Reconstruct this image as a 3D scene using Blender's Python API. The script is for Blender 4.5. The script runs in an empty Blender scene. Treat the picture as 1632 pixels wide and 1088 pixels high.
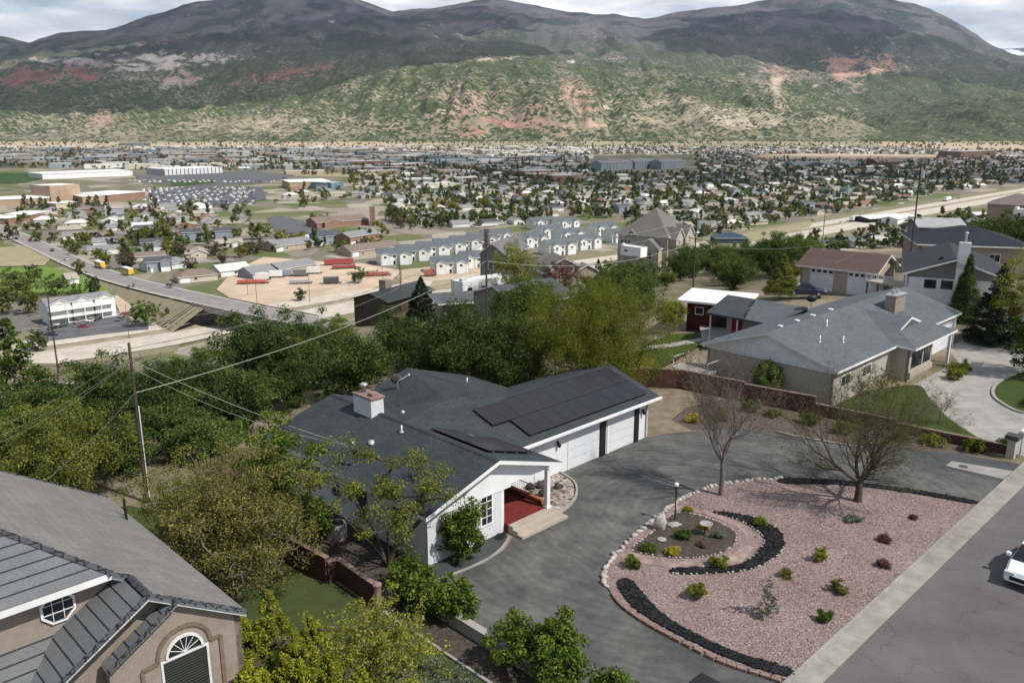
import bpy, bmesh, math, random
import numpy as np
from mathutils import Vector, Matrix, noise
from mathutils.geometry import tessellate_polygon
R = math.radians
rnd = random.Random(7)
sc = bpy.context.scene
COL = sc.collection
# ------------------------------------------------------------------ camera, sky, sun, exposure
FPX, PITCH, HC = 1343.0, R(14.45), 19.8
cam = bpy.data.cameras.new("camera"); camo = bpy.data.objects.new("camera", cam); COL.objects.link(camo)
cam.sensor_width = 36; cam.lens = 36*FPX/1632; cam.clip_end = 60000; cam.clip_start = 0.5
camo.location = (0, 0, HC); camo.rotation_euler = (R(90)-PITCH, 0, 0)
sc.camera = camo
SUN_EL = R(50); SUN_DIR = Vector((0.86, -0.51, 0)).normalized()*math.cos(SUN_EL) + Vector((0, 0, math.sin(SUN_EL)))
w = bpy.data.worlds.new("World"); sc.world = w; w.use_nodes = True
nt = w.node_tree; N = nt.nodes; Lk = nt.links
bg = N["Background"]; sky = N.new("ShaderNodeTexSky"); sky.sky_type = 'NISHITA'; sky.sun_disc = False
sky.sun_elevation = SUN_EL; sky.sun_rotation = math.atan2(SUN_DIR.x, SUN_DIR.y); sky.altitude = 1800
sky.dust_density = 1.5
tc = N.new("ShaderNodeTexCoord"); mp = N.new("ShaderNodeMapping"); mp.inputs['Scale'].default_value = (1, 1, 4.0)
n1 = N.new("ShaderNodeTexNoise"); n1.inputs['Scale'].default_value = 3.2; n1.inputs['Detail'].default_value = 9; n1.inputs['Roughness'].default_value = .58
n2 = N.new("ShaderNodeTexNoise"); n2.inputs['Scale'].default_value = 9; n2.inputs['Detail'].default_value = 6
cr = N.new("ShaderNodeValToRGB"); cr.color_ramp.elements[0].position = .35; cr.color_ramp.elements[1].position = .5
cc = N.new("ShaderNodeValToRGB"); cc.color_ramp.elements[0].position = .38; cc.color_ramp.elements[0].color = (9.5, 9.9, 10.6, 1)
cc.color_ramp.elements[1].position = .6; cc.color_ramp.elements[1].color = (16, 16, 16.2, 1)
mx = N.new("ShaderNodeMixRGB")
Lk.new(tc.outputs['Generated'], mp.inputs[0]); Lk.new(mp.outputs[0], n1.inputs[0]); Lk.new(mp.outputs[0], n2.inputs[0])
Lk.new(n1.outputs[0], cr.inputs[0]); Lk.new(n2.outputs[0], cc.inputs[0])
sxw = N.new("ShaderNodeSeparateXYZ"); Lk.new(tc.outputs['Generated'], sxw.inputs[0]); hi = N.new("ShaderNodeMapRange"); hi.inputs['From Min'].default_value = .12; hi.inputs['From Max'].default_value = .4; Lk.new(sxw.outputs[2], hi.inputs[0])
hm = N.new("ShaderNodeMixRGB"); hm.blend_type = 'MULTIPLY'; hm.inputs[2].default_value = (.32, .37, .46, 1); Lk.new(hi.outputs[0], hm.inputs[0]); Lk.new(cc.outputs[0], hm.inputs[1])
Lk.new(cr.outputs[0], mx.inputs[0]); Lk.new(sky.outputs[0], mx.inputs[1]); Lk.new(hm.outputs[0], mx.inputs[2])
Lk.new(mx.outputs[0], bg.inputs[0]); bg.inputs[1].default_value = 0.06
sl = bpy.data.lights.new("sun", 'SUN'); so = bpy.data.objects.new("sun", sl); COL.objects.link(so)
sl.energy = 4.9; sl.angle = R(0.6); sl.color = (1, .955, .88); so.rotation_euler = SUN_DIR.to_track_quat('Z', 'Y').to_euler()
sc.view_settings.view_transform = 'Standard'; sc.view_settings.look = 'None'; sc.view_settings.gamma = 1
sc.view_settings.exposure = 0.47
sc.render.engine = 'CYCLES'
sc.cycles.max_bounces = 5; sc.cycles.diffuse_bounces = 2; sc.cycles.transparent_max_bounces = 12; sc.cycles.volume_bounces = 0

# ------------------------------------------------------------------ geometry helpers
YAW = R(44.65); OX, OY = .61, 42.9
CA, SA = math.cos(YAW), math.sin(YAW)
def S(s, t, z=0.0): return (OX+CA*s-SA*t, OY+SA*s+CA*t, z)          # street frame: s along the kerb, t away from it
def frame(ox, oy, yaw, oz=0.0):
    c, s_ = math.cos(yaw), math.sin(yaw)
    return lambda u, v, z=0.0: (ox+c*u-s_*v, oy+s_*u+c*v, oz+z)
def ident(x, y, z=0.0): return (x, y, z)
cP, sP = math.cos(PITCH), math.sin(PITCH)
def ray(px, py):
    x = (px-816)/FPX; v = -(py-544)/FPX
    return (x, cP+v*sP, -sP+v*cP)
def at(px, py, z=0.0):
    d = ray(px, py); k = (z-HC)/d[2]
    return Vector((d[0]*k, d[1]*k, z))
FLOOR = -52.0
PXC = [-300, 250, 560, 850, 1100, 1400, 1900]; YN = [0, 50, 62, 100, 150, 200, 250, 300, 350, 400, 500]
ZT = [[0,-.3,-1.5,-9.5,-23,-39,-52,-52,-52,-52,-52], [0,-.3,-1.5,-9.5,-23,-39,-52,-52,-52,-52,-52],
      [0,0,-.6,-7.5,-16.5,-27,-42,-52,-52,-52,-52], [0,0,0,-3,-9.5,-20,-33,-45,-52,-52,-52],
      [0,0,0,-1.2,-7,-14,-21,-34,-46,-52,-52], [0,0,0,0,-2.5,-9,-18,-28,-40,-50,-52], [0,0,0,0,-1,-7,-14,-24,-36,-46,-52]]
ZT = np.array(ZT, float); AZC = (np.array(PXC)-816)/FPX/.985
def tz(x, y):
    if y <= 50: return 0.0
    if y >= 500: return FLOOR
    a = min(max(x/y, AZC[0]+1e-6), AZC[-1]-1e-6)
    i = int(np.searchsorted(AZC, a))-1; i = min(max(i, 0), len(AZC)-2)
    f = (a-AZC[i])/(AZC[i+1]-AZC[i]); f = f*f*(3-2*f)
    col = ZT[i]*(1-f)+ZT[i+1]*f
    return float(np.interp(y, YN, col))
def hit(px, py):
    d = ray(px, py); k = 25.0; prev = k
    while k < 5000:
        if HC+d[2]*k < tz(d[0]*k, d[1]*k): break
        prev = k; k *= 1.01
    for _ in range(20):
        m = (prev+k)/2
        if HC+d[2]*m < tz(d[0]*m, d[1]*m): k = m
        else: prev = m
    return Vector((d[0]*k, d[1]*k, tz(d[0]*k, d[1]*k)))

def make_obj(name, me, parent=None, loc=None):
    o = bpy.data.objects.new(name, me); COL.objects.link(o)
    if loc is not None: o.location = loc
    if parent is not None: o.parent = parent
    return o
def tag(o, label=None, cat=None, group=None, kind=None):
    if label: o['label'] = label
    if cat: o['category'] = cat
    if group: o['group'] = group
    if kind: o['kind'] = kind
    return o
def thing(name, label, cat, loc, group=None, rz=0.0):
    o = bpy.data.objects.new(name, None); COL.objects.link(o); o.location = loc; o.rotation_euler = (0, 0, rz)
    o.empty_display_size = .3
    return tag(o, label, cat, group)
def absloc(o):
    l = Vector(o.location)
    while o.parent is not None: o = o.parent; l = l+Vector(o.location)
    return l
def copy_tree(o, parent=None):
    c = o.copy(); COL.objects.link(c); c.parent = parent
    for ch in KIDS.get(o.name, []): copy_tree(ch, c)
    return c
KIDS = {}
def reg(parent, o): KIDS.setdefault(parent.name, []).append(o)

class MB:
    def __init__(s, F=S): s.v = []; s.f = []; s.m = []; s.F = F
    def poly(s, pts, mi=0):
        i = len(s.v); s.v += [s.F(*p) for p in pts]; s.f.append(list(range(i, i+len(pts)))); s.m.append(mi); return s
    def box(s, u0, u1, v0, v1, z0, z1, mi=0):
        i = len(s.v)
        for z in (z0, z1):
            for (u, v) in ((u0, v0), (u1, v0), (u1, v1), (u0, v1)): s.v.append(s.F(u, v, z))
        for q in ((3,2,1,0), (4,5,6,7), (0,1,5,4), (1,2,6,5), (2,3,7,6), (3,0,4,7)): s.f.append([i+k for k in q]); s.m.append(mi)
        return s
    def prism(s, p2, z0, z1, mi=0, ms=None):
        ms = mi if ms is None else ms; n = len(p2); i = len(s.v)
        s.v += [s.F(p[0], p[1], z0) for p in p2]+[s.F(p[0], p[1], z1) for p in p2]
        s.f.append([i+k for k in range(n)][::-1]); s.m.append(ms); s.f.append([i+n+k for k in range(n)]); s.m.append(mi)
        for k in range(n): s.f.append([i+k, i+(k+1)%n, i+n+(k+1)%n, i+n+k]); s.m.append(ms)
        return s
    def slab(s, pts, th=.16, mt=0, ms=1):
        n = len(pts); i = len(s.v)
        s.v += [s.F(*p) for p in pts]+[s.F(p[0], p[1], p[2]-th) for p in pts]
        s.f.append([i+k for k in range(n)]); s.m.append(mt); s.f.append([i+n+k for k in range(n)][::-1]); s.m.append(ms)
        for k in range(n): s.f.append([i+(k+1)%n, i+k, i+n+k, i+n+(k+1)%n]); s.m.append(ms)
        return s
    def wall(s, p0, p1, z0, tops, th=.2, mi=0):
        """vertical wall from p0 to p1 (u,v); tops = [(frac, z), ...]; thickness inward (left side)"""
        dx, dy = p1[0]-p0[0], p1[1]-p0[1]; L = math.hypot(dx, dy); nx, ny = -dy/L*th, dx/L*th
        prof = [(0, z0), (1, z0)]+[(f, z) for f, z in sorted(tops, reverse=True)]
        A = [(p0[0]+dx*f, p0[1]+dy*f, z) for f, z in prof]; B = [(x+nx, y+ny, z) for x, y, z in A]
        n = len(A); i = len(s.v); s.v += [s.F(*p) for p in A+B]
        s.f.append([i+k for k in range(n)]); s.m.append(mi); s.f.append([i+n+k for k in range(n)][::-1]); s.m.append(mi)
        for k in range(n): s.f.append([i+(k+1)%n, i+k, i+n+k, i+n+(k+1)%n]); s.m.append(mi)
        return s
    def tube(s, pts, r, n=6, mi=0, cap=True):
        P = [Vector(s.F(*p)) for p in pts]; rs = r if isinstance(r, (list, tuple)) else [r]*len(P)
        i0 = len(s.v)
        for k, p in enumerate(P):
            d = (P[min(k+1, len(P)-1)]-P[max(k-1, 0)]).normalized()
            a = d.orthogonal().normalized() if k == 0 else (ax-d*ax.dot(d)).normalized()
            ax = a; b = d.cross(a)
            for j in range(n):
                t = 2*math.pi*j/n; s.v.append(tuple(p+(a*math.cos(t)+b*math.sin(t))*rs[k]))
        for k in range(len(P)-1):
            for j in range(n):
                j2 = (j+1) % n; s.f.append([i0+k*n+j, i0+k*n+j2, i0+(k+1)*n+j2, i0+(k+1)*n+j]); s.m.append(mi)
        if cap:
            s.f.append([i0+j for j in range(n)][::-1]); s.m.append(mi); e = i0+(len(P)-1)*n; s.f.append([e+j for j in range(n)]); s.m.append(mi)
        return s
    def lathe(s, c, prof, n=16, mi=0):
        i0 = len(s.v); x0, y0, z0 = s.F(*c)
        for r, z in prof:
            for j in range(n):
                t = 2*math.pi*j/n; s.v.append((x0+r*math.cos(t), y0+r*math.sin(t), z0+z))
        for k in range(len(prof)-1):
            for j in range(n):
                j2 = (j+1) % n; s.f.append([i0+k*n+j, i0+k*n+j2, i0+(k+1)*n+j2, i0+(k+1)*n+j]); s.m.append(mi)
        s.f.append([i0+j for j in range(n)][::-1]); s.m.append(mi); e = i0+(len(prof)-1)*n; s.f.append([e+j for j in range(n)]); s.m.append(mi)
        return s
    def rock(s, c, r, sq=.7, seed=0, mi=0, sub=2, amp=.25):
        bm = bmesh.new(); bmesh.ops.create_icosphere(bm, subdivisions=sub, radius=1)
        x0, y0, z0 = s.F(*c); i0 = len(s.v); rx, ry, rz = r if isinstance(r, (tuple, list)) else (r, r, r*sq)
        for v in bm.verts:
            k = 1+amp*noise.noise(v.co*1.5+Vector((seed*3.7, seed*1.3, 0)))*1.6
            s.v.append((x0+v.co.x*k*rx, y0+v.co.y*k*ry, z0+v.co.z*k*rz))
        for f in bm.faces: s.f.append([i0+v.index for v in f.verts]); s.m.append(mi)
        bm.free(); return s
    def build(s, name, mats, parent=None, smooth=False, loc=None, local=False):
        V = np.array(s.v, float).reshape(-1, 3)
        if local: base = Vector((0, 0, 0)); oloc = Vector((0, 0, 0))
        elif parent is not None: base = absloc(parent); oloc = Vector((0, 0, 0))
        else:
            base = Vector(loc) if loc is not None else Vector(((V[:,0].min()+V[:,0].max())/2, (V[:,1].min()+V[:,1].max())/2, V[:,2].min())); oloc = base
        me = bpy.data.meshes.new(name)
        me.from_pydata([tuple(p) for p in (V-np.array(base))], [], s.f)
        if not isinstance(mats, (list, tuple)): mats = [mats]
        for m in mats: me.materials.append(m)
        me.polygons.foreach_set('material_index', s.m)
        if smooth: me.polygons.foreach_set('use_smooth', [True]*len(s.f))
        uv = me.uv_layers.new(name='UVMap').data
        for p in me.polygons:
            n = p.normal
            if abs(n.z) > .999: ua = Vector((CA, SA, 0)); va = Vector((-SA, CA, 0))
            else: ua = Vector((-n.y, n.x, 0)).normalized(); va = n.cross(ua)
            for li in p.loop_indices:
                co = me.vertices[me.loops[li].vertex_index].co+base
                uv[li].uv = (co.dot(ua), co.dot(va))
        o = make_obj(name, me, parent, oloc)
        if parent is not None: reg(parent, o)
        return o
def mesh_np(name, V, Fq, mats, mi=None, parent=None, loc=None, tri=False):
    me = bpy.data.meshes.new(name); k = 3 if tri else 4
    V = np.asarray(V, np.float32); Fq = np.asarray(Fq, np.int32)
    me.vertices.add(len(V)); me.vertices.foreach_set('co', V.ravel())
    me.loops.add(Fq.size); me.loops.foreach_set('vertex_index', Fq.ravel())
    me.polygons.add(len(Fq)); me.polygons.foreach_set('loop_start', np.arange(len(Fq), dtype=np.int32)*k)
    me.polygons.foreach_set('loop_total', np.full(len(Fq), k, np.int32))
    for m in mats: me.materials.append(m)
    if mi is not None: me.polygons.foreach_set('material_index', np.asarray(mi, np.int32))
    me.update(calc_edges=True); me.validate()
    o = make_obj(name, me, parent, loc)
    if parent is not None: reg(parent, o)
    return o
def smooth_loop(pts, k=6, closed=True):
    out = []; n = len(pts)
    for i in range(n if closed else n-1):
        p = [Vector(pts[(i+j-1) % n] if closed else pts[min(max(i+j-1, 0), n-1)]) for j in range(4)]
        for q in range(k):
            t = q/k
            out.append(tuple(.5*((2*p[1])+(-p[0]+p[2])*t+(2*p[0]-5*p[1]+4*p[2]-p[3])*t*t+(-p[0]+3*p[1]-3*p[2]+p[3])*t**3)))
    if not closed: out.append(tuple(pts[-1]))
    return out
def sheet(name, pts2, z, mat, F=S, kind='structure', label=None, cat=None, grid=0, zf=None):
    P = [Vector(F(p[0], p[1], 0)) for p in pts2]
    tr = tessellate_polygon([P])
    bm = bmesh.new(); vs = [bm.verts.new((p.x, p.y, 0)) for p in P]
    for t in tr:
        try: bm.faces.new([vs[i] for i in t])
        except ValueError: pass
    bmesh.ops.recalc_face_normals(bm, faces=bm.faces)
    if zf:
        for _ in range(grid): bmesh.ops.subdivide_edges(bm, edges=[e for e in bm.edges if e.calc_length() > 8], cuts=1, use_grid_fill=False); bmesh.ops.triangulate(bm, faces=bm.faces)
    for v in bm.verts: v.co.z = (zf(v.co.x, v.co.y) if zf else 0)+z
    me = bpy.data.meshes.new(name); bm.normal_update()
    if bm.faces and sum(f.normal.z for f in bm.faces) < 0: bmesh.ops.reverse_faces(bm, faces=bm.faces)
    bm.to_mesh(me); bm.free(); me.materials.append(mat)
    uv = me.uv_layers.new(name='UVMap').data
    for l in me.loops:
        c = me.vertices[l.vertex_index].co; uv[l.index].uv = (c.x*CA+c.y*SA, -c.x*SA+c.y*CA)
    o = make_obj(name, me); tag(o, label, cat, None, kind); return o
def strip(name, pts, wdt, z, mat, zf=None, kind='structure', off=0.0, F=ident, lab=None):
    """ribbon along a world polyline (x, y[, z])"""
    P = [Vector(F(*p)) for p in pts]; V = []; Fc = []; UV = []; d0 = 0
    for i, p in enumerate(P):
        d = (P[min(i+1, len(P)-1)]-P[max(i-1, 0)]); d.z = 0; d.normalize(); nn = Vector((-d.y, d.x, 0))
        if i: d0 += (P[i]-P[i-1]).length
        for sg in (-1, 1):
            q = p+nn*(off+sg*wdt/2); zz = (zf(q.x, q.y) if zf else p.z)+z
            V.append((q.x, q.y, zz)); UV.append((d0, off+sg*wdt/2))
    for i in range(len(P)-1): Fc.append((2*i, 2*i+2, 2*i+3, 2*i+1))
    me = bpy.data.meshes.new(name); me.from_pydata(V, [], Fc); me.materials.append(mat)
    uv = me.uv_layers.new(name='UVMap').data
    for l in me.loops: uv[l.index].uv = UV[l.vertex_index]
    me.update()
    if me.polygons[0].normal.z < 0: me.flip_normals()
    o = make_obj(name, me); tag(o, lab, None, None, kind); return o

# ------------------------------------------------------------------ materials
def nodes(name, rough=.85, spec=.25):
    m = bpy.data.materials.new(name); m.use_nodes = True; t = m.node_tree; b = t.nodes['Principled BSDF']
    b.inputs['Roughness'].default_value = rough; b.inputs['Specular IOR Level'].default_value = spec
    return m, t, b
def nd(t, typ, **kw):
    n = t.nodes.new(typ)
    for k, v in kw.items():
        if k in n.inputs: n.inputs[k].default_value = v
        else: setattr(n, k, v)
    return n
def c4(c): return (c[0], c[1], c[2], 1)
def ramp(t, src, stops):
    r = t.nodes.new('ShaderNodeValToRGB'); e = r.color_ramp.elements
    while len(e) < len(stops): e.new(.5)
    for i, (p, c) in enumerate(stops): e[i].position = p; e[i].color = c4(c)
    t.links.new(src, r.inputs[0]); return r.outputs[0]
def gpos(t): return t.nodes.new('ShaderNodeNewGeometry').outputs['Position']
def noi(t, scale, detail=6, rough=.55, vec=None):
    n = nd(t, 'ShaderNodeTexNoise', Scale=scale, Detail=detail, Roughness=rough)
    t.links.new(vec if vec is not None else gpos(t), n.inputs['Vector']); return n.outputs[0]
def mix(t, f, a, b, mode='MIX'):
    m = t.nodes.new('ShaderNodeMixRGB'); m.blend_type = mode
    for i, v in ((0, f), (1, a), (2, b)):
        if isinstance(v, (int, float)): m.inputs[i].default_value = v
        elif isinstance(v, (tuple, list)): m.inputs[i].default_value = c4(v)
        else: t.links.new(v, m.inputs[i])
    return m.outputs[0]
def bump(t, b, src, st=.3, dist=.02):
    n = nd(t, 'ShaderNodeBump', Strength=st, Distance=dist); t.links.new(src, n.inputs['Height']); t.links.new(n.outputs[0], b.inputs['Normal'])
def M(name, c, c2=None, scale=2.0, rough=.8, spec=.25, bmp=0, metal=0, big=True):
    m, t, b = nodes(name, rough, spec); b.inputs['Metallic'].default_value = metal
    c2 = c2 or tuple(x*.78 for x in c)
    n = noi(t, scale, 8, .6); col = ramp(t, n, [(.35, c2), (.62, c)])
    if big: col = mix(t, ramp(t, noi(t, scale*.13, 3), [(.35, (.86,.86,.86)), (.65, (1,1,1))]), (0,0,0), col, 'MIX')
    t.links.new(col, b.inputs['Base Color'])
    if bmp: bump(t, b, noi(t, scale*8, 4), bmp, .02)
    return m
def BR(name, c1, c2, mort, bw, bh, ms=.012, off=.5, rough=.85, bmp=.35, spec=.2, stain=.25, freq=2):
    m, t, b = nodes(name, rough, spec)
    uv = t.nodes.new('ShaderNodeUVMap').outputs[0]
    k = nd(t, 'ShaderNodeTexBrick', Scale=1.0, offset=off, offset_frequency=freq)
    k.inputs['Color1'].default_value = c4(c1); k.inputs['Color2'].default_value = c4(c2); k.inputs['Mortar'].default_value = c4(mort)
    k.inputs['Mortar Size'].default_value = ms; k.inputs['Brick Width'].default_value = bw; k.inputs['Row Height'].default_value = bh
    k.inputs['Mortar Smooth'].default_value = .2
    t.links.new(uv, k.inputs['Vector'])
    n = ramp(t, noi(t, .6, 8, .65), [(.3, (1-stain,)*3), (.7, (1,)*3)])
    n2 = ramp(t, noi(t, 14, 4, .6), [(.3, (.8,)*3), (.7, (1.1,)*3)])
    col = mix(t, 1, mix(t, 1, k.outputs[0], n, 'MULTIPLY'), n2, 'MULTIPLY'); t.links.new(col, b.inputs['Base Color'])
    bump(t, b, k.outputs[1], -bmp, .02); return m
def LEAF(name, d, mcol, l, tr=.35, scale=.5):
    m = bpy.data.materials.new(name); m.use_nodes = True; t = m.node_tree; t.nodes.remove(t.nodes['Principled BSDF']); out = t.nodes['Material Output']
    g = t.nodes.new('ShaderNodeNewGeometry'); oi = t.nodes.new('ShaderNodeObjectInfo')
    col = ramp(t, g.outputs['Random Per Island'], [(0, d), (.55, mcol), (1, l)])
    v = ramp(t, oi.outputs['Random'], [(0, (.78, .8, .8)), (1, (1.15, 1.1, 1.0))])
    big = ramp(t, noi(t, scale, 3), [(.35, (.75, .78, .8)), (.65, (1.12, 1.1, 1.0))])
    col = mix(t, 1, mix(t, 1, col, v, 'MULTIPLY'), big, 'MULTIPLY')
    df = t.nodes.new('ShaderNodeBsdfDiffuse'); tl = t.nodes.new('ShaderNodeBsdfTranslucent'); mxs = t.nodes.new('ShaderNodeMixShader'); mxs.inputs[0].default_value = tr
    t.links.new(col, df.inputs[0]); t.links.new(col, tl.inputs[0]); t.links.new(df.outputs[0], mxs.inputs[1]); t.links.new(tl.outputs[0], mxs.inputs[2])
    t.links.new(mxs.outputs[0], out.inputs[0]); return m
def GLASS(name, c=(.012, .014, .017)):
    m, t, b = nodes(name, .08, .6); col = ramp(t, noi(t, .9, 2), [(.4, c), (.7, tuple(x*2.6 for x in c))]); t.links.new(col, b.inputs['Base Color']); return m
def PAINT(name, c, rough=.25, spec=.5):
    m, t, b = nodes(name, rough, spec); t.links.new(ramp(t, noi(t, .8, 3), [(.3, tuple(x*.93 for x in c)), (.7, c)]), b.inputs['Base Color']); b.inputs['Coat Weight'].default_value = .5; return m

m_white = M('white_paint', (.74, .75, .76), (.66, .67, .68), 1.2, .6)
m_trim = M('white_trim', (.78, .78, .77), (.68, .68, .68), 2, .6)
m_wbrick = BR('white_brick', (.72, .73, .74), (.68, .69, .7), (.52, .53, .54), .21, .075, .012, bmp=.6, stain=.12)
m_siding = BR('white_siding', (.74, .75, .76), (.72, .73, .74), (.5, .51, .52), 60, .18, .012, bmp=.5, stain=.08)
m_shingle = BR('charcoal_shingle', (.046, .058, .064), (.064, .077, .083), (.022, .026, .029), .33, .14, .01, bmp=.5, stain=.3)
m_shingle_n = BR('slate_blue_shingle', (.105, .122, .135), (.135, .155, .168), (.07, .08, .088), .33, .14, .008, bmp=.5, stain=.2)
m_shingle_d = BR('dark_shingle', (.055, .066, .07), (.075, .085, .09), (.04, .045, .05), .33, .14, .008, bmp=.5, stain=.25)
m_tile = BR('concrete_tile', (.195, .187, .178), (.225, .215, .205), (.155, .148, .14), .33, .36, .012, bmp=.9, stain=.22)
m_tile_d = BR('concrete_tile_shaded', (.15, .155, .16), (.16, .165, .17), (.03, .032, .036), 60, .4, .03, bmp=1.0, stain=.2)  # darker copy of the roof tile, weaker light on these slopes put into colour
m_ridge = BR('ridge_tile', (.06, .065, .075), (.09, .095, .105), (.02, .02, .024), .36, .4, .03, bmp=.8)
m_stucco = M('tan_stucco', (.3, .25, .215), (.255, .21, .18), 3, .9, bmp=.35)
m_beige = BR('beige_brick', (.45, .425, .37), (.4, .38, .33), (.36, .34, .3), .21, .075, .01, bmp=.4, stain=.15)
m_redblk = BR('red_block', (.13, .062, .05), (.105, .05, .04), (.07, .038, .032), .4, .2, .012, bmp=.6, stain=.35)
m_redcap = M('red_cap', (.27, .19, .165), (.19, .125, .105), 4, .9)
m_dark = M('dark_trim', (.02, .02, .022), None, 3, .5)
m_black = M('black_metal', (.012, .012, .013), None, 3, .45)
m_glass = GLASS('window_glass')
m_door = M('garage_door_white', (.7, .72, .75), (.66, .68, .71), 1.5, .45)
m_conc = M('concrete', (.36, .34, .31), (.27, .255, .235), .9, .9, bmp=.2)
m_curb = M('kerb_concrete', (.33, .315, .28), (.24, .23, .205), 1.1, .9, bmp=.3)
m_step = M('step_stone', (.42, .36, .3), (.36, .31, .26), 2, .85)
m_redfl = M('red_carpet', (.17, .025, .02), (.11, .018, .015), 3, .9)
m_wood = M('weathered_wood', (.17, .125, .085), (.1, .075, .05), 3, .85)
m_bark = M('bark', (.095, .078, .064), (.045, .037, .03), 9, .95, bmp=.6)
m_barkg = M('grey_bark', (.21, .18, .16), (.11, .093, .082), 9, .95, bmp=.6)
m_pole = M('pole_wood', (.09, .07, .055), (.05, .04, .032), 5, .9)
m_wire = M('cable_alloy', (.36, .38, .33), None, 2, .4)
m_wired = M('cable_dark', (.16, .18, .13), None, 2, .5)
m_metal = M('galvanised', (.5, .52, .53), (.4, .41, .42), 2, .4, .5, metal=.5)
m_rock = M('pale_rock', (.5, .46, .41), (.3, .27, .24), 4, .9, bmp=.5)
m_drock = M('dark_rock', (.1, .09, .085), (.05, .045, .045), 5, .9, bmp=.5)
m_tire = M('tyre_rubber', (.015, .015, .015), None, 4, .8)
def asphalt(name, c, crack=.5, cs=.16, swirl=0, stain=.35, mark=None):
    m, t, b = nodes(name, .92, .2); p = gpos(t)
    col = ramp(t, noi(t, 35, 3, .7), [(.25, tuple(x*.72 for x in c)), (.75, tuple(x*1.22 for x in c))])
    col = mix(t, 1, col, ramp(t, noi(t, .22, 7, .62), [(.3, (1-stain,)*3), (.5, (1,)*3), (.72, (1.25, 1.24, 1.2))]), 'MULTIPLY')
    if swirl:
        w2 = nd(t, 'ShaderNodeTexWave', wave_type='RINGS', rings_direction='Z', Scale=.55, Distortion=9.0, Detail=5.0); w2.inputs['Detail Scale'].default_value = .8; m2 = nd(t, 'ShaderNodeMapping'); m2.inputs['Location'].default_value = (-9, -41, 0); t.links.new(p, m2.inputs[0]); t.links.new(m2.outputs[0], w2.inputs[0])
        col = mix(t, .2, col, ramp(t, w2.outputs[1], [(.05, (.62,.62,.62)), (.5, (1,1,1)), (.97, (1.3,1.29,1.26))]), 'MULTIPLY')
        col = mix(t, .9, col, ramp(t, noi(t, .5, 9, .75), [(.3, (.55,.56,.59)), (.5, (1,1,1)), (.68, (1.5,1.47,1.4))]), 'MULTIPLY')
        wv = nd(t, 'ShaderNodeTexWave', wave_type='RINGS', rings_direction='Z', Scale=.16, Distortion=5.0, Detail=4.0); wv.inputs['Detail Scale'].default_value = 1.6
        mp = nd(t, 'ShaderNodeMapping'); mp.inputs['Location'].default_value = (-6, -36, 0); t.links.new(p, mp.inputs[0]); t.links.new(mp.outputs[0], wv.inputs[0])
        col = mix(t, swirl, col, ramp(t, wv.outputs[1], [(.1, (.5,.5,.5)), (.6, (1,1,1)), (.95, (1.35, 1.33, 1.3))]), 'MULTIPLY')
    vo = nd(t, 'ShaderNodeTexVoronoi', feature='DISTANCE_TO_EDGE', Scale=cs)
    ds = nd(t, 'ShaderNodeVectorMath', operation='ADD'); nn = nd(t, 'ShaderNodeTexNoise', Scale=.9, Detail=4.0); t.links.new(p, nn.inputs['Vector']); t.links.new(p, ds.inputs[0]); t.links.new(nn.outputs[1], ds.inputs[1]); t.links.new(ds.outputs[0], vo.inputs['Vector'])
    if crack: col = mix(t, crack, col, ramp(t, vo.outputs[0], [(.0012, (.3,.3,.3)), (.0045, (1,1,1))]), 'MULTIPLY')
    t.links.new(col, b.inputs['Base Color']); bump(t, b, noi(t, 45, 2), .25, .01); return m
m_drive = asphalt('driveway_asphalt', (.1, .1, .098), .25, .14, .16)
m_street = asphalt('street_asphalt', (.122, .116, .117), .38, .24, 0, .3)
m_patch = asphalt('patched_asphalt', (.07, .075, .078), .2, .3)
m_lot = asphalt('lot_asphalt', (.09, .092, .1), 0)
m_fway = asphalt('freeway_concrete', (.4, .36, .31), 0, .1, 0, .2)
m_road = asphalt('town_road', (.2, .185, .185), 0, .1, 0, .2)
def pebble(name, cols, scale, bst=.8, big=None):
    m, t, b = nodes(name, .9, .2); vo = nd(t, 'ShaderNodeTexVoronoi', Scale=scale); t.links.new(gpos(t), vo.inputs['Vector'])
    sp = t.nodes.new('ShaderNodeSeparateColor'); t.links.new(vo.outputs['Color'], sp.inputs[0])
    col = ramp(t, sp.outputs[0], [(i/(len(cols)-1), c) for i, c in enumerate(cols)])
    col = mix(t, 1, col, ramp(t, noi(t, .35, 6), [(.3, (.82, .8, .8)), (.7, (1.1, 1.1, 1.1))]), 'MULTIPLY')
    vd = ramp(t, vo.outputs['Distance'], [(.2, (1,1,1)), (.8, (.35,.35,.35))]); col = mix(t, .6, col, vd, 'MULTIPLY')
    t.links.new(col, b.inputs['Base Color']); bump(t, b, vd, bst, .05); return m
m_gravel = pebble('pink_gravel', [(.2,.135,.125), (.29,.21,.195), (.32,.235,.22), (.26,.185,.17), (.36,.28,.265), (.43,.36,.34)], 15)
m_cinder = pebble('black_cinder', [(.008,.008,.009), (.02,.021,.023), (.035,.037,.04)], 9, 1)
m_soil = M('garden_soil', (.085, .07, .055), (.045, .037, .03), 5, .95, bmp=.6)
m_dirt = M('dirt_bed', (.26,.205,.15), (.15,.135,.085), 1.2, .95, bmp=.5)
m_cob = pebble('cobbles', [(.16,.13,.11), (.34,.3,.27), (.5,.44,.4), (.25,.17,.14)], 3.2, 1)
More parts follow.
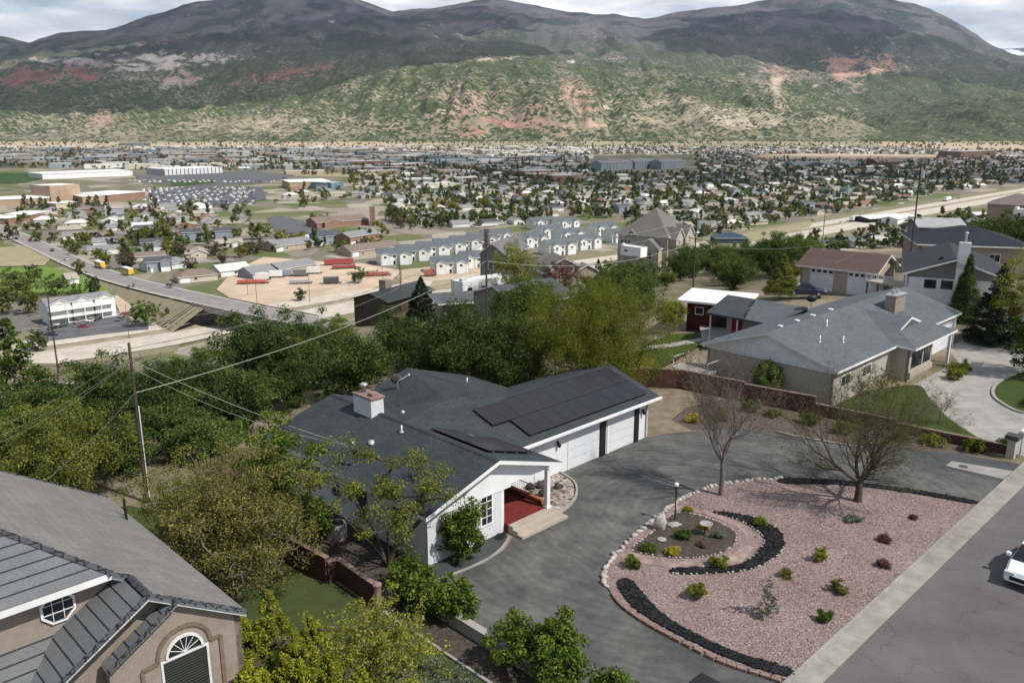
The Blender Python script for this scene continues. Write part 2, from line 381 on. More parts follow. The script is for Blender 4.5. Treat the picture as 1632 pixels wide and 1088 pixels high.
def grass_mat(name, c, c2, sc_=1.2):
    m, t, b = nodes(name, .95, .1); col = ramp(t, noi(t, sc_, 9, .7), [(.3, c2), (.65, c)])
    col = mix(t, 1, col, ramp(t, noi(t, 30, 2), [(.3, (.7,.7,.7)), (.7, (1.2,1.2,1.2))]), 'MULTIPLY')
    t.links.new(col, b.inputs['Base Color']); bump(t, b, noi(t, 25, 3), .6, .05); return m
m_lawn = grass_mat('lawn', (.055, .085, .02), (.04, .055, .018))
m_lawn_d = grass_mat('old_lawn', (.06, .085, .025), (.055, .06, .026), .8)
# ------------------------------------------------------------------ terrain
def ground_material():
    m, t, b = nodes('ground', .95, .1); p = gpos(t); sx = t.nodes.new('ShaderNodeSeparateXYZ'); t.links.new(p, sx.inputs[0])
    dirt = ramp(t, noi(t, .5, 9, .7), [(.3, (.17,.135,.095)), (.5, (.24,.195,.145)), (.7, (.3,.25,.19))])
    gr = ramp(t, noi(t, 2.2, 8, .7), [(.3, (.06,.065,.03)), (.7, (.14,.135,.07))])
    slope = mix(t, ramp(t, noi(t, .09, 6), [(.42, (0,0,0)), (.6, (.8,.8,.8))]), dirt, gr)
    vo = nd(t, 'ShaderNodeTexVoronoi', Scale=.035); t.links.new(p, vo.inputs['Vector']); sp = t.nodes.new('ShaderNodeSeparateColor'); t.links.new(vo.outputs['Color'], sp.inputs[0])
    town = ramp(t, sp.outputs[0], [(0, (.08,.11,.035)), (.25, (.11,.12,.055)), (.4, (.17,.15,.11)), (.6, (.13,.12,.11)), (.75, (.22,.19,.15)), (1, (.3,.27,.23))])
    town = mix(t, 1, town, ramp(t, noi(t, .25, 6, .7), [(.3, (.7,.7,.7)), (.7, (1.2,1.2,1.2))]), 'MULTIPLY')
    far = ramp(t, noi(t, .004, 8, .6), [(.35, (.3,.26,.19)), (.5, (.22,.2,.13)), (.65, (.16,.17,.1))])
    fy = nd(t, 'ShaderNodeMapRange'); fy.inputs['From Min'].default_value = 2500; fy.inputs['From Max'].default_value = 2900; t.links.new(sx.outputs[1], fy.inputs[0])
    town = mix(t, fy.outputs[0], town, far)
    fz = nd(t, 'ShaderNodeMapRange'); fz.inputs['From Min'].default_value = -51.9; fz.inputs['From Max'].default_value = -50.5; t.links.new(sx.outputs[2], fz.inputs[0])
    col = mix(t, fz.outputs[0], town, slope); t.links.new(col, b.inputs['Base Color']); bump(t, b, noi(t, 3, 6), .5, .1); return m
ys = list(np.linspace(-90, 40, 8))+list(np.linspace(46, 130, 30))+list(np.linspace(135, 520, 78))+list(np.geomspace(540, 4300, 30))
xs = np.linspace(-1.15, 1.15, 160); V = []
for y in ys:
    for a in xs:
        X = a*(max(y, 50)+35); V.append((X, y, tz(X, y)))
nx = len(xs); Q = [(j*nx+i, j*nx+i+1, (j+1)*nx+i+1, (j+1)*nx+i) for j in range(len(ys)-1) for i in range(nx-1)]
g = mesh_np('ground', V, Q, [ground_material()]); g['kind'] = 'structure'; g.data.polygons.foreach_set('use_smooth', [True]*len(Q))

# ------------------------------------------------------------------ mountains
def lut(tab, x): return np.interp(x, [q[0] for q in tab], [q[1] for q in tab])
SKY = [(-500,60),(-200,66),(0,67),(60,60),(100,69),(150,52),(215,50),(260,35),(330,12),(380,0),(420,-12),(500,-14),(560,-8),(600,2),(640,18),(700,14),(760,3),(790,1),(850,10),(900,20),(960,25),(1010,31),(1060,22),(1150,10),(1200,0),(1290,-14),(1380,2),(1430,12),(1460,30),(1520,68),(1560,90),(1632,96),(1800,92),(2200,80)]
MID = [(-500,118),(0,112),(100,95),(200,88),(300,88),(420,78),(560,70),(700,66),(800,62),(960,66),(1100,80),(1200,92),(1350,96),(1450,110),(1560,118),(1632,122),(1900,120)]
CR = [(-500,175),(0,172),(120,178),(240,172),(330,178),(420,168),(520,140),(620,118),(700,98),(760,92),(850,98),(930,118),(1000,124),(1100,126),(1180,136),(1260,158),(1340,176),(1420,182),(1500,160),(1632,156),(1900,150)]
DD = np.array([3700, 3950, 4500, 5300, 5700, 6600, 7400, 9000, 9700, 11500])
px_ = np.linspace(-420, 2050, 520); dist = np.concatenate([np.linspace(3700, 5700, 90), np.linspace(5730, 9000, 80), np.linspace(9060, 11500, 14)])
sky_, mid_, cr_ = lut(SKY, px_), lut(MID, px_), lut(CR, px_)
def elev_z(py, D): return HC+D*np.tan(np.arctan((544-py)/FPX)-PITCH)
V = []; PX = []; 
NV = Vector
for D in dist:
    for k, px in enumerate(px_):
        az = (px-816)/FPX/.985; X = az*D; 
        zc, zm, zs = elev_z(cr_[k], 5300), elev_z(mid_[k], 7400), elev_z(sky_[k], 9000)
        z = np.interp(D, DD, [FLOOR-2, FLOOR+(zc-FLOOR)*.2, FLOOR+(zc-FLOOR)*.6, zc, zc-(zc-FLOOR)*.28, zc+(zm-zc)*.5, zm, zs, zs-40, zs*.35])
        rise = max(0.0, min(1.0, (z-FLOOR)/260.0))
        p = NV((X/900.0, D/900.0, 3.1))
        r1 = 1-abs(noise.noise(p))*2; r2 = 1-abs(noise.noise(p*2.7+NV((5, 1, 0))))*2; r3 = 1-abs(noise.noise(p*7.1))*2; r4 = noise.noise(p*17)
        edge = 1.0 if D < 8600 or D > 9400 else .45
        h = (r1*46+r2*26+r3*15+r4*8-34)*rise*edge if D < 5600 else (r1*55+r2*30+r3*9-36)*rise*edge
        # erosion gullies of the front cliffs
        gl = abs(noise.noise(NV((X/130.0, D/900.0, 9))))*1.0
        g2 = abs(noise.noise(NV((X/62.0+4, D/260.0, 2))))
        if D < 5600: h += (gl*70+g2*44-32)*min(1, rise*3)*(1 if D < 5000 else .5)
        elif D < 8000: h += (gl*70-20)*rise
        if D < 4500: h += max(0, noise.noise(NV((X/420.0, 7, 1)))+.1)*95*math.sin(math.pi*(D-3690)/820)**2
        V.append((X, D, z+h)); PX.append((px, D))
V = np.array(V); NXM = len(px_)
# soil colour (rgb) and brush cover (a)
nzv = np.array([noise.fractal(NV((v[0]/420, v[1]/420, v[2]/140)), 1.0, 2.0, 4) for v in V]); nz2 = np.array([noise.fractal(NV((v[0]/140, v[1]/170, v[2]/40+7)), .9, 2.0, 3) for v in V])
zc = V[:, 2]-HC; Zc = V[:, 1]*cP-zc*sP; Yc = zc*cP+V[:, 1]*sP; ipx = 816+FPX*V[:, 0]/Zc; ipy = 544-FPX*Yc/Zc
soil = np.tile(np.array([.24, .21, .15]), (len(V), 1)); cover = np.full(len(V), .86)
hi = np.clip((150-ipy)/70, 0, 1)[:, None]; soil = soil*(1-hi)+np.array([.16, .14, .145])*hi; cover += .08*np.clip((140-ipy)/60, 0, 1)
cover -= .22*np.clip((ipy-175)/40, 0, 1)*(ipx < 1400)
cover += .2*((ipx > 1380) & (ipy > 120))
cover += nzv*.42+nz2*.2
def patch(cx, cy, rx, ry, col, k=1.0, cov=-.4, tilt=0):
    dx = (ipx-cx); dy = (ipy-cy)-tilt*dx
    wgt = np.clip(1.3-np.sqrt((dx/rx)**2+(dy/ry)**2)+nz2*1.5+nzv*.8, 0, 1)**.9*k*.85
    soil[:] = soil*(1-wgt[:, None])+np.array(col)*wgt[:, None]; cover[:] = cover+cov*wgt
RED = (.25, .12, .095); PINK = (.36, .245, .205); TAN = (.42, .36, .27); PALE = (.46, .42, .38)
for a in ((150,99,60,8,PALE,1.3,-.9), (250,97,55,9,PALE,1.3,-.9), (355,90,30,6,PALE,1.2,-.8), (215,118,45,10,PALE,.7,-.5), (280,127,30,11,(.45,.36,.31),1,-.8), (305,122,18,9,PINK,.8,-.7),
          (50,124,40,13,RED,1.3,-.7), (125,118,36,12,RED,1.3,-.7), (20,112,25,12,RED,.8,-.35), (230,70,30,8,RED,.7,-.4), (300,68,50,6,PINK,.5,-.35), (90,170,60,8,RED,.5,-.3), (170,190,28,13,(.33,.2,.16),.9,-.35),
          (450,120,70,9,(.3,.13,.11),1.2,-.5,-.12), (550,95,40,16,(.22,.13,.12),.6,-.2,-.3), (380,140,40,8,(.22,.14,.12),.5,-.2), (755,165,52,26,PINK,1,-.5), (745,198,42,12,(.33,.16,.13),.9,-.4), (700,178,14,12,TAN,.9,-.5),
          (925,160,34,28,(.43,.26,.2),1,-.6,.5), (850,190,45,16,(.33,.18,.15),.8,-.4), (1235,118,34,14,PINK,1.1,-.5), (1345,106,30,18,(.46,.25,.18),1.3,-.7), (1400,102,32,14,(.44,.27,.2),1.2,-.6), (1300,120,60,10,(.3,.24,.2),.6,-.2),
          (1380,142,70,5,(.26,.2,.18),.7,-.35,-.1), (1480,165,80,6,(.26,.18,.15),.6,-.25), (1240,150,10,14,TAN,1,-.7,.9), (1150,180,120,22,TAN,.7,-.35), (1060,165,60,6,TAN,.7,-.4), (1200,190,120,10,TAN,.8,-.4),
          (440,192,46,16,TAN,.9,-.45), (560,200,60,12,TAN,.6,-.3), (640,160,60,10,TAN,.5,-.3,-.25), (540,145,44,9,(.3,.25,.2),.9,-.4,-.4), (620,150,40,7,(.3,.25,.2),.8,-.35,-.3), (330,200,60,10,TAN,.7,-.3), (60,200,90,14,(.34,.3,.25),.7,-.3), (790,93,50,3,TAN,1,-.7),
          (528,35,4,2.5,PALE,1.2,-.9), (690,57,14,3,PALE,.7,-.5,.3), (960,60,60,14,(.16,.13,.12),.8,-.3), (980,95,30,4,PALE,.5,-.4), (910,98,7,3,PALE,1,-.8), (1290,35,22,8,(.13,.12,.12),.8,-.4), (1010,190,90,18,TAN,.35,-.15), (1600,70,20,3,PALE,0,0)):
    patch(*a)
cover = np.clip(cover, .02, .98)
def mountain_material():
    m, t, b = nodes('mountain', 1, .05); at_ = nd(t, 'ShaderNodeAttribute', attribute_name='soil'); p = gpos(t)
    mp = nd(t, 'ShaderNodeMapping'); mp.inputs['Scale'].default_value = (1, 1, .6); t.links.new(p, mp.inputs[0])
    vo = nd(t, 'ShaderNodeTexVoronoi', Scale=.075); t.links.new(mp.outputs[0], vo.inputs['Vector'])
    sp = t.nodes.new('ShaderNodeSeparateColor'); t.links.new(vo.outputs['Color'], sp.inputs[0])
    nn = noi(t, .02, 7, .7)
    rd = nd(t, 'ShaderNodeMath', operation='MULTIPLY_ADD'); t.links.new(sp.outputs[0], rd.inputs[0]); rd.inputs[1].default_value = .55; t.links.new(nn, rd.inputs[2])
    cvr = nd(t, 'ShaderNodeMath', operation='MULTIPLY_ADD'); t.links.new(at_.outputs['Alpha'], cvr.inputs[0]); cvr.inputs[1].default_value = .8; cvr.inputs[2].default_value = .34
    sub = nd(t, 'ShaderNodeMath', operation='SUBTRACT'); t.links.new(cvr.outputs[0], sub.inputs[0]); t.links.new(rd.outputs[0], sub.inputs[1])
    fac = ramp(t, sub.outputs[0], [(0, (0,0,0)), (.06, (1,1,1))])
    veg = ramp(t, sp.outputs[1], [(0, (.026,.038,.02)), (.5, (.052,.068,.032)), (1, (.105,.115,.055))])
    sz = t.nodes.new('ShaderNodeSeparateXYZ'); t.links.new(p, sz.inputs[0]); hr = nd(t, 'ShaderNodeMapRange'); hr.inputs['From Min'].default_value = 350; hr.inputs['From Max'].default_value = 900; t.links.new(sz.outputs[2], hr.inputs[0])
    veg = mix(t, hr.outputs[0], veg, mix(t, ramp(t, noi(t, .003, 5), [(.45, (0,0,0)), (.55, (1,1,1))]), (.085,.08,.092), (.035,.045,.044)))
    sl_ = mix(t, 1, at_.outputs['Color'], ramp(t, noi(t, .03, 8, .7), [(.25, (.55,.55,.55)), (.75, (1.25,1.25,1.25))]), 'MULTIPLY')
    col = mix(t, fac, sl_, veg); t.links.new(col, b.inputs['Base Color']); bump(t, b, nn, .8, 22); return m
Q = [(j*NXM+i, j*NXM+i+1, (j+1)*NXM+i+1, (j+1)*NXM+i) for j in range(len(dist)-1) for i in range(NXM-1)]
mt = mesh_np('mountain', V, Q, [mountain_material()]); mt['kind'] = 'structure'; mt.data.polygons.foreach_set('use_smooth', [True]*len(Q))
ca = mt.data.color_attributes.new('soil', 'FLOAT_COLOR', 'POINT'); ca.data.foreach_set('color', np.concatenate([soil, cover[:, None]], 1).astype(np.float32).ravel())
# snowy range far to the right
def snow_material():
    m, t, b = nodes('snowy_range', 1, .05); t.links.new(ramp(t, noi(t, .0022, 8, .6), [(.46, (.05,.06,.075)), (.53, (.62,.65,.7))]), b.inputs['Base Color']); return m
V = []; pxs = np.linspace(1380, 1900, 60); sk = [(1380,100),(1480,84),(1540,78),(1570,75),(1600,71),(1640,72),(1700,78),(1900,84)]
for j, fr in enumerate((0, .5, .8, 1, .85, 0)):
    for px in pxs:
        D = 15500+j*900; z = FLOOR+(elev_z(lut(sk, px), 15500+3*900)-FLOOR)*fr
        V.append(((px-816)/FPX/.985*D, D, z+(noise.noise(NV((px/14, j, 0)))*70 if 0 < fr else 0)))
Q = [(j*60+i, j*60+i+1, (j+1)*60+i+1, (j+1)*60+i) for j in range(5) for i in range(59)]
sn = mesh_np('snowy_mountain', V, Q, [snow_material()]); sn['kind'] = 'structure'
# land between the mountains and the far range, reaching the horizon
far_land = MB(ident).poly([(-26000, 3600, FLOOR-3), (26000, 3600, FLOOR-3), (26000, 22500, FLOOR-3), (-26000, 22500, FLOOR-3)]).build('distant_ground', M('far_land', (.09,.1,.07), (.06,.07,.05), .002, .95)); far_land['kind'] = 'structure'
side = MB(ident).poly([(-26000, -3000, FLOOR-3), (26000, -3000, FLOOR-3), (26000, 3600, FLOOR-3), (-26000, 3600, FLOOR-3)]).build('valley_ground', M('valley_land', (.14,.14,.09), (.1,.11,.07), .004, .95)); side['kind'] = 'structure'

# ------------------------------------------------------------------ air and clouds
def haze_box():
    m = bpy.data.materials.new('haze_air'); m.use_nodes = True; t = m.node_tree; t.nodes.remove(t.nodes['Principled BSDF'])
    v = nd(t, 'ShaderNodeVolumePrincipled', Density=HAZE_DENSITY); v.inputs['Color'].default_value = (.66, .8, 1, 1); v.inputs['Anisotropy'].default_value = .3
    t.links.new(v.outputs[0], t.nodes['Material Output'].inputs['Volume'])
    o = MB(ident).box(-26500, 26500, -3500, 23000, FLOOR-4, 1650).build('haze', m); o['kind'] = 'stuff'; return o
HAZE_DENSITY = 2.4e-5
def cloud(cx, cy, rx, ry, ch=2700.0, T=.35, seed=0):
    """cloud whose shadow falls centred on ground point (cx, cy)"""
    k = (ch-FLOOR)/SUN_DIR.z; X, Y = cx+SUN_DIR.x*k, cy+SUN_DIR.y*k
    m = bpy.data.materials.new('cloud_mist'); m.use_nodes = True; t = m.node_tree; t.nodes.remove(t.nodes['Principled BSDF'])
    tr = t.nodes.new('ShaderNodeBsdfTransparent'); df = t.nodes.new('ShaderNodeBsdfTranslucent'); mx_ = t.nodes.new('ShaderNodeMixShader'); df.inputs[0].default_value = (.9, .9, .9, 1)
    mx_.inputs[0].default_value = 1-math.sqrt(T); t.links.new(tr.outputs[0], mx_.inputs[1]); t.links.new(df.outputs[0], mx_.inputs[2]); t.links.new(mx_.outputs[0], t.nodes['Material Output'].inputs[0])
    bm = bmesh.new(); bmesh.ops.create_icosphere(bm, subdivisions=5, radius=1)
    for v in bm.verts:
        n_ = 1+.5*noise.fractal(v.co*1.6+Vector((seed, 0, 0)), 1, 2, 4); v.co = Vector((v.co.x*rx*n_, v.co.y*ry*n_, v.co.z*min(rx, ry, 400)*.45*n_))
    me = bpy.data.meshes.new('cloud'); bm.to_mesh(me); bm.free(); me.materials.append(m)
    for p in me.polygons: p.use_smooth = True
    o = make_obj('cloud', me, None, (X, Y, ch)); tag(o, None, None, None, 'structure'); return o
# ------------------------------------------------------------------ street, drive and beds (street frame s, t)
sheet('street', [(-60,-19.0), (120,-19.0), (120,-30.5), (-60,-30.5)], .008, m_street)
def kerb(s0, s1, t0, t1, sg):
    mb = MB(); L = 2.4; s = s0
    while s < s1-.01:
        e = min(s+L, s1); mb.box(s+.006, e-.006, t0, t1, -.1, .035); s = e      # gutter pan
        mb2.box(s-L+.006 if s-L > s0 else s0, e-.006, t1 if sg > 0 else t0-.18, t1+.18 if sg > 0 else t0, -.1, .15)
    return mb
mb2 = MB(); k1_ = kerb(-60, 120, -19.05, -18.25, 1); k1_.build('gutter', m_curb)['kind'] = 'structure'; mb2.build('kerb', m_curb)['kind'] = 'structure'
sheet('driveway', [(-8.35,-3.75), (-6.5,-3.95), (-5,-3.7), (-3.9,-3.1), (-.5,-2.95), (1.0,-2.6), (2.3,-1.9), (3.3,-.8), (3.7,.55), (11.9,.6), (13.2,.2), (14.2,-.35), (16.2,-1.8), (18.1,-2.95), (18.9,-6.1), (20.2,-10.2), (20.6,-14.6),
      (20.6,-18.05), (-10.6,-18.05), (-10.6,-3.9)], .012, m_drive)
sheet('drive_shoulder', [(20.25,-10.4), (20.8,-9.6), (22.2,-12.2), (23.4,-14.6), (24.4,-18.05), (20.65,-18.05), (20.6,-14.6)], .016, m_patch)
sheet('apron', [(20.9,-14.9), (21.9,-14.9), (22.9,-18.05), (21.2,-18.05)], .03, m_conc)
cov = MB().lathe((21.5,-15.7,.03), [(.25,0), (.25,.02), (.2,.024)], 20).build('utility_cover', m_drock); tag(cov, 'round iron utility cover set in the pale concrete slab by the kerb', 'utility cover')
mh = MB().prism([(-7.15,-15.6), (-6.35,-15.6), (-6.35,-16.4), (-7.15,-16.4)], .012, .04).build('drain_grate', m_dark); tag(mh, 'dark square drain grate in the driveway at the bottom edge of the photo', 'grate')
# island
ISL = [(-3.9,-8.9), (-3.0,-8.3), (-1.35,-7.7), (1,-7.2), (3.22,-6.8), (4.8,-6.6), (6.47,-6.5), (8,-6.7), (9.3,-7.2), (10.8,-8.0), (12.1,-9.0), (13.6,-10.6), (15,-12.8), (16.2,-15.4), (16.9,-18.05), (-4.5,-18.05), (-5.15,-15.8), (-5.2,-13.2), (-4.95,-11.2), (-4.5,-9.9)]
isl = smooth_loop(ISL[:15], 5, False)+smooth_loop(ISL[15:]+[ISL[0]], 5, False)
MB().prism(isl, 0, .07).build('gravel_bed', m_gravel)['kind'] = 'structure'
soilp = smooth_loop([(-.8,-8.1), (1.2,-7.75), (3.9,-7.3), (4.6,-8.3), (4.6,-9.8), (4.0,-10.9), (2.2,-11.3), (.5,-10.5), (-.5,-9.1)], 5)
MB().prism(soilp, 0, .11).build('soil_bed', m_soil)['kind'] = 'structure'
pathp = smooth_loop([(5.1,-7.0), (5.4,-8.6), (5.3,-10.2), (4.6,-11.5), (3,-12.2), (1.2,-12.3), (-.5,-11.0), (-1.3,-9.6), (-1.7,-8.2), (-.9,-8.0), (-.7,-9.4), (.5,-10.9), (2.2,-11.7), (4.3,-11.2), (4.95,-9.9), (4.9,-8.3), (4.2,-7.0)], 4)
m_flag = pebble('flagstone', [(.3,.2,.18), (.38,.28,.25), (.34,.24,.22)], 1.8, .5)
MB().prism(pathp, 0, .085).build('flagstone_path', m_flag)['kind'] = 'structure'
arc = smooth_loop([(5.5,-8.6), (6.2,-9.6), (6.45,-10.8), (6.0,-12.1), (4.8,-13.0), (3.1,-13.3), (1.4,-12.95), (-.2,-11.8), (-1.15,-10.9), (-.9,-10.5), (.2,-11.4), (1.5,-12.4), (3,-12.5), (4.7,-12.0), (5.5,-10.6), (5.6,-9.6)], 5)
MB().prism(arc, 0, .13).build('cinder_bed', m_cinder)['kind'] = 'structure'
low = smooth_loop([(-3.7,-9.5), (-3.1,-9.6), (-3.3,-10.3), (-4.2,-12.2), (-4.5,-14), (-4.4,-16), (-3.9,-17.9), (-4.4,-17.95), (-4.95,-15.8), (-5.0,-13.2), (-4.7,-11.2)], 5)
MB().prism(low, 0, .13).build('cinder_bed', m_cinder)['kind'] = 'structure'
top = smooth_loop([(11.6,-8.95), (12.3,-9.25), (13.8,-11.0), (15.0,-13.1), (16.1,-15.6), (16.7,-17.9), (16.2,-17.7), (15.3,-15.0), (14.2,-12.7), (12.9,-10.9), (11.6,-9.6)], 5)
MB().prism(top, 0, .13).build('cinder_bed', m_cinder)['kind'] = 'structure'
def scatter_poly(poly, n, seed=1):
    r = random.Random(seed); xs_ = [p[0] for p in poly]; ys_ = [p[1] for p in poly]; out = []
    while len(out) < n:
        x, y = r.uniform(min(xs_), max(xs_)), r.uniform(min(ys_), max(ys_)); c = False
        for i in range(len(poly)):
            x1, y1 = poly[i][:2]; x2, y2 = poly[i-1][:2]
            if (y1 > y) != (y2 > y) and x < (x2-x1)*(y-y1)/(y2-y1+1e-12)+x1: c = not c
        if c: out.append((x, y))
    return out
def inpoly(x, y, poly):
    c = False
    for i in range(len(poly)):
        x1, y1 = poly[i][:2]; x2, y2 = poly[i-1][:2]
        if (y1 > y) != (y2 > y) and x < (x2-x1)*(y-y1)/(y2-y1+1e-12)+x1: c = not c
    return c
r_ = random.Random(3); mb = MB()
for poly, n, z in ((arc, 420, .13), (low, 380, .13), (top, 260, .13)):
    for x, y in scatter_poly(poly, n, n): mb.rock((x, y, z), (r_.uniform(.04, .1),)*2+(r_.uniform(.03, .07),), seed=r_.random()*9, sub=1)
tag(mb.build('cinder_rock', m_cinder), 'loose black cinder rock heaped along the edges of the pink gravel island', 'rock mulch', None, 'stuff')
mb = MB()
for x, y in scatter_poly(isl, 2600, 5):
    if not (inpoly(x, y, soilp) or inpoly(x, y, arc)): k = r_.uniform(.025, .06); mb.rock((x, y, .075), (k, k*r_.uniform(.7, 1.3), k*.6), seed=r_.random()*9, sub=1, mi=0 if r_.random() < .93 else 1)
tag(mb.build('gravel_stone', [m_gravel, m_rock]), 'loose pink and pale landscaping stones spread over the island', 'gravel', None, 'stuff')
mb = MB()
for lp in (arc, soilp):
    for i in range(0, len(lp)):
        a_, b_ = lp[i-1], lp[i]; d = math.hypot(a_[0]-b_[0], a_[1]-b_[1]); n = max(1, int(d/.16))
        for k in range(n):
            if r_.random() < .75: f = (k+r_.random()*.6)/n; mb.rock((a_[0]+(b_[0]-a_[0])*f, a_[1]+(b_[1]-a_[1])*f, .11), (r_.uniform(.04,.08), r_.uniform(.04,.08), .045), seed=r_.random()*9, sub=1)
tag(mb.build('edging_pebble', m_rock), 'small pale pebbles edging the dark beds inside the island', 'pebbles', None, 'stuff')
# pale cobbles round the island rim (individual stones)
rim = smooth_loop([(-4.3,-9.6), (-3.9,-8.9), (-3.0,-8.3), (-1.35,-7.7), (1,-7.2), (3.22,-6.8), (4.8,-6.6), (6.47,-6.5), (8,-6.7), (9.3,-7.2), (10.8,-8.0), (12.1,-9.0)], 10, False)
proto = []
for k in range(5):
    o = MB(ident).rock((0, 0, .05), (.15+.02*k, .11, .1), seed=k*2.2, sub=2).build('rim_stone', m_rock if k else m_drock, smooth=True, local=True); proto.append(o); tag(o, 'pale rounded stone in the rim between driveway and pink gravel', 'stone', 'rounded stones rimming the gravel island')
acc = 0; used = [False]*5
for i in range(1, len(rim)):
    acc += math.dist(rim[i], rim[i-1])
    if acc > .27:
        acc = 0; k = r_.choice((1, 1, 2, 2, 3, 3, 4, 4, 0)) if i < 20 else r_.choice((1, 2, 3, 4)); o = proto[k]
        if used[k]: o = o.copy(); COL.objects.link(o)
        used[k] = True; x, y = rim[i]; o.location = S(x+r_.uniform(-.04, .04), y+r_.uniform(-.04, .04), .02); o.rotation_euler = (0, 0, r_.uniform(0, 6)); o.scale = (r_.uniform(.7, 1.25),)*3
        if k == 0: o['label'] = 'dark stone among the pale stones at the left tip of the island rim'; o['group'] = 'dark stones at the tip of the island rim'
for k in range(5):
    if not used[k]: bpy.data.objects.remove(proto[k])
# pink brick edging lower left
edge = smooth_loop([(-4.35,-9.7), (-4.9,-10.7), (-5.2,-12.0), (-5.3,-13.5), (-5.3,-15.8), (-4.9,-17.4), (-4.75,-18.1)], 14, False)
br0 = MB(ident).box(-.17, .17, -.09, .09, 0, .13).build('edging_brick', m_redcap, local=True); tag(br0, 'pink concrete edging brick along the lower left kerb of the island', 'edging brick', 'pink edging bricks round the island'); acc = 0; first = True
for i in range(1, len(edge)):
    acc += math.dist(edge[i], edge[i-1])
    if acc > .36:
        acc = 0; o = br0 if first else br0.copy()
        if not first: COL.objects.link(o)
        first = False; o.location = S(edge[i][0], edge[i][1], .012); o.rotation_euler = (0, 0, YAW+math.atan2(edge[i][1]-edge[i-1][1], edge[i][0]-edge[i-1][0]))
# boulder, slabs, bird bath, lamp
b0 = MB().rock((1.95,-7.75,.4), (.33,.24,.5), seed=4, sub=3, amp=.2).build('boulder', m_rock, smooth=True); tag(b0, 'tall pale grey boulder standing at the driveway edge of the soil bed', 'boulder')
b0 = MB().rock((2.75,-8.05,.15), (.36,.27,.07), seed=7, sub=2).build('stepping_stone', m_conc); tag(b0, 'flat pale slab lying beside the upright boulder', 'stone slab')
b0 = MB().rock((1.0,-8.55,.15), (.24,.24,.05), seed=2, sub=2, amp=.1).build('stepping_stone', m_conc); tag(b0, 'small round pale slab in the middle of the soil bed', 'stone slab')
t_ = thing('bird_bath', 'grey stone bird bath with a shallow bowl standing in the soil bed', 'bird bath', S(3.0,-9.75,.1))
MB().lathe((3.0,-9.75,.1), [(.17,0), (.17,.06), (.09,.12), (.07,.4), (.11,.52)], 18).build('pedestal', m_drock, t_, True)
MB().lathe((3.0,-9.75,.62), [(.1,0), (.3,.07), (.33,.1), (.3,.105), (.22,.06), (.02,.045)], 24).build('bowl', m_conc, t_, True)
t_ = thing('garden_lamp', 'slim black post lamp with a white globe in the soil bed', 'lamp post', S(3.25,-7.75,.1))
MB().tube([(3.25,-7.75,.1), (3.25,-7.75,1.95)], .035, 8).build('post', m_black, t_); MB().rock((3.25,-7.75,2.07), .12, 1, amp=0, sub=3).build('globe', m_trim, t_, True)
# rock garden by the steps, bed along the wall
rg = smooth_loop([(-.45,-2.9), (.8,-2.6), (2.1,-1.9), (3.1,-.8), (3.5,.5)], 6, False)+[(3.5,.62), (-.6,.62), (-.6,-2.3)]
MB().prism(rg, 0, .1).build('rock_garden', m_cob)['kind'] = 'structure'
def ribbon(name, pts, wd, h, mat, label=None, cat=None, kind=None, F=S):
    mb = MB(F); 
    for i in range(1, len(pts)):
        (x0, y0), (x1, y1) = pts[i-1][:2], pts[i][:2]; d = math.hypot(x1-x0, y1-y0) or 1; nx_, ny_ = -(y1-y0)/d*wd/2, (x1-x0)/d*wd/2
        mb.prism([(x0+nx_, y0+ny_), (x0-nx_, y0-ny_), (x1-nx_, y1-ny_), (x1+nx_, y1+ny_)], -.02, h)
    o = mb.build(name, mat); tag(o, label, cat, None, kind); return o
ribbon('garden_kerb', smooth_loop([(-.35,-2.98), (.9,-2.7), (2.2,-2.0), (3.2,-.9), (3.62,.55)], 8, False), .12, .16, m_conc, 'curved pale concrete edging round the cobbled garden by the porch', 'edging')
ribbon('garden_kerb', smooth_loop([(-9.3,-3.6), (-8.3,-3.75), (-6.6,-3.85), (-5.2,-3.6), (-3.95,-2.95)], 6, False), .09, .09, m_conc, 'thin pale edging between driveway and the planting strip under the front window', 'edging')
sheet('planting_strip', [(-9.6,-3.6), (-8.3,-3.7), (-6.6,-3.8), (-5.2,-3.5), (-3.95,-2.9), (-3.8,-2.2), (-9.6,-2.2)], .02, m_patch)
mb = MB()
for k in range(110):
    x, y = r_.uniform(-.3, 3.2), r_.uniform(-2.5, .5)
    if inpoly(x, y, rg): q = r_.uniform(.05, .14); mb.rock((x, y, .1), (q, q*.8, q*.6), seed=k, sub=1, mi=r_.choice((0, 0, 1)))
tag(mb.build('river_cobble', [m_rock, m_drock]), 'mixed river cobbles covering the curved garden beside the porch steps', 'cobbles', None, 'stuff')
for i, (x, y, q) in enumerate(((.6,-1.0,.32), (1.3,-.2,.35), (1.9,-.9,.26), (.7,.1,.3))):
    tag(MB().rock((x, y, .2), (q, q*.7, q*.9), seed=i*3+1, sub=2).build('boulder', m_drock), 'dark rough boulder among cobbles beside the white porch post', 'boulder', 'dark boulders in the cobbled garden')
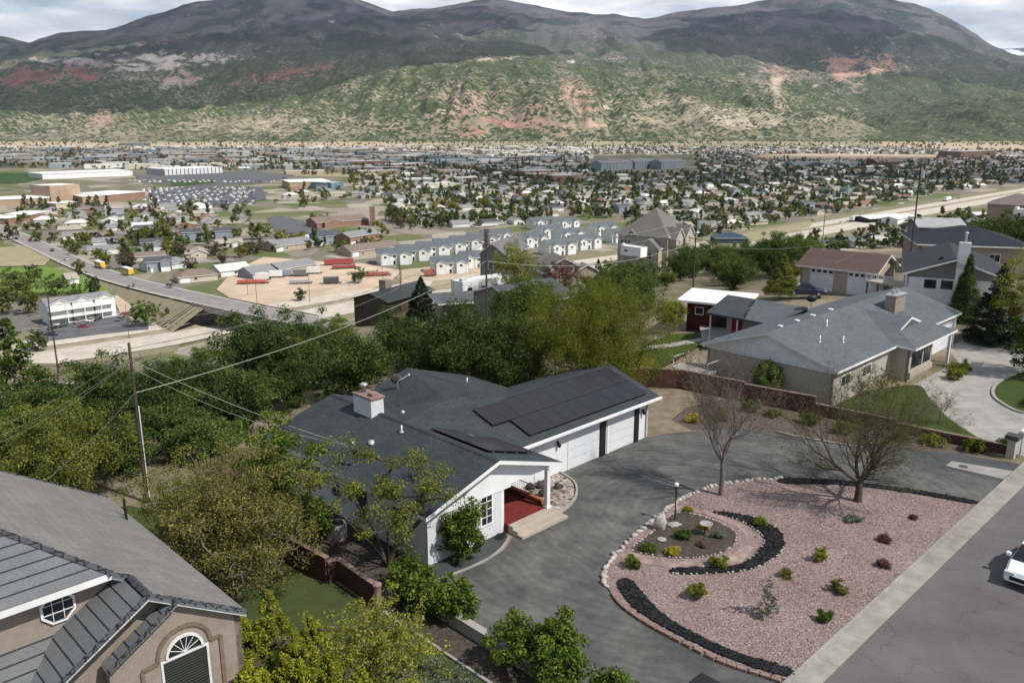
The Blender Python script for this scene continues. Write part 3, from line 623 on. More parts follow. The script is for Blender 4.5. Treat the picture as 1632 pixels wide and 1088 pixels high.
# beds, lawns, yards
sheet('dirt_yard', [(12.0,.8), (13.2,.25), (14.2,-.3), (16.2,-1.75), (18.1,-2.9), (18.9,-6.05), (20.2,-10.1), (22.6,-6.2), (22.3,5.2), (17.6,8.6), (12.0,8.9)], .006, m_dirt)
ribbon('garden_kerb', [(18.9,-4.9), (18.95,-6.1), (19.3,-7.4), (20.1,-10.2)], .12, .12, m_conc, 'straight white edging between the driveway and the bark bed near the block wall', 'edging')
sheet('bark_bed', [(15.2,-.9), (16.2,-1.8), (18.1,-2.95), (18.9,-6.1), (20.2,-10.2), (22.2,-12.2), (24.6,-17.0), (25.0,-15), (24.4,-8), (23.6,-3.5), (22.8,1.2), (19,2.2), (16,1.4)], .01, M('bark_mulch', (.13,.1,.08), (.075,.06,.05), 3, .95, bmp=.6))
sheet('lawn', [(-12.4,-3.6), (-12.4,-26), (-24,-40), (-60,-18.3), (-60,24), (-16,14), (-12.6,6)], .01, m_lawn_d)
sheet('hedge_bed', [(-11.05,-3.6), (-11.05,-18.1), (-12.35,-18.1), (-12.35,-3.6)], .016, m_soil)
ribbon('garden_kerb', [(-12.4,-4), (-12.4,-18.1)], .12, .1, m_conc, 'long pale mowing edge between the dark lawn and the hedge bed', 'edging')
sheet('side_yard', [(-11.0,-3.4), (-8.6,-3.4), (-8.6,11), (-12.6,11)], .006, m_soil)
# neighbour on the right
sheet('lawn', smooth_loop([(24.3,-5.8), (29.5,-4.6), (33.6,-5.9), (36.4,-7.6), (33.5,-9.5), (30.2,-11.8), (27.4,-14.6), (25.8,-17.2), (25.3,-16.9), (24.7,-11)], 5), .012, m_lawn)
sheet('concrete_drive', [(33.6,-5.9), (36.4,-7.3), (46,-7.3), (50,-5.2), (60,-4.6), (75,-7), (75,-18.05), (25.9,-18.05), (26,-17.2), (27.4,-14.7), (30.2,-11.9), (33.5,-9.6), (36.2,-7.8)], .008, m_conc)
circ = smooth_loop([(35.0,-15.6), (36.3,-13.4), (38.8,-12.2), (42.5,-11.8), (48,-12.6), (52,-15), (50,-17.2), (40,-17.4)], 6)
sheet('lawn', circ, .02, m_lawn); ribbon('garden_kerb', circ+[circ[0]], .22, .13, m_conc, 'curved concrete kerb round the green island in the neighbour drive', 'edging')
sheet('lawn', smooth_loop([(22.8,6.5), (22.6,12.6), (29,14.5), (35.6,15.6), (38.4,14.2), (36.8,12.2), (31.5,10.6), (26.0,9.2), (25.8,6.4)], 5), .012, m_lawn)
sheet('patio', [(34.5,10.8), (41.5,15.8), (44,13.2), (38.5,8.6)], .02, m_conc)
ribbon('garden_path', smooth_loop([(22.6,13.2), (28,14.8), (33,13.2), (36,12.5), (38.5,12.0)], 5, False), 1.0, .05, m_conc, kind='structure')

# ------------------------------------------------------------------ building parts
def window(parent, P, d, n, wd, ht, nx_=1, nz_=1, fw=.07, mat=None, pane=None, proud=.03, name='window', F=S, arch=False):
    """P: lower-left corner on the wall (u, v, z) ; d: along wall ; n: outward (2D frame vectors)"""
    mat = mat or m_trim; pane = pane or m_glass
    def pt(a, z, o): return (P[0]+d[0]*a+n[0]*o, P[1]+d[1]*a+n[1]*o, P[2]+z)
    mb = MB(F)
    def bar(a0, a1, z0, z1, o1):
        i = len(mb.v)
        for o in (-.02, o1):
            for a_, z_ in ((a0, z0), (a1, z0), (a1, z1), (a0, z1)): mb.v.append(F(*pt(a_, z_, o)))
        for q in ((3,2,1,0), (4,5,6,7), (0,1,5,4), (1,2,6,5), (2,3,7,6), (3,0,4,7)): mb.f.append([i+k for k in q]); mb.m.append(0)
    bar(0, wd, 0, fw, proud+.02); bar(0, wd, ht-fw, ht, proud); bar(0, fw, fw, ht-fw, proud); bar(wd-fw, wd, fw, ht-fw, proud)
    for k in range(1, nx_): a = fw+(wd-2*fw)*k/nx_; bar(a-.018, a+.018, fw, ht-fw, proud-.006)
    for k in range(1, nz_): z = fw+(ht-2*fw)*k/nz_; bar(fw, wd-fw, z-.018, z+.018, proud-.009)
    o = mb.build(name, mat, parent)
    g_ = MB(F); i = len(g_.v)
    g_.poly([pt(fw*.9, fw*.9, .008), pt(wd-fw*.9, fw*.9, .008), pt(wd-fw*.9, ht-fw*.9, .008), pt(fw*.9, ht-fw*.9, .008)])
    g_.build('pane', pane, o); return o
def gdoor(parent, P, d, n, wd, ht, rows=4, F=S, mat=None, lights=False, name='garage_door'):
    mat = mat or m_door; mb = MB(F)
    def pt(a, z, o): return (P[0]+d[0]*a+n[0]*o, P[1]+d[1]*a+n[1]*o, P[2]+z)
    for k in range(rows):
        z0 = ht*k/rows+.012; z1 = ht*(k+1)/rows-.012; i = len(mb.v)
        for o in (-.02, .03):
            for a_, z_ in ((0, z0), (wd, z0), (wd, z1), (0, z1)): mb.v.append(F(*pt(a_, z_, o)))
        for q in ((3,2,1,0), (4,5,6,7), (0,1,5,4), (1,2,6,5), (2,3,7,6), (3,0,4,7)): mb.f.append([i+k_ for k_ in q]); mb.m.append(0)
    mb.poly([pt(0, 0, .004), pt(wd, 0, .004), pt(wd, ht, .004), pt(0, ht, .004)], 1)
    o = mb.build(name, [mat, m_metal], parent)
    if lights:
        g_ = MB(F); nl = max(3, int(wd/.7))
        for k in range(nl):
            a = wd*(k+.18)/nl; b_ = wd*(k+.82)/nl; z0 = ht*(rows-.72)/rows; z1 = ht*(rows-.25)/rows
            g_.poly([pt(a, z0, .034), pt(b_, z0, .034), pt(b_, z1, .034), pt(a, z1, .034)])
        g_.build('pane', m_glass, o)
    return o
def vent(parent, p, h=.35, r=.045, F=S, name='roof_vent', mat=None):
    MB(F).lathe(p, [(.13,-.05), (.13,.03), (r+.01,.05), (r,.06), (r,h), (r*.3,h)], 10).build(name, mat or m_metal, parent, True)

# ------------------------------------------------------------------ the white house
K = .311; ZE = 2.81; WA = 4.57; TA0, TA1 = -2.93, 11.56; SG = 12.6; WG = 4.13; WE = 5.41; SD = 1.5; TD = 12.1
zA = ZE+K*WA; zG = ZE+K*WG; zE_ = ZE+K*WE
H = thing('white_house', 'white single storey house with dark grey shingle roof, solar panels and two garage doors', 'house', S(0, 3, 0))
# walls
mb = MB()
def gz(s): return ZE-.19+K*(WA-abs(s+WA))
mb.wall((-8.62,-2.35), (-3.75,-2.35), 0, [(0, gz(-8.62)), ((8.62-4.57)/4.87, gz(-4.57)), (1, gz(-3.75))], .2)
mb.build('front_wall', m_wbrick, H)
mb = MB().wall((-8.62,11.0), (-8.62,-2.14), 0, [(0, ZE-.03), (1, ZE-.03)]); mb.build('side_wall', m_siding, H)
mb = MB()
mb.wall((-3.75,-2.36), (-3.75,.62), 0, [(0, gz(-3.75)), (1, gz(-3.75))])
mb.wall((-3.75,.6), (12.05,.6), 0, [(0, ZE), (.2, ZE+.16), (1, ZE+.16)])
mb.wall((12.05,.6), (12.05,7.7), 0, [(0, ZE-.03), (.5, zG-.23), (1, ZE-.03)])
mb.wall((12.05,7.7), (6.3,7.7), 0, [(0, ZE-.03), (1, ZE-.03)]); mb.wall((6.3,7.7), (6.3,11.6), 0, [(0, ZE-.03), (1, ZE-.03)])
mb.wall((6.3,11.6), (-3.3,11.6), 0, [(0, ZE-.03), (.5, zE_-.23), (1, ZE-.03)]); mb.wall((-.6,11.0), (-8.62,11.0), 0, [(0, ZE-.03), (.5, zA-.23), (1, ZE-.03)])
mb.build('wall', m_white, H)
# gable board and fascia
MB().wall((-8.66,-2.40), (-3.3,-2.40), 2.32, [(0, 2.62), ((8.66-4.57)/5.36, gz(-4.57)+.01), (1, gz(-3.3))], .04).wall((-3.3,-2.40), (-.5,-2.40), 2.5, [(0, gz(-3.3)), (1, gz(-.5)+.02)], .12).build('gable_board', m_white, H)
# roof planes
mb = MB()
mb.slab([(-2*WA, TA0, ZE), (-WA, TA0, zA), (-WA, TA1, zA), (-2*WA, TA1, ZE)], .2)
mb.slab([(-WA, TA0, zA), (0, TA0, ZE), (0, 0, ZE), (-WA, WA, zA)], .2)
mb.slab([(-WA, WA, zA), (-.85, WE, zE_), (SD, WE, zE_), (SD+1.29, WG, zG), (SG, WG, zG), (SG, 0, ZE), (0, 0, ZE)], .2)
mb.slab([(-WA, WA, zA), (-WA, TA1, zA), (-3.0, TA1, zA-1.57*K), (-3.0, 8.2, zA-1.57*K), (-.85, WE, zE_-.001)], .2)
mb.slab([(SD, WE, zE_), (SD, TD, zE_), (SD+WE, TD, ZE), (SD+WE, 2*WG, ZE), (SD+1.29, WG, zG)], .2)
mb.slab([(SD, WE, zE_), (-.85, WE, zE_), (-3.9, 8.1, zE_-3.05*K*.9), (SD-WE, 10, ZE), (SD-WE, TD, ZE), (SD, TD, zE_)], .2)
mb.slab([(SD+1.29, WG, zG), (SD+WE, 2*WG, ZE), (SG, 2*WG, ZE), (SG, WG, zG)], .2)
mb.build('roof', [m_shingle, m_trim], H)
# ridge caps
mb = MB()
def caps(p, q):
    L = math.dist(p, q); n = int(L/.3)
    for i in range(n):
        f0, f1 = i/n, (i+.93)/n; a = [p[k]+(q[k]-p[k])*f0 for k in range(3)]; b_ = [p[k]+(q[k]-p[k])*f1 for k in range(3)]
        d = Vector((q[0]-p[0], q[1]-p[1], 0)).normalized(); nn = (-d.y, d.x); wv = .15
        mb.poly([(a[0], a[1], a[2]+.035), (b_[0], b_[1], b_[2]+.02), (b_[0]+nn[0]*wv, b_[1]+nn[1]*wv, b_[2]-.02), (a[0]+nn[0]*wv, a[1]+nn[1]*wv, a[2]-.012)])
        mb.poly([(b_[0], b_[1], b_[2]+.02), (a[0], a[1], a[2]+.035), (a[0]-nn[0]*wv, a[1]-nn[1]*wv, a[2]-.012), (b_[0]-nn[0]*wv, b_[1]-nn[1]*wv, b_[2]-.02)])
caps((-WA, TA0, zA), (-WA, TA1, zA)); caps((-.85, WE, zE_), (SD, WE, zE_)); caps((SD, WE, zE_), (SD, TD, zE_)); caps((SD, WE, zE_), (SD+1.29, WG, zG)); caps((SD+1.29, WG, zG), (SG, WG, zG))
mb.build('ridge_cap', m_shingle, H)
mb = MB(); mb.box(-.03, SG+.05, -.12, -.005, ZE-.15, ZE-.02); mb.tube([(11.95,.5,.1), (11.95,.5,ZE-.2)], .04, 6); mb.build('gutter', m_trim, H)
# garage doors, person door, lights
gdoor(H, (4.45,.6,.05), (1, 0), (0, -1), 2.75, 2.35); gdoor(H, (8.2,.6,.05), (1, 0), (0, -1), 2.45, 2.35)
MB().box(7.25, 7.75, .5, .6, 0, 2.45).build('dark_panel', m_dark, H); MB().box(10.68, 11.1, .5, .6, 0, 2.45).build('dark_panel', m_dark, H)
MB().box(4.3, 11.2, .555, .6, 2.42, 2.52).box(4.34, 4.44, .56, .6, 0, 2.42).box(7.95, 8.15, .54, .6, 0, 2.42).build('door_trim', m_trim, H)
d_ = MB().box(1.5, 2.4, .56, .6, 0, 2.1).build('door', m_door, H); MB().rock((2.3,.53,1.0), .04, 1, amp=0, sub=1).build('handle', m_black, d_)
for x in (3.4, 11.5):
    l_ = MB().box(x-.05, x+.05, .5, .6, 1.95, 2.1).lathe((x, .42, 1.72), [(.03,0), (.1,.06), (.11,.25), (.03,.33)], 8).build('wall_lantern', m_black, H)
window(H, (.5,.6,1.1), (1, 0), (0, -1), .8, 1.0, 1, 2)
window(H, (-5.35,-2.35,.75), (1, 0), (0, -1), .85, 1.75, 2, 4, .09)
window(H, (-8.62,7.4,1.0), (0, -1), (-1, 0), .8, 1.35, 1, 1, mat=m_dark); window(H, (-8.62,3.3,1.1), (0, -1), (-1, 0), .9, 1.3, 1, 1, mat=m_dark); window(H, (-8.62,0.2,1.2), (0, -1), (-1, 0), .9, 1.1, 1, 1, mat=m_dark)
mt_ = MB().box(-8.8, -8.62, 4.9, 5.3, 1.2, 1.75).tube([(-8.7,5.1,1.7), (-8.7,5.1,2.6)], .03, 6).build('meter_box', M('meter_blue', (.03,.06,.11)), H)
# porch
MB().prism([(-3.75,-2.62), (-.62,-2.62), (-.62,.6), (-3.75,.6)], 0, .48).build('porch_floor', [m_redfl], H)
st = MB()
st.box(-3.72, -.5, -2.95, -2.6, 0, .46); st.box(-3.72, -.42, -3.3, -2.95, 0, .3); st.box(-3.72, -.34, -3.62, -3.3, 0, .15)
st.build('step', m_step, H)
MB().box(-.85, -.62, -2.2, .5, .48, .7).build('planter_ledge', M('terracotta', (.4,.14,.06), (.3,.09,.04)), H)
MB().box(-.98, -.76, -2.72, -2.5, .46, ZE-.25).box(-1.03, -.71, -2.77, -2.45, .46, .58).build('porch_post', m_trim, H)
rl = MB(); rl.tube([(-1.0,-2.2,1.45), (-1.0,.4,1.45)], .025, 6); rl.tube([(-1.0,-2.2,.6), (-1.0,.4,.6)], .02, 6)
for k in range(20): rl.tube([(-1.0,-2.2+2.6*k/19,.5), (-1.0,-2.2+2.6*k/19,1.45)], .012, 4)
rl.build('railing', m_black, H)
dd = MB().box(-3.55, -2.6, .52, .6, .48, 2.5).build('front_door', M('teal_door', (.03,.06,.07)), H); MB().rock((-2.7,.5,1.4), .045, 1, amp=0, sub=1).build('handle', m_metal, dd)
# chimney
ch = MB().box(-5.15, -4.3, 6.7, 8.4, 3.6, 5.1).build('chimney', m_wbrick, H)
MB().box(-5.22, -4.23, 6.62, 8.48, 5.1, 5.2).build('chimney_cap', m_redcap, ch)
MB().lathe((-4.72,7.95,5.2), [(.13,0), (.13,.35), (.22,.37), (.22,.5), (.1,.56)], 12).build('flue', m_metal, ch, True); MB().box(-4.95, -4.5, 6.85, 7.3, 5.2, 5.38).build('clay_pot', m_redcap, ch)
def mast(p, h): vent(H, p, h)
vent(H, (-5.21,3.91,4.03), .38); vent(H, (-6.72,4.54,3.56), .22, .16, name='turbine_vent'); vent(H, (1.0,6.5,4.3), .1, .12); vent(H, (3.6,8.6,3.75), .4, .04); vent(H, (-3.3,6.3,4.05), .1, .1)
sm = MB().tube([(-8.3,3.9,2.9), (-8.3,3.9,4.25)], .035, 8).lathe((-8.3,3.9,4.2), [(.1,0), (.12,.08), (.02,.14)], 8).box(-8.38, -8.22, 3.6, 3.8, 3.5, 4.0, 1).build('service_mast', [m_metal, m_black], H)
# solar arrays
def panel_mat():
    m, t, b = nodes('solar_cells', .22, .5); uv = t.nodes.new('ShaderNodeUVMap').outputs[0]
    k = nd(t, 'ShaderNodeTexBrick', Scale=1, offset=0); k.inputs['Color1'].default_value = c4((.02,.017,.022)); k.inputs['Color2'].default_value = c4((.024,.02,.023)); k.inputs['Mortar'].default_value = c4((.021,.018,.022)); k.inputs['Mortar Size'].default_value = .004; k.inputs['Brick Width'].default_value = .16; k.inputs['Row Height'].default_value = .16
    t.links.new(uv, k.inputs[0]); t.links.new(k.outputs[0], b.inputs['Base Color']); return m
m_cell = panel_mat()
def array(label, org, du, dv, n, m_, pw, pl, nrm, name='solar_array', skip=()):
    root = thing(name, label, 'solar panels', S(*org))
    for j in range(m_):
        for i in range(n):
            if (i, j) in skip: continue
            def P_(a, b_, o): return tuple(org[k]+du[k]*a+dv[k]*b_+nrm[k]*o for k in range(3))
            a0, a1, b0, b1 = i*pw+.003, (i+1)*pw-.003, j*pl+.005, (j+1)*pl-.005
            mb = MB(); lo = [P_(a0,b0,.1), P_(a1,b0,.1), P_(a1,b1,.1), P_(a0,b1,.1)]; hi_ = [P_(a0,b0,.14), P_(a1,b0,.14), P_(a1,b1,.14), P_(a0,b1,.14)]
            mb.poly(lo[::-1], 1); mb.poly(hi_, 1)
            for q in range(4): mb.poly([lo[q], lo[(q+1)%4], hi_[(q+1)%4], hi_[q]], 1)
            e = .012; mb.poly([P_(a0+e,b0+e,.143), P_(a1-e,b0+e,.143), P_(a1-e,b1-e,.143), P_(a0+e,b1-e,.143)], 0)
            mb.build('solar_panel', [m_cell, m_dark], root)
    rb = MB()
    for f in (.25, .75):
        for j in range(m_): b_ = (j+f)*pl; rb.tube([P_(0, b_, .06), P_(n*pw, b_, .06)], .03, 4)
    rb.build('mounting_rail', m_metal, root)
    return root
cs = 1/math.sqrt(1+K*K); up = (0, cs, K*cs); nb = (0, -K*cs, cs)
array('upper row of black solar panels below the garage ridge', (-.25, 2.12, ZE+K*2.12), (1, 0, 0), up, 11, 1, 1.1, 1.78, nb)
array('lower row of black solar panels nearest the garage eave', (1.05, .52, ZE+K*.52), (1, 0, 0), up, 10, 1, 1.08, 1.66, nb)
upA = (-cs, 0, K*cs); nA = (K*cs, 0, cs)
array('small tilted black solar array on the front gable wing near the porch', (-.75, -1.5, ZE+K*.75), (0, 1, 0), upA, 3, 2, 1.5, 1.72, nA, skip=((2, 0),))
# satellite dish on the white house
t_ = thing('satellite_dish', 'small dark satellite dish on a bent arm on the white house roof', 'satellite dish', S(-.6, 10.2, 3.85))
MB().tube([(-.6,10.2,3.8), (-.75,10.2,4.3), (-.6,10.1,4.6)], .03, 6).build('arm', m_metal, t_)
dm = MB().rock((-.65,10.35,4.6), (.38,.1,.33), seed=1, sub=2, amp=0).build('dish', m_drock, t_, True); MB().tube([(-.6,10.2,4.5), (-.1,9.8,4.85)], .02, 5).rock((-.1,9.8,4.85), .07, 1, amp=0, sub=1).build('receiver', m_trim, t_)
# items by the door
t_ = thing('porch_chair', 'dark red slatted porch chair at the corner of the porch', 'chair', S(-3.1,-.4,.48))
mr_ = M('maroon_paint', (.12,.015,.02))
MB().box(-3.4, -2.85, -.65, -.15, .86, .92).build('seat', mr_, t_); MB().box(-3.42, -3.36, -.65, -.15, .92, 1.4).build('backrest', mr_, t_)
for x in (-3.38, -2.9):
    for y in (-.62, -.18): MB().box(x-.025, x+.025, y-.025, y+.025, .48, .86).build('leg', m_black, t_)
t_ = thing('air_conditioner', 'pale grey air conditioner unit on the ground beside the white side wall', 'air conditioner', S(-10.05,3.0,0))
MB().lathe((-10.05,3.0,0), [(.5,0), (.5,.75), (.46,.8), (.3,.8)], 8).build('casing', m_conc, t_); MB().lathe((-10.05,3.0,.8), [(.36,0), (.36,.03), (.1,.05)], 20).build('fan_grille', m_dark, t_)
hz_ = MB().tube([(-4.35+.25*math.cos(q/3), -2.75+.2*math.sin(q/3), .08+q*.004) for q in range(40)], .025, 5).build('garden_hose', m_dark); tag(hz_, 'coiled dark garden hose at the foot of the front wall by the steps', 'hose')

# walls around the lots
def blockwall(name, label, pts, h, mat=m_redblk, capm=m_redcap, th=.2, cat='wall', F=S, step=None):
    root = thing(name, label, cat, F(pts[0][0], pts[0][1], 0)); mb = MB(F); cp = MB(F)
    for i in range(1, len(pts)):
        (x0, y0), (x1, y1) = pts[i-1][:2], pts[i][:2]; d = math.hypot(x1-x0, y1-y0); ux, uy = (x1-x0)/d, (y1-y0)/d; nx_, ny_ = -uy*th/2, ux*th/2
        hh = h[i-1] if isinstance(h, (list, tuple)) else h
        mb.prism([(x0+nx_, y0+ny_), (x0-nx_, y0-ny_), (x1-nx_, y1-ny_), (x1+nx_, y1+ny_)], -.1, hh)
        cp.prism([(x0+nx_*1.25, y0+ny_*1.25), (x0-nx_*1.25, y0-ny_*1.25), (x1-nx_*1.25, y1-ny_*1.25), (x1+nx_*1.25, y1+ny_*1.25)], hh+.001, hh+.06)
    mb.build('wall_face', mat, root); cp.build('coping', capm, root); return root
blockwall('block_wall', 'dark red block wall with pale coping between the two lots right of the garage', [(12.3,9.7), (15,9.4), (18,8.6), (21,7.2), (22.5,5.1), (23.2,0), (24.1,-5.1)], [1.5,1.5,1.5,1.45,1.45,1.3,1.15])
blockwall('block_wall', 'low red block wall along the neighbour lawn running down to the mailbox', [(24.1,-5.1), (24.7,-10.5), (25.5,-16.9)], [.8, .6])
blockwall('block_wall', 'tall red block wall behind the white house at the edge of the trees', [(12.3,9.7), (11.5,14.5), (6,16.6), (2,16.9)], 1.8)
blockwall('block_wall', 'stepped red block wall between the dark lawn and the white house side yard', [(-12.3,-3.3), (-12.2,-.4), (-12.7,-.3), (-13.0,3.8)], [1.0,1.0,1.2])
mp_ = thing('gate_post', 'round topped pinkish post ending the stepped red wall', 'post', S(-12.3,-3.5,0)); MB().lathe((-12.3,-3.5,0), [(.17,0), (.17,1.0), (.2,1.02), (.2,1.1), (.08,1.18)], 12).build('shaft', m_redcap, mp_)
blockwall('retaining_wall', 'low grey concrete wall with flat cap along the hedge by the driveway', [(-10.85,-3.3), (-10.85,-18)], .5, m_conc, m_conc, .28)
# mailboxes
t_ = thing('mailbox', 'white mailbox on a metal post beside the stone pillar at the kerb', 'mailbox', S(26.0,-17.5,0))
MB().tube([(26,-17.5,0), (26,-17.5,1.25)], .04, 6).build('post', m_metal, t_); MB().box(25.65, 26.35, -17.68, -17.32, 1.25, 1.5).tube([(25.65,-17.5,1.5), (26.35,-17.5,1.5)], .18, 12).build('box', m_trim, t_)
t_ = thing('mailbox_pillar', 'tan brick mailbox pillar with a dark flat top at the end of the wall', 'pillar', S(25.1,-17.2,0))
MB().box(24.85, 25.3, -17.45, -17.0, 0, 1.25).build('shaft', m_beige, t_); MB().box(24.7, 25.45, -17.6, -16.85, 1.25, 1.5).build('cap', m_drock, t_)
# ------------------------------------------------------------------ generic building on a frame (u along the front, v away, z up)
def bldg(root, F, L, D, h, sl=.38, style='gable', wm=None, rm=None, tm=None, ov=.5, z0=-2.5, feats=(), cg=(), th=.18, wname='wall'):
    tm = tm or m_trim; e = h-sl*ov+.06; W = MB(F)
    if style == 'gable':       # ridge along u
        zr = h+sl*D/2; W.wall((0,0), (L,0), z0, [(0,h),(1,h)]).wall((L,D), (0,D), z0, [(0,h),(1,h)])
        W.wall((L,0), (L,D), z0, [(0,h),(.5,zr-.08),(1,h)]).wall((0,D), (0,0), z0, [(0,h),(.5,zr-.08),(1,h)])
        R_ = MB(F); R_.slab([(-ov,-ov,e), (L+ov,-ov,e), (L+ov,D/2,zr+.06), (-ov,D/2,zr+.06)], th).slab([(L+ov,D+ov,e), (-ov,D+ov,e), (-ov,D/2,zr+.06), (L+ov,D/2,zr+.06)], th)
    elif style == 'front':     # gable faces the front, ridge along v
        zr = h+sl*L/2; W.wall((0,0), (L,0), z0, [(0,h),(.5,zr-.08),(1,h)]).wall((L,D), (0,D), z0, [(0,h),(.5,zr-.08),(1,h)])
        W.wall((L,0), (L,D), z0, [(0,h),(1,h)]).wall((0,D), (0,0), z0, [(0,h),(1,h)])
        R_ = MB(F); R_.slab([(L+ov,-ov,e), (L+ov,D+ov,e), (L/2,D+ov,zr+.06), (L/2,-ov,zr+.06)], th).slab([(-ov,D+ov,e), (-ov,-ov,e), (L/2,-ov,zr+.06), (L/2,D+ov,zr+.06)], th)
    elif style == 'hip':
        zr = h+sl*min(L, D)/2+.06; R_ = MB(F)
        for a, b_ in (((0,0),(L,0)), ((L,0),(L,D)), ((L,D),(0,D)), ((0,D),(0,0))): W.wall(a, b_, z0, [(0,h),(1,h)])
        if L >= D: A, B = (D/2, D/2, zr), (L-D/2, D/2, zr); q = [[(-ov,-ov,e),(L+ov,-ov,e),B,A], [(L+ov,-ov,e),(L+ov,D+ov,e),B], [(L+ov,D+ov,e),(-ov,D+ov,e),A,B], [(-ov,D+ov,e),(-ov,-ov,e),A]]
        else: A, B = (L/2, L/2, zr), (L/2, D-L/2, zr); q = [[(-ov,-ov,e),(L+ov,-ov,e),A], [(L+ov,-ov,e),(L+ov,D+ov,e),B,A], [(L+ov,D+ov,e),(-ov,D+ov,e),B], [(-ov,D+ov,e),(-ov,-ov,e),A,B]]
        for p in q: R_.slab(p, th)
    else:                      # flat with parapet
        for a, b_ in (((0,0),(L,0)), ((L,0),(L,D)), ((L,D),(0,D)), ((0,D),(0,0))): W.wall(a, b_, z0, [(0,h),(1,h)])
        R_ = MB(F).box(.2, L-.2, .2, D-.2, h-.5, h-.25).box(.2, .2+L*.1, .3, .5+D*.2, h-.25, h+.5) if style == 'flat' else MB(F).slab([(-ov,-ov,h+.2), (L+ov,-ov,h+.2), (L+ov,D+ov,h+.2+sl*D), (-ov,D+ov,h+.2+sl*D)], .2)
    for (uc, w_, pr, hh) in cg:   # cross gables pointing to the front
        zg = hh+sl*w_/2; u0, u1 = uc-w_/2, uc+w_/2; back = min(D/2, w_/2+max(0, (hh-h)/sl)+pr) if style != 'front' else 2
        W.wall((u0,-pr), (u1,-pr), z0 if pr > 0 else h-.1, [(0,hh),(.5,zg-.08),(1,hh)])
        if pr > 0: W.wall((u1,-pr), (u1,.1), z0, [(0,hh),(1,hh)]).wall((u0,.1), (u0,-pr), z0, [(0,hh),(1,hh)])
        eo = hh-sl*.35+.07; vb = max(back, 1.0); ve = max(.2, (hh-sl*.35-h)/sl) if sl else .2
        R_.slab([(u1+.35,-pr-.35,eo), (u1+.35,ve,eo), (uc,vb,zg+.07), (uc,-pr-.35,zg+.07)], th).slab([(u0-.35,ve,eo), (u0-.35,-pr-.35,eo), (uc,-pr-.35,zg+.07), (uc,vb,zg+.07)], th)
    W.build(wname, wm, root); R_.build('roof', [rm, tm], root)
    FC = {'f': ((1,0),(0,-1), lambda a, o=0: (a, -o)), 'r': ((0,1),(1,0), lambda a, o=0: (L+o, a)), 'l': ((0,-1),(-1,0), lambda a, o=0: (-o, a)), 'b': ((-1,0),(0,1), lambda a, o=0: (a, D+o))}
    for ft in feats:
        k, fc, a, z, w_, hh = ft[:6]; o_ = ft[6] if len(ft) > 6 else 0; d, n, P = FC[fc]; p = P(a, o_)
        if k == 'win': window(root, (p[0], p[1], z), d, n, w_, hh, 2 if w_ > 1.3 else 1, 1, .08, F=F, mat=tm)
        elif k == 'gar': gdoor(root, (p[0], p[1], z), d, n, w_, hh, F=F, lights=(len(ft) > 7))
        elif k == 'door': 
            mb = MB(F); mb.box(p[0]-(.03 if d[0] else .05)*abs(n[0]), p[0]+d[0]*w_+abs(n[0])*.05, p[1]-abs(n[1])*.05, p[1]+d[1]*w_+abs(n[0])*0+abs(n[1])*.03, z, z+hh); mb.build('door', ft[7] if len(ft) > 7 else m_dark, root)
    return root
def px_frame(pL, pR, z): 
    a, b_ = at(pL[0], pL[1], z), at(pR[0], pR[1], z); yaw = math.atan2(b_.y-a.y, b_.x-a.x)
    return frame(a.x, a.y, yaw, z), math.hypot(b_.x-a.x, b_.y-a.y)
def house(name, label, cat, pL, pR, z, D, h, group=None, L=None, **kw):
    F, L_ = px_frame(pL, pR, z); L = L or L_
    root = thing(name, label, cat, F(L/2, D/2, 0), group); bldg(root, F, L, D, h, **kw); return root, F, L

# ------------------------------------------------------------------ tile roofed house, lower left
HL = thing('tiled_house', 'tan stucco house with concrete tile roofs, less lit slopes coloured darker, at the lower left', 'house', S(-24, -2, 0))
ml = .617; sC, tC, ze = -19.83, -7.13, 4.8
def lz(s): return ze+ml*(sC-s)
mb = MB()
mb.slab([(sC,tC,ze), (sC,4.7,ze), (-28.2,4.7,lz(-28.2)), (-28.2,-.65,lz(-28.2)), (-23.2,-5.65,lz(-23.2)), (-22.73,-5.65,lz(-22.73)), (-22.73,tC,lz(-22.73))], .22)
mb.build('roof', [m_tile, m_trim], HL)
mb = MB(); zt = lz(-23.2)
mb.slab([(-23.2,-5.65,zt), (-28.2,-.65,zt+5*ml), (-34,-.65,zt+5*ml), (-34,-5.65,zt)], .22)
mb.slab([(-22.73,tC,lz(-22.73)), (-22.73,-5.1,lz(-22.73)), (-24.8,-5.1,lz(-22.73)-2.07*ml), (-26.83,tC,lz(-22.73)-4.1*ml)], .2)
zv = lz(-22.73)-2.07*ml; mb.slab([(-24.8,-5.1,zv), (-34,-5.1,zv), (-34,-7.13,zv-2.03*ml), (-26.83,-7.13,zv-2.03*ml)], .2)
G3 = (-21.95, 6.1); mb.slab([(-21.95,-7.22,lz(-21.95)+.01), (-21.95,-6.7,lz(-21.95)+.01), (-24.1,-6.7,lz(-21.95)-2.15*ml), (-24.1,-7.22,lz(-21.95)-2.15*ml)], .16)
mb.build('front_roof', [m_tile_d, m_trim], HL)
mb = MB()
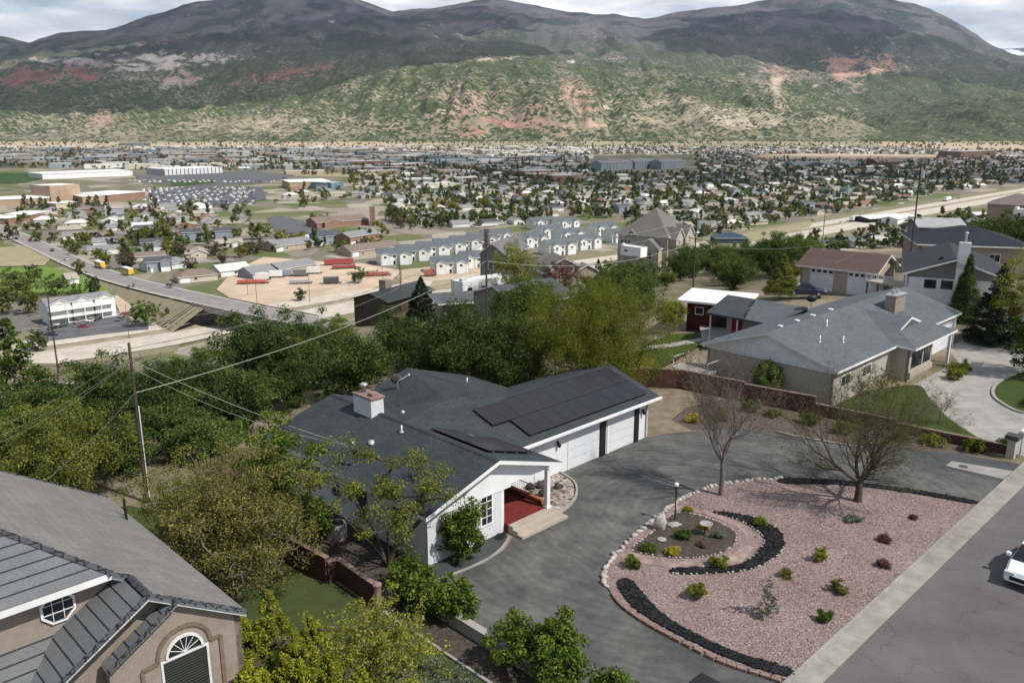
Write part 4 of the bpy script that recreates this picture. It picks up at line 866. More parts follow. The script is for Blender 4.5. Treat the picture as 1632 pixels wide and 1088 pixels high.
def tcaps(p, q, w_=.13, off=(0, 0), stp=.36):
    L = math.dist(p, q); n = int(L/stp); d = Vector((q[0]-p[0], q[1]-p[1], q[2]-p[2])).normalized(); nn = Vector((-d.y, d.x, 0)).normalized()
    for i in range(n):
        a = Vector(p).lerp(Vector(q), i/n); b_ = Vector(p).lerp(Vector(q), (i+.97)/n); za, zb = .06, .035
        mb.poly([a+nn*w_+Vector((0,0,-.03)), b_+nn*w_*.9+Vector((0,0,-.05)), b_+Vector((0,0,zb)), a+Vector((0,0,za))]); mb.poly([a+Vector((0,0,za)), b_+Vector((0,0,zb)), b_-nn*w_*.9+Vector((0,0,-.05)), a-nn*w_+Vector((0,0,-.03))])
        mb.poly([a+nn*w_+Vector((0,0,-.12)), a+nn*w_+Vector((0,0,-.03)), a+Vector((0,0,za)), a-nn*w_+Vector((0,0,-.03)), a-nn*w_+Vector((0,0,-.12))])
tcaps((sC,tC,ze+.02), (-22.73,tC,lz(-22.73)+.02)); tcaps((-26.83,tC,lz(-22.73)-4.1*ml), (-22.73,tC,lz(-22.73)+.02)); tcaps((-22.73,tC,lz(-22.73)+.03), (-22.73,-5.65,lz(-22.73)+.03))
tcaps((-23.2,-5.65,zt+.03), (-28.2,-.65,zt+5*ml+.03)); tcaps((-22.73,-5.65,lz(-22.73)), (-23.2,-5.65,zt)); tcaps((sC,4.7,ze), (-28.2,4.7,lz(-28.2)))
tcaps((-24.1,-7.22,lz(-21.95)-2.15*ml), (-21.95,-7.22,lz(-21.95)+.02), .12)
mb.build('edge_tile', m_ridge, HL)
mb = MB(); mb.wall((-24.0,-6.9), (-19.95,-6.9), 0, [(0, lz(-21.95)-.3-2.05*ml), (.506, lz(-21.95)-.3), (1, lz(-19.95)-.28)], .3)
mb.wall((-19.95,-6.9), (-19.95,4.4), 0, [(0, ze-.05), (1, ze-.05)]); mb.wall((-19.95,4.4), (-33,4.4), 0, [(0, ze-.1), (.63, lz(-28.2)-.3), (1, lz(-28.2)-.3)])
mb.wall((-26.5,-6.45), (-21.7,-6.45), 3.2, [(0, lz(-22.73)-.3-3.77*ml), (.785, lz(-22.73)-.25), (1, lz(-21.7)-.3)], .2)
mb.wall((-34,-5.1), (-22.5,-5.1), 0, [(0, zt-.15), (.93, zt-.15), (1, lz(-22.5)-.3)], .25)
mb.wall((-24.0,-5.1), (-24.0,-6.9), 0, [(0, 3.6), (1, 3.6)], .2)
mb.build('wall', m_stucco, HL)
# raised stucco band, arch window, octagon window, entry
mb = MB(); cx, r0 = -21.8, .82
pts = [(cx-1.3, 0), (cx-1.3, 4.1), (cx-.82, 4.15)]+[(cx-r0*math.cos(a), 4.25+r0*.95*math.sin(a)) for a in np.linspace(.1, math.pi-.1, 12)]+[(cx+.82, 4.2), (cx+1.15, 4.2), (cx+1.15, 0)]
for i in range(1, len(pts)):
    (x0, z0), (x1, z1) = pts[i-1], pts[i]; d = math.hypot(x1-x0, z1-z0); nx_, nz_ = -(z1-z0)/d*.06, (x1-x0)/d*.06
    A = [(x0-nx_, z0-nz_), (x1-nx_, z1-nz_), (x1+nx_, z1+nz_), (x0+nx_, z0+nz_)]
    mb.poly([(x, -6.955, z) for x, z in A]); 
    for q in range(4): a_, b_ = A[q], A[(q+1)%4]; mb.poly([(a_[0],-6.9,a_[1]), (b_[0],-6.9,b_[1]), (b_[0],-6.955,b_[1]), (a_[0],-6.955,a_[1])])
mb.build('stucco_band', M('stucco_band', (.2,.15,.115), None, 3), HL)
m_blind = BR('window_blind', (.05,.055,.05), (.065,.07,.065), (.01,.01,.01), 60, .09, .02, bmp=.3)
window(HL, (-22.55,-6.9,2.4), (1,0), (0,-1), 1.5, 1.72, 1, 1, .07, pane=m_blind)
aw = MB(); pn = MB(); cx, rr, zb_ = -21.8, .52, 4.16
N_ = 14; ro = [(cx-(rr+.08)*math.cos(a), zb_+(rr+.08)*math.sin(a)) for a in np.linspace(0, math.pi, N_)]; ri = [(cx-rr*math.cos(a), zb_+rr*math.sin(a)) for a in np.linspace(0, math.pi, N_)]
for i in range(N_-1):
    aw.poly([(ro[i][0],-6.97,ro[i][1]), (ri[i][0],-6.97,ri[i][1]), (ri[i+1][0],-6.97,ri[i+1][1]), (ro[i+1][0],-6.97,ro[i+1][1])][::-1]); aw.poly([(ro[i][0],-6.9,ro[i][1]), (ro[i][0],-6.97,ro[i][1]), (ro[i+1][0],-6.97,ro[i+1][1]), (ro[i+1][0],-6.9,ro[i+1][1])])
for a in np.linspace(0, math.pi, 8)[1:-1]: aw.tube([(cx,-6.93,zb_), (cx-rr*math.cos(a),-6.93,zb_+rr*math.sin(a))], .012, 4)
af = aw.build('arch_window', m_trim, HL); pn.poly([(x,-6.915,z) for x, z in ri]); pn.build('pane', m_glass, af)
oc, oz, orr = -24.62, 6.12, .44; aw = MB(); pn = MB(); P8 = [(oc+orr*math.cos(a), oz+orr*math.sin(a)) for a in [math.pi/8+k*math.pi/4 for k in range(8)]]; Q8 = [(oc+(x-oc)*1.17, oz+(z-oz)*1.17) for x, z in P8]
for i in range(8):
    j = (i+1) % 8; aw.poly([(Q8[i][0],-5.18,Q8[i][1]), (Q8[j][0],-5.18,Q8[j][1]), (P8[j][0],-5.18,P8[j][1]), (P8[i][0],-5.18,P8[i][1])]); aw.poly([(Q8[j][0],-5.18,Q8[j][1]), (Q8[i][0],-5.18,Q8[i][1]), (Q8[i][0],-5.08,Q8[i][1]), (Q8[j][0],-5.08,Q8[j][1])])
for k in (-.15, .15): aw.box(oc+k-.009, oc+k+.009, -5.15, -5.12, oz-.4, oz+.4); aw.box(oc-.4, oc+.4, -5.149, -5.125, oz+k-.009, oz+k+.009)
of = aw.build('octagon_window', m_trim, HL); pn.poly([(x,-5.12,z) for x, z in P8]); pn.build('pane', m_glass, of)
window(HL, (-25.6,-5.1,.2), (1,0), (0,-1), .75, 2.5, 1, 3, .08, pane=m_blind); window(HL, (-24.8,-5.1,.2), (1,0), (0,-1), .6, 2.5, 1, 3, .08)
MB().box(-27.2, -26.9, -6.8, -6.5, 0, 3.95).build('porch_post', m_stucco, HL)
for p, h_ in (((-20.1,2.0,4.95), .75), ((-20.25,1.5,5.0), .6)): MB().tube([p, (p[0], p[1], p[2]+h_)], .05, 8).build('roof_pipe', m_dark, HL)

# ------------------------------------------------------------------ slate roofed house on the right
NH = thing('ranch_house', 'beige brick ranch house with slate blue hip and gable roof right of the white house', 'house', S(38, 0, 0))
mn = .324; zN = 2.9; RN = 5.65; zr = zN+mn*RN
def tri(mb, *p): mb.slab(list(p), .18)
mb = MB()
mb.slab([(25.85,-5.71,zN), (36.1,-5.71,zN), (36.1,-5.3,zN+.13), (40.7,-.98,zN+mn*4.72), (41.0,0,zr), (25.85,0,zr)], .18)
mb.slab([(41.0,0,zr), (40.7,-.98,zN+mn*4.72), (45.3,-5.3,zN+.13), (52.2,-5.3,zN+.13), (52.2,0,zr)], .18)
mb.slab([(52.2,0,zr), (52.2,5.65,zN), (43,5.65,zN), (25.85,5.65,zN), (25.85,0,zr)], .18)
mb.slab([(36.1,-7.2,zN), (38.2,-5.0,zN+mn*2.1+.03), (40.7,-5.0,zN+mn*4.6), (40.7,-.98,zN+mn*4.72), (36.1,-5.3,zN+.1)], .18)
mb.slab([(45.3,-7.2,zN), (45.3,-5.3,zN+.1), (40.7,-.98,zN+mn*4.72), (40.7,-5.0,zN+mn*4.6), (43.2,-5.0,zN+mn*2.1+.03)], .18)
mb.slab([(36.1,-7.2,zN), (45.3,-7.2,zN), (43.2,-5.0,zN+.75), (38.2,-5.0,zN+.75)], .18)
rf = mb.build('roof', [m_shingle_n, m_trim], NH)
mb = MB(); za_ = zN+mn*3.6
mb.slab([(35.9,5.2,zN-.02), (39.5,3.5,za_), (39.5,8.6,za_), (35.9,7.6,zN)], .18); mb.slab([(43.1,5.2,zN), (43.1,11.6,zN), (39.5,11.6,za_), (39.5,3.5,za_)], .18)
mb.build('wing_roof', [m_shingle_n, m_shingle_n], NH)
# darker replacement shingles with a stepped seam
mb = MB(); zz = lambda s: zN+mn*(s-35.9)
seam = [(35.9,7.6), (36.5,8.0), (36.5,8.3), (37.2,7.9), (37.2,8.4), (37.9,8.1), (37.9,8.7), (38.6,8.3), (38.6,8.9), (39.5,8.6)]
mb.slab([(s_, t__, zz(s_)) for s_, t__ in seam]+[(39.5,11.6,zz(39.5)), (35.9,11.6,zz(35.9))], .18, 0, 0); mb.build('patched_shingles', [m_shingle_d, m_trim], NH)
mb = MB(); mb.wall((26.3,5.2), (26.3,-5.2), 0, [(0,2.62),(1,2.62)]); mb.wall((26.3,-5.2), (36.6,-5.2), 0, [(0,2.7),(1,2.7)]); mb.wall((36.6,-5.2), (36.6,-6.6), 0, [(0,2.7),(1,2.7)])
mb.wall((36.6,-6.6), (41.5,-6.6), 0, [(0,2.7),(1,2.7)]); mb.wall((41.5,-6.6), (41.5,-5), 0, [(0,2.7),(1,2.7)]); mb.wall((41.5,-5), (51.8,-5), 0, [(0,2.7),(1,2.7)]); mb.wall((51.8,-5), (51.8,5.2), 0, [(0,2.8),(.5,zr-.3),(1,2.8)])
mb.wall((51.8,5.2), (26.3,5.2), 0, [(0,2.7),(1,2.7)]); mb.build('wall', m_beige, NH)
MB().wall((26.2,5.55), (26.2,-5.55), 2.55, [(0,2.72),(.5,zr-.22),(1,2.72)], .1).build('gable_board', m_white, NH)
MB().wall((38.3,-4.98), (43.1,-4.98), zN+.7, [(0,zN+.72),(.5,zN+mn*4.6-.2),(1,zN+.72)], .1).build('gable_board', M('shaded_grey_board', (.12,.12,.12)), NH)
for x in (27.6, 31.2): window(NH, (x,-5.2,1.2), (1,0), (0,-1), 1.6, .9, 2, 1)
window(NH, (37.1,-6.6,1.0), (1,0), (0,-1), 2.2, 1.3, 3, 1, mat=m_dark); window(NH, (39.6,-6.6,1.0), (1,0), (0,-1), 1.5, 1.3, 2, 1, mat=m_dark)
MB().box(36.7, 41.4, -6.78, -6.62, .3, .75).build('window_planter', m_step, NH)
for x in (44.9, 51.0): MB().box(x-.1, x+.1, -6.9 if x < 46 else -5.2, -6.7 if x < 46 else -5.0, 0, 2.7).build('porch_post', m_trim, NH)
gdoor(NH, (46.2,-5.0,.05), (1,0), (0,-1), 4.6, 2.2)
cN = MB().box(43.2, 45.4, -2.6, -1.7, 3.2, 5.35).build('chimney', m_stucco, NH); MB().box(43.1, 45.5, -2.7, -1.6, 5.35, 5.45).lathe((43.8,-2.1,5.45), [(.18,0), (.18,.35), (.05,.4)], 10).lathe((44.7,-2.1,5.45), [(.18,0), (.18,.3), (.05,.35)], 10).build('chimney_cap', m_metal, cN)
for p in ((29.2,-2.6,3.9), (33.0,-1.3,4.3), (31.5,-3.4,3.6)): vent(NH, p, .5, .05)
for x in (28.9, 31.6, 34.3, 37.5): MB().box(x-.18, x+.18, .35, .7, zr-.22, zr-.02).build('roof_vent', m_trim, NH)
for (x, y) in ((36.1,11.2), (36.1,8.4)): MB().tube([(x,y,0), (x,y,2.8)], .07, 6).build('patio_post', m_trim, NH)
MB().wall((39.0,11.2), (39.0,5.4), 0, [(0,2.6),(1,2.6)]).build('wing_wall', m_step, NH); MB().box(38.9, 39.0, 9.6, 10.6, .05, 2.1).build('red_door', M('crimson_paint', (.25,.02,.04)), NH)
t_ = thing('satellite_dish', 'dark satellite dish on the far ridge of the slate blue roof', 'satellite dish', S(39.4,3.2,4.3)); MB().tube([(39.4,3.2,4.1), (39.4,3.2,4.8)], .04, 6).build('mast', m_metal, t_); MB().rock((39.35,3.15,4.95), (.5,.3,.33), seed=1, sub=2, amp=0).build('dish', m_dark, t_, True)
# deck railing on the left of that house
t_ = thing('deck', 'raised concrete deck with clear railing at the left corner of the beige brick house', 'deck', S(24.9,5.4,0))
MB().box(23.8, 26.2, 3.6, 6.8, .9, 1.05).build('deck_floor', m_conc, t_); MB().box(23.9, 26.1, 3.7, 6.7, 0, .9).build('deck_base', m_step, t_)
mb = MB()
for (a, b_) in (((23.85,3.65),(23.85,6.75)), ((23.85,6.75),(26.1,6.75)), ((23.85,3.65),(26.1,3.65))): 
    mb.tube([(a[0],a[1],1.95), (b_[0],b_[1],1.95)], .025, 6); mb.tube([(a[0],a[1],1.15), (b_[0],b_[1],1.15)], .02, 6); mb.tube([(a[0],a[1],1.0), (a[0],a[1],1.95)], .03, 6)
mb.build('railing', m_trim, t_)
# white roofed shed
t_ = thing('shed', 'dark red shed under a bright white flat roof beyond the lawn', 'shed', at(1112, 512, 0))
F_, L_ = px_frame((1094,516), (1150,522), 0); mw = M('bright_white_roof', (.85,.85,.82), (.8,.8,.78), 1, .5)
bldg(t_, F_, 5.2, 4.0, 2.4, .06, 'shed', BR('red_siding', (.13,.035,.03), (.11,.03,.025), (.05,.02,.02), .3, 40, .02), mw, mw, ov=.9, feats=(('win','f',.8,1.1,.9,.8), ('door','f',3.0,.05,.9,2.0)))

# ------------------------------------------------------------------ brown roofed garage, white house behind, grey buildings
m_brroof = BR('brown_shingle', (.115,.075,.068), (.14,.095,.085), (.07,.05,.045), .35, .15, .01, bmp=.4)
m_bsiding = BR('beige_siding', (.42,.37,.29), (.4,.35,.275), (.28,.25,.2), 60, .2, .015, bmp=.4, stain=.1)
m_grsiding = BR('grey_siding', (.25,.24,.23), (.24,.23,.22), (.15,.15,.14), 60, .2, .02, bmp=.4)
house('detached_garage', 'beige garage building with brown shingle roof and two white doors', 'garage', (1274,459), (1391,474), 0, 7.2, 3.1, sl=.42, wm=m_bsiding, rm=m_brroof,
      feats=(('gar','f',1.2,.05,2.9,2.7,0,1), ('gar','f',5.8,.05,4.2,2.7,0,1), ('win','r',2.4,1.3,.9,1.0), ('win','r',4.4,1.3,.7,1.0)))
WH, F_, L_ = house('gabled_house', 'white and taupe gabled house with a white chimney beyond the spruces', 'house', (1439,500), (1588,512), 0, 14, 4.6, sl=.36, style='front', wm=m_white, rm=BR('navy_shingle', (.04,.043,.055), (.055,.058,.07), (.02,.02,.025), .35, .15, .01),
      feats=(('win','f',1.6,2.9,1.3,1.1), ('win','f',3.2,2.9,1.3,1.1), ('win','f',8.1,1.4,.9,2.0)))
MB(F_).wall((-.02,-.03), (L_+.02,-.03), 4.1, [(0,4.4), (.5,4.5+.36*L_/2-.1), (1,4.4)], .05).build('gable_board', m_grsiding, WH)
cW = MB(F_).box(4.5, 5.6, -.45, .3, 0, 8.0).build('chimney', m_wbrick, WH); MB(F_).lathe((5.05,-.1,8.0), [(.12,0), (.12,.9), (.22,.95), (.1,1.1)], 8).build('flue', m_metal, cW)
dk = thing('balcony_deck', 'brown timber deck on posts joining the garage court to the white gabled house', 'deck', at(1410,480,0)); F2, _ = px_frame((1378,478), (1440,490), 0)
MB(F2).box(0, 5.6, 0, 3.2, 2.1, 2.3).build('deck_floor', m_step, dk)
for k in range(5): MB(F2).box(k*1.35, k*1.35+.14, 0, .14, 0, 2.1).build('post', m_wood, dk)
mb = MB(F2).tube([(0,0,3.1), (5.6,0,3.1)], .04, 4)
for k in range(24): mb.tube([(k*.24,0,2.3), (k*.24,0,3.1)], .02, 4)
mb.build('railing', m_trim, dk)
house('long_house', 'dark hip roofed house with tan walls behind the white gabled house', 'house', (1462,425), (1640,432), 0, 13, 3.4, sl=.3, style='hip', wm=m_stucco, rm=BR('ink_shingle', (.03,.033,.045), (.045,.048,.06), (.015,.015,.02), .35, .15, .01), feats=(('win','f',3,1,1.5,1.2), ('win','f',9,1,1.5,1.2)))
house('metal_barn', 'long grey metal barn with pale rounded roof on the right ridge', 'barn', (1461,411), (1530,413), -.5, 8, 5.0, sl=.22, wm=BR('grey_metal', (.2,.2,.22), (.21,.21,.23), (.14,.14,.15), .3, 60, .02), rm=M('pale_metal_roof', (.5,.5,.49), None, 1, .5), feats=(('win','f',1,3.4,1.6,.5), ('win','f',4,3.4,1.6,.5), ('win','f',7,3.4,1.6,.5)))
house('barn', 'low shed with a wide silver metal roof beside the freeway bend', 'barn', (1385,356), (1440,352), hit(1385,356).z, 16, 3.6, sl=.16, wm=m_dark, rm=M('silver_roof', (.6,.62,.64), None, 1, .4), ov=1.2, z0=-3)
house('barn', 'small white roofed outbuilding attached right of the silver metal roof', 'barn', (1430,358), (1455,352), hit(1430,358).z, 12, 4.0, sl=.25, wm=m_white, rm=M('white_metal_roof', (.8,.8,.8), None, 1, .4), ov=.6, z0=-3)
house('house', 'taupe hip roofed house at the right edge above the dark trees', 'house', (1572,345), (1660,350), -6, 12, 4, sl=.4, style='hip', wm=m_stucco, rm=BR('taupe_shingle', (.16,.13,.12), (.18,.15,.14), (.1,.08,.08), .4, .2, .01))
house('motorhome', 'pale long camper parked in the trees at the right edge', 'camper', (1612,352), (1660,356), -2, 3, 2.8, style='flat', z0=.45, wm=m_trim, rm=m_trim, feats=(('win','f',1,1.4,.8,.6), ('win','f',3.5,1.4,.8,.6)))

# ------------------------------------------------------------------ houses on the slope between ridge and valley
m_groof = BR('grey_shingle', (.13,.125,.115), (.16,.15,.14), (.08,.08,.075), .4, .2, .012, bmp=.4)
m_groof2 = BR('warm_grey_shingle', (.2,.185,.16), (.23,.21,.185), (.12,.11,.1), .4, .2, .012, bmp=.4)
m_ltan = M('light_tan_wall', (.36,.33,.28), (.31,.28,.24), 1.5)
m_gwall = M('grey_wall', (.2,.19,.185), (.17,.16,.155), 1.5)
m_wwall = M('new_white_wall', (.7,.7,.68), (.62,.62,.6), 1.5)
B1, F_, L_ = house('brown_house', 'brown two storey house with dark metal roof standing alone above the freeway', 'house', (566,522), (620,530), -20, 15, 6.2, sl=.3, style='front', wm=BR('brown_siding', (.085,.065,.05), (.1,.075,.06), (.05,.04,.03), 60, .25, .02), rm=M('green_black_roof', (.035,.045,.045), None, 1, .5), tm=m_dark,
      feats=(('win','r',2,3.6,2.2,1.6), ('win','r',7,3.6,2.6,1.8), ('win','f',2,3.4,1.0,1.2), ('win','r',2,1,1.8,1.3)))
MB(F_).box(2.5, 4.2, 5, 7, 7, 9.2).build('chimney', m_stucco, B1); MB(F_).box(L_, L_+2.2, 1, 12, 2.9, 3.1).build('balcony', m_wood, B1)
house('low_house', 'dark roofed house glimpsed at the left edge behind the golden juniper', 'house', (-40,712), (66,706), -7, 9, 2.6, sl=.35, wm=m_gwall, rm=BR('umber_shingle', (.1,.08,.075), (.12,.1,.09), (.05,.045,.04), .35, .15, .01), z0=-4)
house('motorhome', 'long white motorhome with slide out parked between the dark roofs', 'camper', (737,482), (812,470), -9, 3.2, 3.4, style='flat', z0=.45, wm=m_trim, rm=m_trim, feats=(('win','f',1,1.6,1.2,.8), ('win','f',4,1.6,1.4,.8), ('win','f',6.6,1.6,1,.8)))
house('carport', 'low flat roofed carport with pale edge beside the utility pole', 'carport', (706,510), (762,506), -8, 5.5, 2.4, style='shed', sl=.05, wm=m_gwall, rm=M('felt_roof', (.11,.12,.13)), ov=.8)
house('low_house', 'blue grey roofed house half hidden by the big willow like tree', 'house', (826,520), (912,505), -5, 10, 3.0, sl=.3, style='gable', wm=m_gwall, rm=BR('blue_grey_shingle', (.085,.09,.105), (.1,.105,.12), (.06,.06,.07), .4, .2, .012))
G1, F_, L_ = house('tall_house', 'tall grey gabled house with lilac roof and brick chimney behind the aspens', 'house', (766,473), (806,476), -10, 11, 8.0, sl=.75, style='front', wm=m_gwall, rm=BR('lilac_shingle', (.2,.19,.2), (.23,.22,.23), (.14,.13,.14), .4, .2, .012), feats=(('win','r',2,5.2,1.2,1.5), ('win','r',6,5.2,1.2,1.5), ('win','f',1.5,5,1,1.4)))
MB(F_).box(.3, 1.2, 1, 1.9, 5, 12).build('chimney', m_gwall, G1)
house('tan_house', 'tan house with several warm grey gable roofs behind the purple leaved tree', 'house', (866,474), (938,470), -12, 13, 5.0, sl=.5, style='hip', wm=m_ltan, rm=m_groof2, cg=((3.5, 5.5, 1.5, 6.2), (8.5, 4, .6, 5)), feats=(('gar','f',6.6,.1,2.6,2.3,.0), ('win','f',2.6,1.2,1.6,1.4,1.5), ('win','f',2.8,4.0,1.4,1.2,1.5), ('win','r',4,1.2,1.5,1.3)))
MAN, F_, L_ = house('mansion', 'large beige mansion with steep grey hip roof and many pointed gables', 'house', (984,412), (1062,420), -19, 17, 8.0, sl=.85, style='hip', wm=m_ltan, rm=m_groof, cg=((4.5, 4.5, 0, 7), (11.5, 6.0, 2.5, 4.5)), feats=(('win','f',1.0,4.5,.8,1.4), ('win','f',2.2,4.5,.8,1.4), ('win','f',3.4,4.5,.8,1.4), ('win','f',10.6,1.2,1.8,1.8,2.5), ('win','r',2,4.5,1.2,1.6), ('win','r',5,4.5,1.2,1.6), ('win','r',2,1.2,1.6,1.6), ('gar','f',6.0,.1,2.8,2.4)))
for v_, w_, hh in ((3.5, 5, 7.5), (10.5, 6.5, 7)):
    mb = MB(F_).wall((L_+2.2, v_-w_/2), (L_+2.2, v_+w_/2), 0, [(0,hh), (.5,hh+w_*.5), (1,hh)]).wall((L_, v_-w_/2), (L_+2.2, v_-w_/2), 0, [(0,hh),(1,hh)]).wall((L_+2.2, v_+w_/2), (L_, v_+w_/2), 0, [(0,hh),(1,hh)]); mb.build('gable_wing', m_ltan, MAN)
    q = w_/2+.4; mb = MB(F_).slab([(L_+2.6, v_-q, hh-.35), (L_+2.6, v_, hh+w_*.5+.1), (L_-4, v_, hh+w_*.5+.1), (L_-.6, v_-q, hh-.35)], .2).slab([(L_+2.6, v_, hh+w_*.5+.1), (L_+2.6, v_+q, hh-.35), (L_-.6, v_+q, hh-.35), (L_-4, v_, hh+w_*.5+.1)], .2); mb.build('gable_roof', [m_groof, m_trim], MAN)
    window(MAN, (L_+2.2, v_-.7, 1.5), (0,1), (1,0), 1.4, 2.6, 2, 3, F=F_); window(MAN, (L_+2.2, v_-.5, 5.2), (0,1), (1,0), 1.0, 1.5, 1, 2, F=F_)
house('motorhome', 'white camper van parked in front of the beige mansion', 'camper', (988,408), (1020,413), -17, 3, 3.2, style='flat', z0=.45, wm=m_trim, rm=m_trim, feats=(('win','f',1.5,1.5,1.4,.7),))
house('barn', 'dark teal hip roofed house beside the right hand freeway trees', 'house', (1140,388), (1192,388), hit(1165,388).z+.5, 14, 3.4, sl=.36, style='hip', wm=M('teal_wall', (.04,.06,.075)), rm=M('teal_roof', (.03,.055,.075), (.022,.042,.058), 1, .5), tm=m_trim, z0=-4)
# ------------------------------------------------------------------ trees
def skeleton(rng, base_pts, targets, wob=.12, pen=.6):
    if isinstance(base_pts, tuple): P, par = [np.array(q, float) for q in base_pts[0]], list(base_pts[1]); free = 1
    else: P = [np.array(p, float) for p in base_pts]; par = [-1]+list(range(len(base_pts)-1)); free = len(base_pts)-1
    T = sorted(targets, key=lambda q: np.linalg.norm(np.array(q)-P[free])); tips = []
    for q in T:
        q = np.array(q); A = np.array(P[max(0, free-1):]); d = q-A; L = np.linalg.norm(d, axis=1)+1e-6
        cost = L*(1+pen*np.clip(-d[:, 2]/L+.25, 0, 2)); j = int(np.argmin(cost))+max(0, free-1); p0 = P[j]; L = np.linalg.norm(q-p0); n = 1 if L < .5 else (2 if L < 1.4 else 3); last = j
        for k in range(1, n+1):
            f = k/n; pt = p0+(q-p0)*f; pt = pt+rng.normal(0, wob*L/n, 3)*(f < 1); pt[2] += (-.06*L*math.sin(math.pi*f))
            P.append(pt); par.append(last); last = len(P)-1
        tips.append(last)
    n = len(P); cnt = np.zeros(n)
    for t in tips: cnt[t] += 1
    for i in range(n-1, 0, -1): cnt[par[i]] += cnt[i]
    return np.array(P), np.array(par), cnt, tips
def limbs(P, par, cnt, rt, rbase, ex=.45, ns=5):
    rad = rt*np.maximum(cnt, 1)**ex; rad = np.minimum(rad, rbase); V = []; Q = []
    I = np.arange(1, len(P)); A = P[par[I]]; B = P[I]; d = B-A; L = np.linalg.norm(d, axis=1, keepdims=True)+1e-9; d = d/L
    ref = np.where(np.abs(d[:, 2:3]) < .9, np.array([[0, 0, 1.]]), np.array([[1., 0, 0]])); u = np.cross(d, ref); u /= np.linalg.norm(u, axis=1, keepdims=True); v = np.cross(d, u)
    ra = np.minimum(rad[par[I]], rad[I]*1.35+.002); rb = rad[I]
    th = np.linspace(0, 2*math.pi, ns, endpoint=False); c, s = np.cos(th), np.sin(th)
    ring = u[:, None, :]*c[None, :, None]+v[:, None, :]*s[None, :, None]
    RA = (A-d*rb[:, None]*.3)[:, None, :]+ring*ra[:, None, None]; RB = (B+d*rb[:, None]*.3)[:, None, :]+ring*rb[:, None, None]
    V = np.concatenate([RA, RB], 1).reshape(-1, 3); n = len(I); b0 = (np.arange(n)*2*ns)[:, None]; k = np.arange(ns)[None, :]; k2 = (k+1) % ns
    Q = np.stack([b0+k, b0+k2, b0+ns+k2, b0+ns+k], -1).reshape(-1, 4); return V, Q
def leaves(rng, cen, rad, n, size, up=.2, asp=.5, flat=.8):
    """n leaves round each clump centre"""
    m = len(cen); c = np.repeat(cen, n, 0); r = np.repeat(np.asarray(rad)*np.ones(m), n)
    g_ = rng.normal(0, 1, (m*n, 3)); g_ /= np.linalg.norm(g_, axis=1, keepdims=True); q = g_*(rng.random((m*n, 1))**.45)*r[:, None]; q[:, 2] *= flat; p = c+q
    nrm = g_*.7+rng.normal(0, .5, (m*n, 3)); nrm[:, 2] += up; nrm /= np.linalg.norm(nrm, axis=1, keepdims=True)
    a = rng.normal(0, 1, (m*n, 3)); a -= nrm*np.sum(a*nrm, 1, keepdims=True); a /= np.linalg.norm(a, axis=1, keepdims=True); b_ = np.cross(nrm, a)
    s = size*(.6+.8*rng.random((m*n, 1))); V = np.stack([p-a*s, p-b_*s*asp, p+a*s, p+b_*s*asp], 1).reshape(-1, 3)
    return V, np.arange(m*n*4).reshape(-1, 4)
def crown_pts(rng, n, c, r, shell=.55, lobes=3, amp=.25, zmin=None, cone=False):
    out = []; ph = rng.random(6)*6.28
    while len(out) < n:
        g_ = rng.normal(0, 1, 3); g_ /= np.linalg.norm(g_); az = math.atan2(g_[1], g_[0])
        k = 1+amp*math.sin(lobes*az+ph[0])*.6+amp*math.sin(5*g_[2]+2*az+ph[1])*.5+amp*.5*math.sin(7*az+ph[2])
        f = shell+(1-shell)*rng.random() if rng.random() < .75 else rng.random()**.5*shell
        q = g_*f*k
        if cone: h = rng.random()**1.5; rr = (1-h)**.85*(.35+.65*rng.random()**.5); q = np.array([math.cos(az)*rr, math.sin(az)*rr, h*2-1])
        p = np.array(c)+q*np.array(r)
        if zmin is None or p[2] > zmin: out.append(p)
    return out
TM = {}
